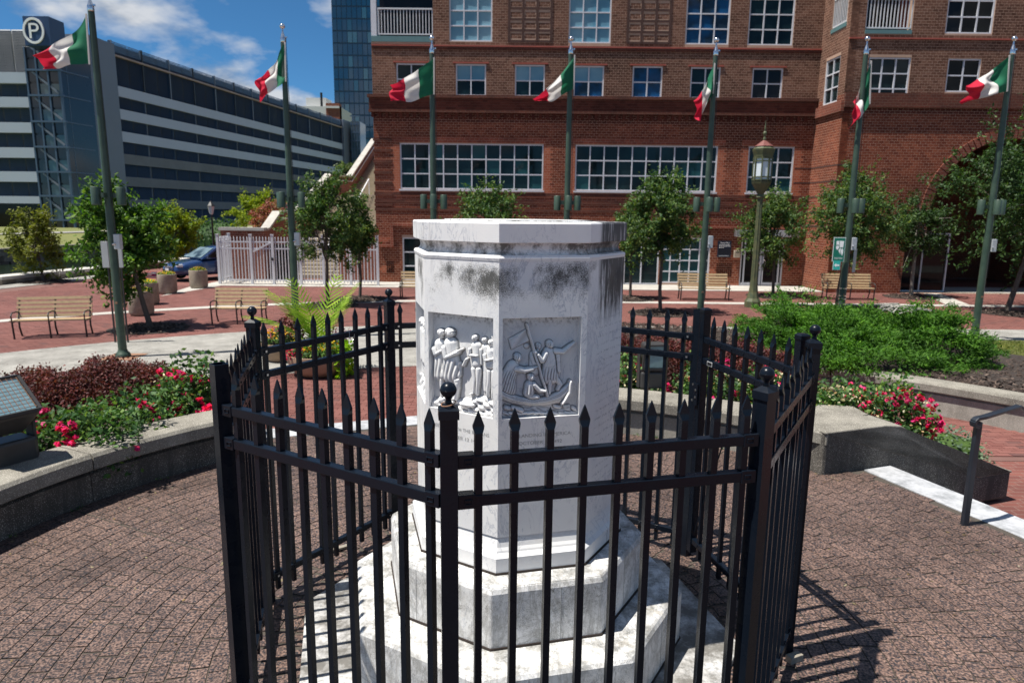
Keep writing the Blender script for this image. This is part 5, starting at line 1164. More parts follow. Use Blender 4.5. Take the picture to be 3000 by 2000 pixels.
# left block
xl=GY(-200,400,Yc+2).x; zl=lambda py:GY(60,py,Yc+1).z
lb=[(zl(214),zl(246)),(zl(286),zl(316)),(zl(360),zl(390)),(zl(433),zl(463)),(zl(503),zl(533)),(zl(575),zl(596))]
zlt=zl(86)
m=MB(GO); m.box(xl,cl.x-.05,Yc+1.4,Yc+30,ZO-1,zlt-.1); m.build('core','garage_conc',gar)
for t_,b_ in lb: m=MB(GO); m.box(xl,cl.x-.06,Yc+.6,Yc+1.5,b_,t_); m.build('spandrel_band','garage_panel',gar)
tops=[(zlt,lb[0][0])]+[(lb[i][1],lb[i+1][0]) for i in range(5)]
wlv=1.95
for t_,b_ in tops:
    me=louvre_mesh(wlv-.1,t_-b_,'louvre_light')
    for k in range(8):
        o=bpy.data.objects.new('louvre',me); COL.objects.link(o); o.parent=gar; o.location=Vector((cl.x-.1-wlv*(k+1),Yc+1.2,b_))-GO
m=MB(GO); m.box(xl,cl.x-.2,Yc+1.2,Yc+1.45,ZO-1,lb[-1][1]); m.build('entrance','pane_black',gar)
# blue P sign
sg=rect(lambda x,y:(x*.4677,y*.4677),188,348,118,300,Y=Yc-1.2); m=MB(GO); m.box(sg[0],sg[1],Yc-2.2,Yc+.5,sg[2],sg[3]); sb_=m.build('sign_box','sign_blue',gar)
m=MB(GO); cx_,cz_=(sg[0]+sg[1])/2-.3,(sg[2]+sg[3])/2; rx_,rz_=(sg[1]-sg[0])*.41,(sg[3]-sg[2])*.45; N=40
for k in range(N):
    a0,a1=2*math.pi*k/N,2*math.pi*(k+1)/N; q=[Vector((cx_+rx_*f*math.cos(a),Yc-2.2,cz_+rz_*f*math.sin(a))) for f,a in ((.82,a0),(1,a0),(1,a1),(.82,a1))]; m.extr(q,(0,-.15,0))
m.build('sign_ring','sign_white',sb_)
textmesh('P',rx_*.95,rz_*1.15,Vector((cx_-rx_*.42,Yc-2.32,cz_-rz_*.58)),UX,UZ,GO,'sign_white',sb_,'sign_letter')
# ------------------------------------------------------------------ canal walls, lawn
nq=thing('quay_wall','low stone quay kerb along the near canal edge at left','wall',(-20,28,ZO)); NO=Vector(nq.location)
pts=[Vector((x,y,0)) for x,y in quay[1:6]]
for a,b in zip(pts[:-1],pts[1:]):
    n=max(1,int((b-a).length/2.4))
    for k in range(n):
        p=a.lerp(b,k/n+.004); q=a.lerp(b,(k+1)/n-.004); m=MB(NO); m.bar(p+Vector((-.25,0,-1.3)),q+Vector((-.25,0,-1.3)),.8,1.8); m.build('stone','quay_stone',nq)
        m=MB(NO); m.bar(p+Vector((-.25,0,-.34)),q+Vector((-.25,0,-.34)),.86,.13); m.build('cap_stone','quay_cap',nq,bev=.02)
fq=thing('far_quay_wall','dark stone canal wall below the sloping lawn at left','wall',(-37,58,ZO)); FO=Vector(fq.location)
fpts=[Vector((-44,-10,0)),Vector((-37.2,56,0)),Vector((-35.6,62,0)),Vector((-30,80,0)),Vector((-22,110,0)),Vector((-17,140,0))]
for a,b in zip(fpts[:-1],fpts[1:]):
    n=max(1,int((b-a).length/4))
    for k in range(n):
        for j in range(3):
            p=a.lerp(b,(k+.5*(j%2))/n+.002); q=a.lerp(b,min((k+1+.5*(j%2))/n,1)-.002)
            if (q-p).length<.3: continue
            m=MB(FO); zc=-1.75+.42*j; m.bar(p+Vector((-.3-random.uniform(0,.08),0,zc)),q+Vector((-.3,0,zc)),.9,.4); m.build('stone','quay_stone',fq)
    m=MB(FO); m.bar(a+Vector((-.3,0,-.62)),b+Vector((-.3,0,-.62)),1.0,.14); m.build('cap_stone','quay_stone',fq)
V=[];F=[]
for a in fpts: V+=[a+Vector((-.2,0,-.58)),a+Vector((-6,0,-.2)),a+Vector((-9,0,.15)),a+Vector((-70,0,.1))]
for i in range(len(fpts)-1):
    for j in range(3): F.append((i*4+j,i*4+j+1,i*4+j+5,i*4+j+4))
lw=MB(); lw.add(V,F); struct(lw.build('lawn','grass_ground'))
pw=MB(); V=[]; 
for a in fpts: V+=[a+Vector((-8.2,0,.13)),a+Vector((-10.2,0,.19))]
pw.add(V,[(i*2,i*2+1,i*2+3,i*2+2) for i in range(len(fpts)-1)]); struct(pw.build('lawn_path','concrete_walk'))
# ------------------------------------------------------------------ far towers
tw=thing('glass_tower','tall dark blue glass office tower behind the brick building','building',(-55,250,ZO)); TO=Vector(tw.location); TY=250.
tx0=GY(977,200,TY).x; tx1=GY(1180,200,TY).x
m=MB(TO); m.box(tx0,tx1,TY,TY+30,ZO,95); m.build('tower_body','tower_frame',tw)
pm=MB(); pm.box(0,1,0,.12,0,1); PMm=pm.mesh('tower_pane'); PMm.materials.append(MATS['tower_glass'])
zf=3.9; nz=24; nx=14; dxp=(tx1-tx0)/nx
for j in range(nz):
    for i in range(nx):
        o=bpy.data.objects.new('pane',PMm); COL.objects.link(o); o.parent=tw; o.location=Vector((tx0+i*dxp+.12,TY-.13,j*zf+.2))-TO; o.scale=(dxp-.22,1,zf-.5); o.rotation_euler=(random.uniform(-.004,.004),0,random.uniform(-.006,.006))
fb=thing('distant_building','pale and red brick rooftop building seen beside the glass tower','building',(-75,215,ZO)); FB=Vector(fb.location)
bx=GY(905,300,210).x; b2=GY(985,300,210).x
m=MB(FB); m.box(bx-4,b2+1,210,225,ZO,GY(950,312,210).z); m.build('upper_wall','roof_white',fb); m=MB(FB); m.box(bx+5,b2+1,209.5,212,ZO,GY(960,303,210).z); m.build('brick_front','brick_far',fb); m=MB(FB); m.box(bx+5,b2+1,209.2,212,GY(960,318,210).z,GY(960,312,210).z); m.build('white_band','roof_white',fb)
m=MB(FB); m.box(bx-2,bx+4,214,220,ZO,GY(920,287,214).z); m.build('roof_house','roof_white',fb); m=MB(FB); m.tube([(GY(942,300,212).x,212,GY(942,315,212).z),(GY(942,300,212).x,212,GY(942,272,212).z)],.35,8); m.build('chimney','black_metal',fb)
# ------------------------------------------------------------------ flagpoles
PX=[(-8.06,14.06),(-5.17,16.38),(-1.96,17.31),(1.31,17.23),(4.71,17.22),(8.1,16.95),(11.37,16.8)]
pole_lab=['green flagpole at far left standing on the pale walk, nearest pole','green flagpole second from left, beside the palm planter bowl','green flagpole third from left, behind left end of monument top','green flagpole in the middle, behind right half of monument top','green flagpole third from right, left of the ornate lamp post','green flagpole carrying green and teal signs, second from right','green flagpole at far right, foot behind the juniper']
def flagpole(i,x,y):
    t=thing('flagpole',pole_lab[i],'flagpole',(x,y,ZO),0,'flagpoles in a row')
    H_=6.69; m=MB(); m.tube([(0,0,0),(0,0,2.0),(0,0,4.2),(0,0,H_)],[.084,.08,.07,.054],18); m.build('shaft','green_paint',t,True)
    m=MB(); m.lathe([(.15,0),(.15,.05),(.13,.09),(.1,.12),(.088,.16)],18); m.build('base_collar','green_paint',t,True)
    m=MB(); m.box(-.34,.34,-.34,.34,.0,.012); m.build('base_pad','rust' if i==0 else 'concrete_walk',t)
    m=MB(); m.lathe([(.056,H_),(.06,H_+.01),(.06,H_+.1),(.045,H_+.13),(.03,H_+.19),(.02,H_+.21),(.016,H_+.29)],16); m.build('truck_cap','silver',t,True)
    m=MB(); m.lathe([(.004+.056*math.sin(a),H_+.345-.056*math.cos(a)) for a in np.linspace(.1,3.13,12)],18); m.build('ball','silver',t,True)
    m=MB(); m.lathe([(.002,0),(.022,.0),(.022,.03),(.002,.03)],10,(.075,0,H_+.1)); m.build('pulley','silver',t)
    m=MB(); m.tube([(.075,-.02,H_+.1),(.1,-.03,3.6),(.095,-.03,1.6)],.006,5); m.build('halyard','black_metal',t)
    br=MB(); br.bar((-.26,0,3.28),(.26,0,3.28),.05,.09); br.bar((0,-.2,3.28),(0,0,3.28),.05,.09); b=br.build('light_bracket','green_paint',t)
    for (dx,dy) in ((-.24,.02),(.25,.02),(-.06 if i<2 else 0.02,-.17)):
        if i<2 and dy<0: dx=-.15
        m=MB(); m.lathe([(.074,3.09),(.083,3.1),(.083,3.43),(.076,3.44),(.02,3.445)],16,(dx,dy,0)); m.build('spotlight_can','green_paint',t,True)
    m=MB(); m.box(.07,.19,-.09,.03,2.22,2.52); m.build('junction_box','grey_box',t,bev=.01); m=MB(); m.tube([(.07,-.1,2.32),(.1,-.12,2.32)],.025,8); m.build('box_knob','silver',t)
    m=MB(); m.box(-.02,.03,-.085,-.07,1.12,1.16); m.build('hand_hole','rust',t)
    return t
poles=[flagpole(i,*p) for i,p in enumerate(PX)]
# sign panels: back of two boards by the first pole
bp=thing('notice_board','pale grey back of a double notice board behind the nearest flagpole','sign',(-8.55,15.6,ZO))
for px0,px1 in ((295,322),(344,362)):
    a=GY(px0,707,15.6); b=GY(px1,784,15.6); m=MB(bp.location); m.box(a.x,b.x,15.58,15.62,b.z,a.z); m.build('panel','sign_back',bp,bev=.004)
for px in (312,350): q=GY(px,740,15.63); m=MB(bp.location); m.box(q.x-.015,q.x+.015,15.63,15.66,ZO,q.z+.3); m.build('leg','black_metal',bp)
# green signs on the sixth pole
p6=Vector((8.1,16.95,0)); sg1=thing('route_sign','green sign with white map shape and lettering strapped on flagpole','sign',(p6.x,p6.y-.12,1.2),rad(-14))
za=GY(2465,697,16.8).z; zb=GY(2465,765,16.8).z; hh=za-zb; ww=hh*.44
def loc_box(par,x0,x1,y0,y1,z0,z1,nm,mat,bev=0): m=MB(); m.box(x0,x1,y0,y1,z0,z1); return m.build(nm,mat,par,bev=bev)
o=sg1.location; sg1.location=(GY(2470,730,16.8).x-.1,16.8,zb)
loc_box(sg1,-ww/2-.012,ww/2+.012,-.004,.004,-.012,hh+.012,'border','sign_white'); loc_box(sg1,-ww/2,ww/2,-.009,-.0045,0,hh,'face','sign_green')
def flat(par,pts,mat,y=-.0115,nm='map_shape'):
    m=MB(); m.extr([Vector(((a-.5)*ww,y,(1-b)*hh)) for a,b in pts],(0,.002,0)); return m.build(nm,mat,par)
flat(sg1,[(.22,.13),(.46,.13),(.48,.3),(.22,.3)],'sign_white'); flat(sg1,[(.52,.12),(.9,.14),(.86,.42),(.72,.4),(.56,.42),(.52,.3)],'sign_white'); flat(sg1,[(.22,.34),(.48,.34),(.5,.42),(.34,.52),(.22,.46)],'sign_white'); flat(sg1,[(.56,.46),(.68,.44),(.62,.56),(.7,.72),(.55,.62),(.45,.54)],'sign_white'); flat(sg1,[(.74,.45),(.88,.48),(.9,.6),(.84,.76),(.76,.7),(.66,.56)],'sign_white')
textmesh('GREEKTOWN',ww*.74,hh*.075,Vector((-ww*.37,-.012,hh*.085)),UX,UZ,Vector((0,0,0)),'sign_white',sg1)
sg2=thing('arrow_sign','small teal sign with white left arrow under the green map sign','sign',(sg1.location.x-.02,16.8,GY(2465,790,16.8).z),rad(-14)); h2=.215; w2_=.15
loc_box(sg2,-w2_/2-.008,w2_/2+.008,-.004,.004,-.008,h2+.008,'border','sign_white'); loc_box(sg2,-w2_/2,w2_/2,-.009,-.0045,0,h2,'face','sign_teal')
m=MB(); m.extr([Vector((x*w2_,-.0115,z*h2)) for x,z in ((-.38,.5),(-.05,.72),(-.05,.58),(.4,.58),(.4,.4),(-.05,.4),(-.05,.26))],(0,.002,0)); m.build('arrow','sign_white',sg2)
sg3=thing('sign_back','bare grey metal back of a sign angled behind the green signs','sign',(GY(2495,790,17.1).x+.05,17.1,GY(2495,797,17.1).z),rad(55)); loc_box(sg3,-.2,.2,-.004,.004,0,.56,'plate','grey_box')
for k,z in enumerate((1.02,1.1,1.28,.9)): m=MB(); m.lathe([(.09,z),(.09,z+.018)],16); m.build('strap','silver',poles[5])
# ------------------------------------------------------------------ flags
z1=lambda x,y:(x*.4677,y*.4677)
FL=[(z1,(552,100),(572,402),(247,358),(262,418)),(z1,(1790,275),(1795,510),(1618,495),(1635,630)),(z2,(637,405),(637,646),(338,588),(335,706)),(z2,(1598,388),(1592,612),(1318,690),(1340,710)),(z3,(410,405),(400,585),(280,640),(312,757)),(z3,(1386,390),(1378,650),(1275,640),(1255,805)),(z3,(2250,355),(2235,572),(1968,545),(1985,628))]
flab=['Italian tricolour flying from the nearest flagpole at far left','Italian tricolour hanging half furled on the second pole from left, against sky','Italian tricolour on the third pole from left below the balcony','Italian tricolour tapering to a point on the middle pole','Italian tricolour drooping in front of a small window, third pole from right','Italian tricolour wrapped round the pole that carries green signs','Italian tricolour billowing at far right against brick']
def flag(i):
    f,ht,hb,ft,fb=FL[i]; Y=PX[i][1]-.0; q=[GY(*f(*c),Y) for c in (ht,hb,ft,fb)]
    t=thing('flag',flab[i],'flag',q[0],0,'Italian flags'); rg=random.Random(i*5+1); NU,NV=48,28
    V=[]
    ph=rg.uniform(0,6.28); amp=(.1,.12,.08,.12,.12,.11,.12)[i]; rip=(1.6,2.2,1.5,2.,2.2,2.2,1.9)[i]
    for a in range(NU+1):
        u=a/NU
        for b in range(NV+1):
            v=b/NV; p=(q[0]*(1-v)+q[1]*v)*(1-u)+(q[2]*(1-v)+q[3]*v)*u
            s=math.sin(math.pi*u)
            p=p+Vector((0,0,-.10*s*(1-v)*((ft[1]-ht[1])/150.)*.5 - .04*s*v+.05*math.sin(u*5+ph)*u*v))
            w=amp*min(1,u*3)*(math.sin(rip*2.0*v+ph+u*4.2)+.55*math.sin(7.5*v-u*6+ph*2)+.3*math.sin(13*v+u*9+ph))
            p=p+Vector((.03*math.sin(v*9+ph+u*3)*u,w-.06,.02*math.sin(u*13+v*4)*u)); V.append(p-q[0])
    for (a0,a1,nm,mat) in ((0,NU//3,'green_stripe','flag_green'),(NU//3,2*NU//3,'white_stripe','flag_white'),(2*NU//3,NU,'red_stripe','flag_red')):
        vs=np.array([tuple(V[a*(NV+1)+b]) for a in range(a0,a1+1) for b in range(NV+1)]); n=a1-a0
        F=[(a*(NV+1)+b,a*(NV+1)+b+1,(a+1)*(NV+1)+b+1,(a+1)*(NV+1)+b) for a in range(n) for b in range(NV)]
        me=meshnp(nm,vs,F); me.polygons.foreach_set('use_smooth',np.ones(len(F),bool)); link(nm,me,mat,t)
    m=MB(); m.bar(Vector((0,-.06,.02)),q[1]-q[0]+Vector((0,-.06,-.02)),.02,.03); m.build('hoist_tape','flag_white',t)
for i in range(7): flag(i)
# ------------------------------------------------------------------ ornate lamp
lx,ly=8.05,23.1; lz=lambda y:2.42+(640-y)*.01138; lamp=thing('ornate_lamp_post','ornate green lamp post with red lantern roof and tall finial','lamp post',(lx,ly,ZO)); L0=-ZO
m=MB(); pr=[(.26,0),(.26,.2),(.2,.3),(.15,.5),(.13,.7),(.12,.9)]; m.lathe(pr,8,ph=.5); m.build('foot','lamp_green',lamp)
m=MB(); n=16; V=[];F=[]; zz=[.9,2.2,lz(590)+L0]
for k,z in enumerate(zz):
    r=(.115,.1,.085)[k]; V+=[(r*(1 if j%2 else .82)*math.cos(2*math.pi*j/n),r*(1 if j%2 else .82)*math.sin(2*math.pi*j/n),z) for j in range(n)]
for k in range(2):
    for j in range(n): F.append((k*n+j,k*n+(j+1)%n,(k+1)*n+(j+1)%n,(k+1)*n+j))
m.add(V,F); m.build('fluted_shaft','lamp_green',lamp)
m=MB(); m.lathe([(.09,lz(592)+L0),(.14,lz(588)+L0),(.1,lz(580)+L0),(.2,lz(565)+L0),(.29,lz(551)+L0),(.31,lz(545)+L0)],8,ph=.5); m.build('lantern_bowl','lamp_green',lamp)
gz0,gz1=lz(543)+L0,lz(478)+L0; bars=MB()
for j in range(8):
    a=2*math.pi*(j+.5)/8; a2=2*math.pi*(j+1.5)/8; p=Vector((.285*math.cos(a),.285*math.sin(a),0)); q=Vector((.285*math.cos(a2),.285*math.sin(a2),0))
    bars.bar(p+Vector((0,0,gz0)),p+Vector((0,0,gz1)),.045,.045,(p.x,p.y,0))
    for z in (gz0+.03,gz0+.12,gz1-.12,gz1-.03): bars.bar(p+Vector((0,0,z)),q+Vector((0,0,z)),.035,.035)
    m=MB(); c=(p+q)/2*.95; dvv=(q-p); m.obox(c+Vector((0,0,(gz0+gz1)/2)),dvv*.46,c.normalized()*.006,(0,0,(gz1-gz0)/2-.02)); m.build('glass_panel','lamp_glass',lamp)
bars.build('lantern_frame','lamp_green',lamp)
m=MB(); m.lathe([(.29,lz(478)+L0),(.3,lz(472)+L0),(.34,lz(460)+L0),(.35,lz(455)+L0),(.31,lz(453)+L0),(.28,lz(450)+L0),(.28,lz(447)+L0)],8,ph=.5); m.build('cornice','lamp_green',lamp)
m=MB(); m.lathe([(.3,lz(448)+L0),(.04,lz(431)+L0)],8,ph=.5); m.build('roof','lamp_red',lamp)
m=MB(); m.lathe([(.05,lz(431)+L0),(.06,lz(427)+L0),(.03,lz(422)+L0),(.03,lz(419)+L0),(.06,lz(415)+L0),(.065,lz(412)+L0),(.05,lz(408)+L0),(.02,lz(406)+L0),(.035,lz(404)+L0),(.022,lz(395)+L0),(.003,lz(376)+L0)],12); m.build('finial','lamp_green',lamp,True)
# far street lamp
sx,sy=GY(621,650,38).x,38.; sl_=thing('street_lamp','black lantern street lamp standing beyond the blue car','lamp post',(sx,sy,ZO)); zt_=GY(621,587,38).z-ZO
m=MB(); m.tube([(0,0,0),(0,0,.5),(0,0,zt_-.75)],[.09,.06,.045],10); m.build('post','black_metal',sl_); m=MB(); m.lathe([(.07,zt_-.75),(.1,zt_-.7),(.19,zt_-.32)],6); m.build('lantern_glass','lamp_glass',sl_); m=MB(); m.lathe([(.22,zt_-.32),(.2,zt_-.28),(.05,zt_-.08),(.02,zt_)],6); m.build('lantern_roof','black_metal',sl_)
# ------------------------------------------------------------------ benches
def bench(label,x,y,rz,L=1.8):
    t=thing('park_bench',label,'bench',(x,y,ZO),rz,'slatted park benches')
    sl=MB(); sl.box(-L/2,L/2,-.034,.034,-.016,.016); me=sl.mesh('slat'); me.materials.append(MATS['wood_slat'])
    for k,(yy,zz) in enumerate(((-.22,.43),(-.11,.425),(0,.42),(.1,.415))): o=bpy.data.objects.new('seat_slat',me); COL.objects.link(o); o.parent=t; o.location=(0,yy,zz)
    for k in range(5):
        o=bpy.data.objects.new('back_slat',me); COL.objects.link(o); o.parent=t; o.location=(0,.2+.035*k,.49+.1*k); o.rotation_euler=(rad(72),0,0)
    for s in (-L/2+.05,0,L/2-.05):
        m=MB(); m.tube([(s,-.2,0),(s,-.22,.2),(s,-.24,.4)],.022,6); m.tube([(s,.26,0),(s,.16,.22),(s,.16,.42),(s,.2,.5),(s,.37,.92)],.022,6); m.bar((s,-.25,.4),(s,.2,.395),.03,.03); m.build('leg','black_metal',t)
        m=MB(); m.tube([(s,-.24,.4),(s,-.26,.56),(s,-.2,.61),(s,.05,.61),(s,.24,.58)],.016,6); m.build('armrest','black_metal',t)
    return t
bench('wooden slatted bench at far left edge of the red plaza',-10.95,16.3,rad(16),1.6)
bench('wooden slatted bench in the sun left of the palm bowl',-7.4,18.6,rad(4),1.42)
bench('wooden slatted bench half hidden behind left side of monument',GY(1172,870,24.5).x+.9,24.5,0)
bench('wooden slatted bench under the wall plaque left of the lamp post',6.9,24.95,rad(-2))
bench('wooden slatted bench in shade near the arch, behind the juniper',12.4,25.55,rad(-3))
# ------------------------------------------------------------------ planters
def flowers(t,r,z,n,mats,hh=.16,ls=.07,sq=1.0):
    def cloud(name,mat,num,size,z0,z1,rr):
        a=RNG.uniform(0,6.28,num); q=np.sqrt(RNG.uniform(0,1,num))*rr; P=np.stack([q*np.cos(a),q*np.sin(a),z0+(z1-z0)*RNG.uniform(.2,1,num)*(1-.5*(q/rr)**2)],1); leafobj(name,P,size,mat,t,up=.6)
    cloud('foliage',mats[0],n,ls,z-.04,z+hh,r)
    for k,mm in enumerate(mats[1:]): cloud('blossoms',mm,int(n*.33),ls*.62,z+hh*.3,z+hh*1.15,r*.97)
def leafverts(P,size,up=.5,asp=.55,dirs=None,rng=RNG):
    n=len(P); N=rng.normal(0,1,(n,3)); N[:,2]=np.abs(N[:,2])+up; N/=np.linalg.norm(N,axis=1)[:,None]
    D=rng.normal(0,1,(n,3)) if dirs is None else dirs+rng.normal(0,.35,(n,3)); D-=N*(D*N).sum(1)[:,None]; D/=np.linalg.norm(D,axis=1)[:,None]+1e-9
    B=np.cross(N,D); s=(size*rng.uniform(.65,1.3,n))[:,None]
    V=np.stack([P-D*s*.5,P+B*s*asp*.5-N*s*.06,P+D*s*.5+N*s*.05*0,P-B*s*asp*.5-N*s*.06],1)
    F=np.arange(n*4).reshape(n,4); return V.reshape(-1,3),F
def leafobj(name,P,size,mat,parent,up=.5,asp=.55,dirs=None):
    V,F=leafverts(np.asarray(P),size,up,asp,dirs); return link(name,meshnp(name,V,F),mat,parent,kind='stuff')
def planter(label,x,y):
    t=thing('concrete_planter',label,'planter',(x,y,ZO),0,'cylindrical flower planters')
    m=MB(); m.lathe([(.26,0),(.31,.04),(.335,.1),(.335,.66),(.33,.7),(.29,.705),(.28,.62)],32); m.build('tub','planter_stone',t,True); m=MB(); m.lathe([(.01,.63),(.285,.64)],24,caps=False); m.build('soil','soil',t)
    flowers(t,.31,.66,420,('leaf_rose','petal_orange','leaf_lime'),.15,.075); return t
for (x,y),l in zip(((-10.75,19.9),(-12.6,25.2),(-12.3,27.1),(-11.75,22.2)),('stone flower tub nearest the leaning tree trunk','stone flower tub in front of the blue car bumper','stone flower tub beside the blue car door and white gate','stone flower tub half hidden behind the nearest tub')): planter(l,x,y)
def bowl(label,x,y,R_,h,palm):
    t=thing('planter_bowl',label,'planter',(x,y,ZO),0,'wide clay planter bowls')
    pr=[(R_*.5,0),(R_*.7,.02),(R_*.9,h*.35),(R_*.985,h*.7),(R_,h-.05),(R_,h),(R_*.94,h),(R_*.93,h-.1)]; m=MB(); m.lathe(pr,48); m.build('bowl','bowl_clay',t,True)
    m=MB(); m.lathe([(.01,h-.06),(R_*.935,h-.05)],32,caps=False); m.build('soil','soil',t)
    if palm:
        flowers(t,R_*.95,h,1500,('leaf_rose','petal_orange','leaf_lime'),.28,.07)
        P=np.array([(R_*(.8+random.uniform(-.1,.3)),random.uniform(-.45,.1),h+random.uniform(-.45,.25)) for _ in range(420)]); leafobj('trailing_vine',P,.1,'leaf_lime',t,.3,.9)
        P=np.array([(-R_*.75+random.uniform(-.15,.25),-R_*.5+random.uniform(-.2,.2),h+random.uniform(-.03,.16)) for _ in range(160)]); leafobj('pink_blossoms',P,.06,'petal_pink',t); P=np.array([(.2+random.uniform(-.2,.3),.3+random.uniform(-.2,.2),h+random.uniform(.2,.42)) for _ in range(160)]); leafobj('magenta_blossoms',P,.06,'petal_magenta',t)
        rg=random.Random(3)
        for k in range(11):
            az=rg.uniform(0,6.28); el=rg.uniform(.85,1.4); Lf=rg.uniform(.9,1.3)
            if k<5: az=rad((175,150,200,20,60)[k]); el=(1.15,1.3,.9,1.25,1.35)[k]; Lf=1.55
            pts=[Vector((0,0,h))]; d=Vector((math.cos(az)*math.cos(el),math.sin(az)*math.cos(el),math.sin(el)))
            for s in range(9): pts.append(pts[-1]+d*Lf/9); d=(d+Vector((0,0,-.115))).normalized()
            m=MB(); m.tube(pts,[.012-.001*j for j in range(10)],5); fr=m.build('frond','leaf_palm',t); V=[];F=[]
            for s in range(2,10):
                for h_ in (0,.5):
                    p=pts[s-1].lerp(pts[s],h_); dd=(pts[s]-pts[s-1]).normalized(); sd=dd.cross(Vector((0,0,1))).normalized(); ll=.34*math.sin(math.pi*min(.95,(s+h_-1.2)/9))+.08
                    for g in (-1,1):
                        tip=p+(dd*.75+sd*g*.75+Vector((0,0,-.18))).normalized()*ll; w=dd*.016; b=len(V); V+=[p-w,p+w,tip.lerp(p,.45)+w*1.2,tip,tip.lerp(p,.45)-w*1.2]; F.append((b,b+1,b+2,b+3,b+4))
            me=bpy.data.meshes.new('leaflets'); me.from_pydata([tuple(v) for v in V],[],F); me.update(); link('leaflets',me,'leaf_palm',fr)
    else:
        flowers(t,R_*.95,h,800,('leaf_rose','petal_orange','petal_magenta'),.3,.075); P=np.array([(.2+random.uniform(-.2,.2),.1+random.uniform(-.2,.2),h+random.uniform(.1,.55)) for _ in range(420)]); leafobj('burgundy_foliage',P,.08,'leaf_barberry',t)
bowl('wide clay bowl planted with palm and orange and pink flowers behind the fence',GY(936,1080,12.75).x,12.75,.58,.4,True)
bowl('smaller clay bowl with burgundy foliage just behind the palm bowl',GY(826,1050,13.9).x,13.95,.42,.38,False)
# ------------------------------------------------------------------ floodlights
def flood(label,loc,rz,mesh_guard,tilt,sc=1.0):
    t=thing('floodlight',label,'floodlight',loc,rz); t.scale=(sc,)*3
    m=MB(); m.box(-.155,.155,-.09,.1,0,.2); m.build('ballast_box','bronze_box',t,bev=.02)
    for s in (-1,1): m=MB(); m.box(s*.165-.012,s*.165+.012,-.05,.05,.0,.42); m.build('yoke_arm','bronze_box',t,bev=.02)
    hd=bpy.data.objects.new('lamp_head',None)
    m=MB(); R=Matrix.Rotation(tilt,4,'X'); 
    def tr(p): return R@Vector(p)+Vector((0,0,.4))
    q=[]
    V=[tr(p) for p in ((-.15,-.11,-.16),(.15,-.11,-.16),(.15,-.11,.16),(-.15,-.11,.16),(-.12,.12,-.13),(.12,.12,-.13),(.12,.12,.13),(-.12,.12,.13))]; m.add(V,[(0,1,2,3),(4,7,6,5),(0,4,5,1),(1,5,6,2),(2,6,7,3),(3,7,4,0)]); hd=m.build('lamp_head','bronze_box',t,bev=.025)
    m=MB(); V=[tr(p) for p in ((-.125,-.117,-.13),(.125,-.117,-.13),(.125,-.117,.13),(-.125,-.117,.13))]; m.extr(V,R.to_3x3()@Vector((0,.004,0))); m.build('lens','lens',hd)
    fm=MB()
    for a,b in (((-.14,-.145),(.14,-.145)),((-.14,.145),(.14,.145)),((-.14,-.145),(-.14,.145)),((.14,-.145),(.14,.145))): fm.bar(tr((a[0],-.12,a[1])),tr((b[0],-.12,b[1])),.02,.02)
    fm.build('lens_frame','bronze_box',hd)
    if mesh_guard:
        g=MB()
        for k in range(-4,5): g.bar(tr((k*.03,-.131,-.13)),tr((k*.03,-.131,.13)),.0025,.0025); g.bar(tr((-.13,-.131,k*.03)),tr((.13,-.131,k*.03)),.0025,.0025)
        g.build('wire_guard','rust',hd)
    m=MB(); m.lathe([(.05,.05),(.045,.08),(.03,.1)],16,(0,0,0)); 
    return t
fl1=G(1913,1140,.43); flood('grey floodlight with clear lens on wall behind the gate side of the fence',(fl1.x,fl1.y+.1,.43),rad(6),False,rad(6),.98)
flood('dark floodlight with wire mesh over its lens at left edge above the planter wall',(GY(12,1300,5.25).x,5.25,.36),rad(62),True,rad(-50),1.25)
# ------------------------------------------------------------------ blue car
car=thing('blue_car','dark blue sedan parked behind flower tubs and white gate','car',(-13.35,31.35,ZO),rad(-128)); 
# local: +x forward, z up
st=[(-2.2,.62,.3,.74),(-2.05,.8,.25,.95),(-1.4,.86,.2,1.0),(-.6,.87,.19,.98),(.5,.87,.19,.95),(1.3,.86,.19,.9),(1.85,.8,.21,.8),(2.12,.68,.26,.68),(2.22,.5,.33,.55)]
m=MB(); V=[];F=[];K=10
for x,w,z0,z1 in st: V+=[(x,-w*.9,z0),(x,-w,z0+.14),(x,-w*1.01,(z0+z1)/2),(x,-w*.97,z1-.1),(x,-w*.84,z1),(x,w*.84,z1),(x,w*.97,z1-.1),(x,w*1.01,(z0+z1)/2),(x,w,z0+.14),(x,w*.9,z0)]
for i in range(len(st)-1):
    for j in range(K): F.append((i*K+j,i*K+(j+1)%K,(i+1)*K+(j+1)%K,(i+1)*K+j))
F+=[tuple(range(K)),tuple((len(st)-1)*K+j for j in range(K))[::-1]]; m.add(V,F); body=m.build('body','car_paint',car,True); sm=body.modifiers.new('s','SUBSURF'); sm.levels=1; sm.render_levels=1
def quadp(P,nm,mat,par,th=.012):
    P=[Vector(p) for p in P]; n=(P[1]-P[0]).cross(P[2]-P[0]).normalized(); m=MB(); m.extr(P,n*th); return m.build(nm,mat,par,bev=.004)
roofp=[(-1.65,.98),(-.95,1.36),(-.2,1.43),(.35,1.38),(1.15,.93)]
m=MB(); V=[];F=[]
for x,z in roofp: w=.8 if z<1.0 else .62; V+=[(x,-w,z-.02),(x,-w*.93,z+.005),(x,w*.93,z+.005),(x,w,z-.02)]
for i in range(4): F+= [(i*4+j,i*4+j+1,(i+1)*4+j+1,(i+1)*4+j) for j in range(3)]
V2=[(x,s*(.8),.93) for s in (-1,1) for x in (-1.65,1.15)]
m.add(V,F)
for s,o_ in ((-1,0),(1,3)): m.add([V[i*4+o_] for i in range(5)],[(0,1,2,3,4)])
m.build('cabin','car_paint',car,True)
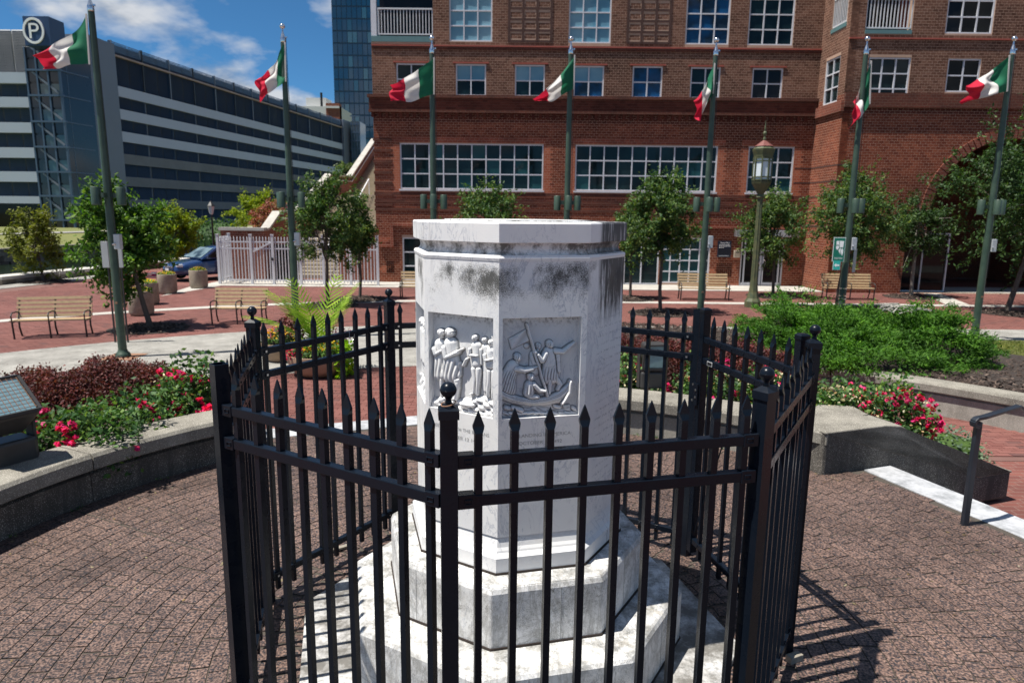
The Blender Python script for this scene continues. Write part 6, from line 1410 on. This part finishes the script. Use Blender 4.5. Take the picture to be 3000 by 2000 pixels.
quadp([(.42,-.56,1.36),(1.12,-.72,.965),(1.12,.72,.965),(.42,.56,1.36)],'windscreen','car_glass',car,.02)
for s in (-1,1):
    P=[(.25,s*.665,1.33),(.95,s*.79,.97),(-.3,s*.8,.97),(-.25,s*.655,1.37)]; quadp(P if s<0 else P[::-1],'side_window','pane_black',car,.02)
    P=[(-.32,s*.655,1.37),(-.36,s*.8,.97),(-1.3,s*.8,.99),(-.95,s*.65,1.31)]; quadp(P if s<0 else P[::-1],'side_window','pane_black',car,.02)
    m=MB(); m.box(.85,.98,s*.86-.08,s*.86+.08,.95,1.08); m.build('mirror','car_paint',car,bev=.03)
    m=MB(); m.obox((2.02,s*.6,.68),(.1,-s*.06,0),(.02*s,.12,0),(0,0,.06)); m.build('headlight','headlight',car,bev=.02)
m=MB(); m.box(2.16,2.235,-.4,.4,.6,.645); m.build('grille','chrome',car,bev=.01); m=MB(); m.box(2.16,2.245,-.42,.42,.36,.5); m.build('air_intake','car_dark',car); m=MB(); m.box(2.24,2.262,-.15,.15,.44,.55); m.build('licence_plate','sign_grey_pale',car)
m=MB(); m.lathe([(.001,0),(.045,0),(.045,.02),(.001,.02)],14); o=m.build('badge','chrome',car); o.location=(2.2,0,.62); o.rotation_euler=(0,rad(80),0)
for x in (1.32,-1.32):
    for s in (-1,1):
        m=MB(); m.lathe([(.2,-.1),(.31,-.1),(.33,-.06),(.33,.06),(.31,.1),(.2,.1)],28,caps=False); w=m.build('wheel','tyre',car,True); w.location=(x,s*.77,.33); w.rotation_euler=(rad(90),0,0)
        m=MB(); m.lathe([(.02,-.05),(.21,-.07),(.21,.07),(.02,.05)],10); m.build('rim','chrome',w)
# two small US flags in a tub
for i,(px,py) in enumerate(((372,808),(455,806))):
    p=GY(px,py,20.4 if i==0 else 24.); t=thing('small_flag','small striped flag on a stick %s'%('left of the leaning tree trunk' if i==0 else 'behind the leaning tree trunk'),'flag',(p.x,p.y,p.z-.45))
    m=MB(); m.tube([(0,0,-.3),(.05,0,.6)],.006,5); m.build('stick','wood_slat',t)
    for k in range(7): m=MB(); z=.35+k*.03; m.box(-.34,.03,-.004+.02*math.sin(k),.004+.02*math.sin(k),z,z+.029); m.build('stripe','flag_red' if k%2==0 else 'flag_white',t)
    m=MB(); m.box(-.12,.04,-.012,-.006,.44,.56); m.build('canton','flag_blue',t)
# ------------------------------------------------------------------ trees
K2=3000/2352.
def tree(name,label,base,crown,mat,ntw=300,per=26,ls=.1,asp=.45,bark='bark',lean=None,seed=1,tr=.055,group=None,spiky=.5,dirz=.35,pit=True,dense=.8,Yc=None):
    ntw=int(ntw*.85)
    """crown: (x0,x1,y0,y1) of its outline at the tree's distance"""
    rg=np.random.default_rng(seed); b=Vector(base); Y=Yc or b.y; x0,x1,y0,y1=[v*K2 for v in crown]
    cx=GY((x0+x1)/2,(y0+y1)/2,Y); top=GY((x0+x1)/2,y0,Y).z; bot=GY((x0+x1)/2,y1,Y).z; rx=(GY(x1,(y0+y1)/2,Y).x-GY(x0,(y0+y1)/2,Y).x)/2; rz=(top-bot)/2; c=np.array([cx.x,Y,(top+bot)/2])
    t=thing(name,label,'tree',b,0,group); o=np.array(b)
    ry=rx*.95
    # twig bases through the crown volume, thinning to gaps
    n=ntw*2; d=rg.normal(0,1,(n,3)); d/=np.linalg.norm(d,axis=1)[:,None]; q=rg.uniform(.25,.93,n)**.6
    lump=1+.24*np.sin(d[:,0]*4.1+seed)+.2*np.sin(d[:,2]*5.3+d[:,1]*3+seed*2)+.14*np.sin(d[:,1]*6+d[:,0]*5+seed*3)
    P=d*q[:,None]*lump[:,None]*.8; 
    # narrow towards the top, flat-ish underside
    w=np.where(P[:,2]>0,1-spiky*np.clip(P[:,2],0,1)**1.3,1-.25*np.clip(-P[:,2],0,1)); P[:,0]*=w; P[:,1]*=w
    gap=np.sin(P[:,0]*5+seed)*np.sin(P[:,1]*4+seed*1.7)*np.sin(P[:,2]*5.5+seed*.6); P=P[gap>-.16*dense-.02][:ntw]; n=len(P)
    C_=c+P*np.array([rx,ry,rz]); dirs=P+rg.normal(0,.35,(n,3)); dirs[:,2]+=dirz; dirs/=np.linalg.norm(dirs,axis=1)[:,None]
    Lt=rg.uniform(.2,.6,n)*max(rx,.8)*.7; Lt*=np.where(P[:,2]>.45,1.35,1.)
    s=rg.uniform(0,1,(n,per)); pos=C_[:,None,:]+dirs[:,None,:]*(s*Lt[:,None])[...,None]; pos[...,2]-=(s**2)*.12*Lt[:,None]
    pos+=rg.normal(0,.05*ls/.1,(n,per,3)); pos=pos.reshape(-1,3)
    ld=np.repeat(dirs,per,0)*.6+rg.normal(0,.7,(n*per,3)); ld[:,2]-=.45
    V,F=leafverts(pos-o,ls,.2,asp,ld,rg); link('crown',meshnp('crown',V,F),mat,t,kind='stuff')
    # trunk and limbs
    fork=Vector((c[0]*.35+b.x*.65 if lean is None else lean[0],b.y,max(bot+.15*rz,b.z+.9))); m=MB(b); mid=b.lerp(fork,.5)+Vector((.03*math.sin(seed),0,0))
    m.tube([b-Vector((0,0,.05)),b+Vector((0,0,.12)),mid,fork,fork.lerp(Vector(c),.45),Vector((c[0],c[1],top-.25*rz))],[tr*1.45,tr*1.05,tr*.92,tr*.8,tr*.55,tr*.12],9); m.build('trunk',bark,t,True)
    m=MB(b); pick=rg.choice(n,min(26,n),False)
    for k,i in enumerate(pick):
        s_=fork.lerp(Vector((c[0],c[1],top-.3*rz)),rg.uniform(0,.75)); e=Vector(C_[i]); md=s_.lerp(e,.5)+Vector((0,0,.1*rz)); m.tube([s_,md,e+Vector(dirs[i])*Lt[i]],[tr*.42,tr*.25,tr*.06],5)
    m.build('limbs',bark,t)
    if pit:
        pm=MB(); a=np.linspace(0,2*math.pi,28,endpoint=False); pm.prism([(b.x+.95*math.cos(x)*(1+.06*math.sin(3*x+seed)),b.y+.95*math.sin(x)) for x in a],ZO-.05,ZO+.013); struct(pm.build('tree_pit','soil'))
        q=rg.normal(0,.42,(500,2)); q=q[np.hypot(q[:,0],q[:,1])<.98]; chips('bark_mulch',np.stack([b.x+q[:,0],b.y+q[:,1],ZO+.02+.05*np.exp(-(q**2).sum(1)*3)],1),0,.085,'mulch')
    return t
gT='young trees on the red plaza'
B=lambda x,y:G(x,y,ZO)
tree('shade_tree','broad leafy tree with slightly leaning trunk at left, behind the nearest flagpole',B(440,962),(178,392,402,690),'leaf_green',470,34,.135,.5,seed=3,tr=.07,lean=(GY(408,830,17.6).x,),group=gT,spiky=.25)
tree('shade_tree','dark tree with yellow tips in front of the white gate',B(963,895),(665,828,385,632),'leaf_zelkova',430,30,.115,seed=5,tr=.062,group=gT)
tree('shade_tree','narrow dark tree at right end of the white gate',B(1055,876),(782,870,452,610),'leaf_zelkova',260,28,.11,seed=8,tr=.055,group=gT,spiky=.3)
tree('shade_tree','tree showing only its top above the monument',B(1425,905),(1030,1212,412,610),'leaf_zelkova',330,28,.11,seed=11,tr=.055,group=gT,spiky=.6)
tree('shade_tree','slim tree close behind right edge of monument cap',B(1846,875),(1402,1492,455,610),'leaf_zelkova',260,28,.11,seed=13,tr=.052,group=gT)
tree('shade_tree','full green tree right of monument, left of the signless flagpole',B(1934,917),(1430,1610,388,628),'leaf_zelkova',480,30,.115,seed=17,tr=.06,group=gT,spiky=.55)
tree('shade_tree','spreading tree behind the ornate lamp post',B(2264,868),(1688,1866,430,610),'leaf_zelkova',420,30,.115,seed=19,tr=.058,group=gT,spiky=.35)
tree('shade_tree','tall topped tree behind the green map sign',B(2450,905),(1850,2066,376,632),'leaf_zelkova',500,30,.115,seed=23,tr=.06,group=gT,spiky=.65)
tree('shade_tree','pale trunked tree in front of the arch doorway',B(2668,870),(2030,2185,448,600),'leaf_dark',330,28,.115,seed=29,tr=.07,bark='bark_grey',group=gT,spiky=.4)
tree('shade_tree','big dense dark tree filling the right edge',B(2950,917),(2190,2640,228,640),'leaf_dark',1000,36,.125,seed=31,tr=.085,group=gT,spiky=.6,dense=1.1)
gF='trees by the canal'
tree('sapling','small olive yellow tree by the quay at far left',B(128,825),(20,142,470,645),'leaf_olive',240,26,.14,.5,seed=37,tr=.045,group=gF,dense=.5)
tree('canal_tree','yellow green tree rising behind the broad leafy tree',Vector((GY(514,700,36).x,36,ZO)),(352,458,455,605),'leaf_yellow',330,26,.15,.5,seed=41,tr=.06,group=gF,pit=False)
tree('canal_tree','bright yellow green tree left of the staircase parapet',Vector((GY(750,650,44).x,44,ZO)),(535,648,440,545),'leaf_yellow',300,26,.17,.5,seed=43,tr=.07,group=gF,pit=False)
tree('crepe_myrtle','reddish flowering shrub tree behind the staircase parapet',Vector((GY(805,650,42).x,42,ZO)),(575,700,465,545),'petal_crepe',360,28,.13,.6,seed=47,tr=.06,group=gF,pit=False,spiky=.1)
tree('canal_tree','soft grey green tree top above the upper staircase',Vector((GY(1022,560,70).x,70,ZO)),(772,835,375,440),'leaf_grey',220,30,.26,.6,seed=53,tr=.1,group=gF,pit=False,spiky=.1)
# shrubs on the far canal bank
def bushes(name,label,c,r,n,ls,mat,seed):
    rg=np.random.default_rng(seed); d=rg.normal(0,1,(n,3)); d/=np.linalg.norm(d,axis=1)[:,None]; d[:,2]=np.abs(d[:,2]); q=rg.uniform(.6,1.05,n)[:,None]; P=d*q*np.array(r)
    t=thing(name,label,'shrub',c); leafobj('foliage',P,ls,mat,t)
    m=MB(); m.lathe([(.78,0),(.75,.4),(.55,.68),(.1,.82)],16); o=m.build('dark_core','leaf_dark',t); o.scale=r; return t  # solid dark core inside the leaves, stops see-through
for i,(px,py,Y,l) in enumerate(((585,745,66,'dark shrubs on the far canal bank left of the street lamp'),(655,740,64,'dark shrubs on the far canal bank right of the street lamp'),(520,742,70,'dark shrubs on the far canal bank behind the yellow green tree'))):
    p=GY(px,py,Y); bushes('bank_shrub',l,(p.x,Y,-.9),(3.2,2,2.6),1400,.3,'leaf_dark',60+i)
# ------------------------------------------------------------------ barberry hedges and roses in the planter beds
def mound_leaves(n,a0,a1,r0,r1,zf,size,mat,t,rg,asp=.6,up=.5,jit=.04):
    a=rg.uniform(a0,a1,n); r=rg.uniform(r0,r1,n); f=np.clip(np.minimum((r-r0),(r1-r))/((r1-r0)*.5),0,1); e=np.clip(np.minimum(a-a0,a1-a)/6.,0,1)
    prof=np.sqrt(np.clip(1-(1-f)**2.4,0,1))*np.sqrt(np.clip(e,0,1)*.85+.15)
    bumps=1+.07*np.sin(a*1.1)+.06*np.sin(a*2.9+r*4)+.05*np.sin(r*9+a*.7); depth=rg.uniform(0,1,n)**2*.3
    z0,z1=zf; z=z0+(z1-z0)*prof*bumps*(1-depth); x=O.x+r*np.sin(np.radians(a)); y=O.y-r*np.cos(np.radians(a))
    P=np.stack([x,y,z],1)+rg.normal(0,jit,(n,3)); P=P[inview(P,200)]; o=np.array(t.location); return leafobj('foliage',P-o,size,mat,t,up,asp)
def hedge(label,a0,a1,r0,r1,z0,z1,seed,n):
    t=thing('barberry_hedge',label,'hedge',pol((r0+r1)/2,(a0+a1)/2,z0),0,'burgundy barberry hedges'); rg=np.random.default_rng(seed); mound_leaves(n,a0,a1,r0,r1,(z0,z1),.036,'leaf_barberry',t,rg,.55,.3,.035)
    m=MB(t.location); V,F=sweep([(r0+.12,z0-.2),(r0+.15,z0+(z1-z0)*.45),(r0+.42*(r1-r0),z0+(z1-z0)*.74),(r0+.6*(r1-r0),z0+(z1-z0)*.74),(r1-.15,z0+(z1-z0)*.45),(r1-.1,z0-.3)],a0+2.5,a1-2.5,24); m.add(V,F); m.build('dark_core','black_metal' if 0 else 'soil',t); return t  # low dark mound filling the hedge so it cannot be seen through
hedge('burgundy barberry hedge behind the roses at left',-139,-92,5.25,6.75,.0,.66,71,110000)
hedge('burgundy barberry hedge behind fence and gate at right',141,180,5.3,6.8,-.05,.68,72,110000)
def rose(label,px,py,Y,rx,ry,h,seed,nl,nb,cream=0,base=.15):
    p=GY(px,py,Y); p.z=base; t=thing('rose_bush',label,'rose bush',p,0,'pink shrub roses'); rg=np.random.default_rng(seed)
    d=rg.normal(0,1,(nl,3)); d/=np.linalg.norm(d,axis=1)[:,None]; d[:,2]=np.abs(d[:,2])*1.0; q=rg.uniform(.35,1.08,nl)**.6
    lump=1+.2*np.sin(d[:,0]*5+seed)+.18*np.sin(d[:,1]*6+seed*2)+.12*np.sin(d[:,2]*9+d[:,0]*4); P=d*(q*lump)[:,None]*np.array([rx,ry,h]); leafobj('foliage',P,.058,'leaf_rose',t,.2,.62)
    # blossoms: small rosettes of petals in clusters on the outside
    cl=rg.normal(0,1,(max(3,nb//6),3)); cl/=np.linalg.norm(cl,axis=1)[:,None]; cl[:,2]=np.abs(cl[:,2])*.9+.15; cl[:,1]-=.25
    pts=[]
    for k in range(nb):
        c=cl[rg.integers(len(cl))]; c=c/np.linalg.norm(c)*np.array([rx,ry,h])*1.03+rg.normal(0,.05,3)
        pts.append(c+rg.normal(0,.011,(9,3)))
    leafobj('blossoms',np.concatenate(pts),.05,'petal_pink',t,.3,.95)
    if cream:
        d=rg.normal(0,1,(cream,3)); d/=np.linalg.norm(d,axis=1)[:,None]; d[:,2]=np.abs(d[:,2]); d[:,1]-=.2; leafobj('faded_blooms',d*np.array([rx,ry,h])*1.02,.04,'petal_cream',t,.5,.5)
    m=MB()
    for k in range(9): v=d[k]*np.array([rx,ry,h])*.8; m.tube([(0,0,-.1),(v[0]*.4,v[1]*.4,abs(v[2])*.5),(v[0],v[1],abs(v[2]))],[.01,.007,.003],5)
    m.build('stems','bark',t); return t
rose('rose bush with few small pink blooms, leftmost, beside the mesh floodlight',255,1210,6.0,.62,.42,.56,81,3600,40)
rose('rose bush with bright pink clusters against left fence post',520,1170,7.0,.5,.42,.62,82,3000,80,60)
rose('rose bush at left seen between the left fence post and first pickets',610,1150,7.2,.42,.4,.6,83,2200,40)
rose('rose bush peeking out beside right edge of monument',1850,1080,8.4,.36,.4,.52,84,1800,26,60,.1)
rose('rose bush right behind the gate hinge post',2080,1120,8.2,.5,.4,.5,85,2600,60,160,.1)
rose('rose bush with faded blooms behind the gate pickets',2270,1120,8.0,.48,.4,.5,86,2600,30,260,.1)
rose('rose bush with many faded cream blooms right of the fence corner',2450,1150,7.5,.5,.42,.55,87,3200,60,420,.02)
rose('rose bush with the densest pink blooms, above the sloping wall at right',2600,1150,7.65,.58,.42,.56,88,3400,190,120,-.05)
bushes('sage_shrub','grey green wispy shrub at the low end of the sloping wall',(GY(2790,1330,7.75).x,7.85,-.5),(.5,.42,.5),1500,.05,'leaf_sage',91)
# ------------------------------------------------------------------ junipers
def juniper(label,x,y,rx,ry,h,seed,n=11000,zb=-.2):
    t=thing('juniper',label,'juniper',(x,y,zb),0,'spreading junipers'); rg=np.random.default_rng(seed); nc=84; per=n//nc
    # shelves of foliage: flat fans stacked over dark gaps
    d=rg.normal(0,1,(nc,3)); d/=np.linalg.norm(d,axis=1)[:,None]; d[:,2]=np.abs(d[:,2]); q=rg.uniform(.72,1.0,nc)
    C_=d*q[:,None]*np.array([rx,ry,h]); dr=d*np.array([1,1,.2]); dr[:,2]+=.12; dr/=np.linalg.norm(dr,axis=1)[:,None]; sd=np.cross(dr,[0,0,1.]); sd/=np.linalg.norm(sd,axis=1)[:,None]+1e-9
    u=rg.uniform(-1,1,(nc,per)); w=rg.normal(0,.5,(nc,per))*(1-.35*np.clip(u,0,1)); L=rg.uniform(.26,.46,nc)[:,None]
    P=C_[:,None,:]+dr[:,None,:]*(u*L)[...,None]+sd[:,None,:]*(w*L)[...,None]; P[...,2]+=rg.normal(0,.035,(nc,per))+.1*L*(1-w**2)-.05*u; P=P.reshape(-1,3)
    D=(dr[:,None,:]+sd[:,None,:]*(w*.8)[...,None]+rg.normal(0,.3,(nc,per,3))).reshape(-1,3); D[:,2]+=.35
    k=P[:,2]>-.05; V,F=leafverts(P[k],.08,.2,.28,D[k],rg); link('foliage',meshnp('foliage',V,F),'leaf_juniper',t,kind='stuff')
    m=MB(); m.lathe([(.74,0),(.7,.35),(.48,.55),(.1,.66)],16); o=m.build('dark_core','soil',t); o.scale=(rx,ry,h); return t  # dark filler volume under the fans, not modelled branches
for i,(px,Y,rx,ry,h,l) in enumerate(((2335,13.6,1.0,1.15,.98,'bright green spreading juniper at foot of the ornate lamp, leftmost'),(2440,12.9,1.2,1.2,.82,'bright green spreading juniper below the green signs'),(2590,13.2,1.15,1.3,.9,'bright green spreading juniper with bare grey twigs on top'),(2712,12.6,.92,1.1,.92,'bright green spreading juniper at right end next to the mulch'),(2520,11.9,1.5,.9,.5,'low bright green juniper fringe at the front over the mulch'))):
    juniper(l,GY(px,1000,Y).x,Y,rx,ry,h,100+i,26000 if i<4 else 20000)
c=GY(2640,905,12.6); tw_=thing('dead_branches','tangle of bare pale grey twigs lying on top of the juniper','branches',c); rg=random.Random(9); m=MB()
for k in range(26):
    a=rg.uniform(0,6.28); p=Vector((rg.uniform(-.3,.3),rg.uniform(-.2,.2),rg.uniform(-.05,.07))); d=Vector((math.cos(a),math.sin(a)*.5,rg.uniform(-.12,.2))); m.tube([p-d*.22,p+Vector((0,0,.03)),p+d*.22],[.012,.009,.004],5)
m.build('twigs','deadwood',tw_)
# dry grass patch at right
g0=G(2945,1030,-.35); n=9000; P=np.stack([g0.x+RNG.uniform(-1.2,2.6,n),g0.y+RNG.uniform(-.9,1.2,n),np.full(n,-.33)],1); P=P[inview(P,80)]; D=RNG.normal(0,.4,(len(P),3)); D[:,2]=1; V,F=leafverts(P,.09,0.,.12,D); o=link('grass','%s'%'' or None,None) if 0 else link('grass_patch',meshnp('grass_patch',V,F),'grass_blade',None,'stuff'); o['label']='short dry grass beside the mulch at right edge'
struct(MB().prism([(g0.x-1.2,g0.y-1.0),(g0.x+4,g0.y-1.0),(g0.x+4,g0.y+1.4),(g0.x-1.0,g0.y+1.4)],-.6,-.355).build('grass_ground','grass_ground'))

# ------------------------------------------------------------------ litter: fallen leaves and grit on the setts, weeds at the wall foot
n=420; a=RNG.uniform(0,360,n); r=np.where(RNG.uniform(0,1,n)<.55,3.9-RNG.exponential(.16,n),RNG.uniform(1.5,3.8,n)); P=np.stack([O.x+r*np.sin(np.radians(a)),O.y-r*np.cos(np.radians(a)),np.full(n,.006)],1); P=P[inview(P,30)&(r>1.4)]
V,F=leafverts(P,.028,7.,.5); o=link('leaf_litter',meshnp('leaf_litter',V,F),'litter',None,'stuff'); o['label']='small dry leaves scattered on the granite setts'
n=700; a=np.concatenate([RNG.uniform(-139,-92,n//2),RNG.uniform(131,178,n//2)]); r=3.9-np.abs(RNG.normal(0,.012,n)); P=np.stack([O.x+r*np.sin(np.radians(a)),O.y-r*np.cos(np.radians(a)),RNG.uniform(.0,.03,n)],1); P=P[(np.sin(a*1.7)+np.sin(a*.6+1)>.9)]
V,F=leafverts(P,.03,.3,.35); o=link('weeds',meshnp('weeds',V,F),'leaf_rose',None,'stuff'); o['label']='tiny weeds along the foot of the planter walls'
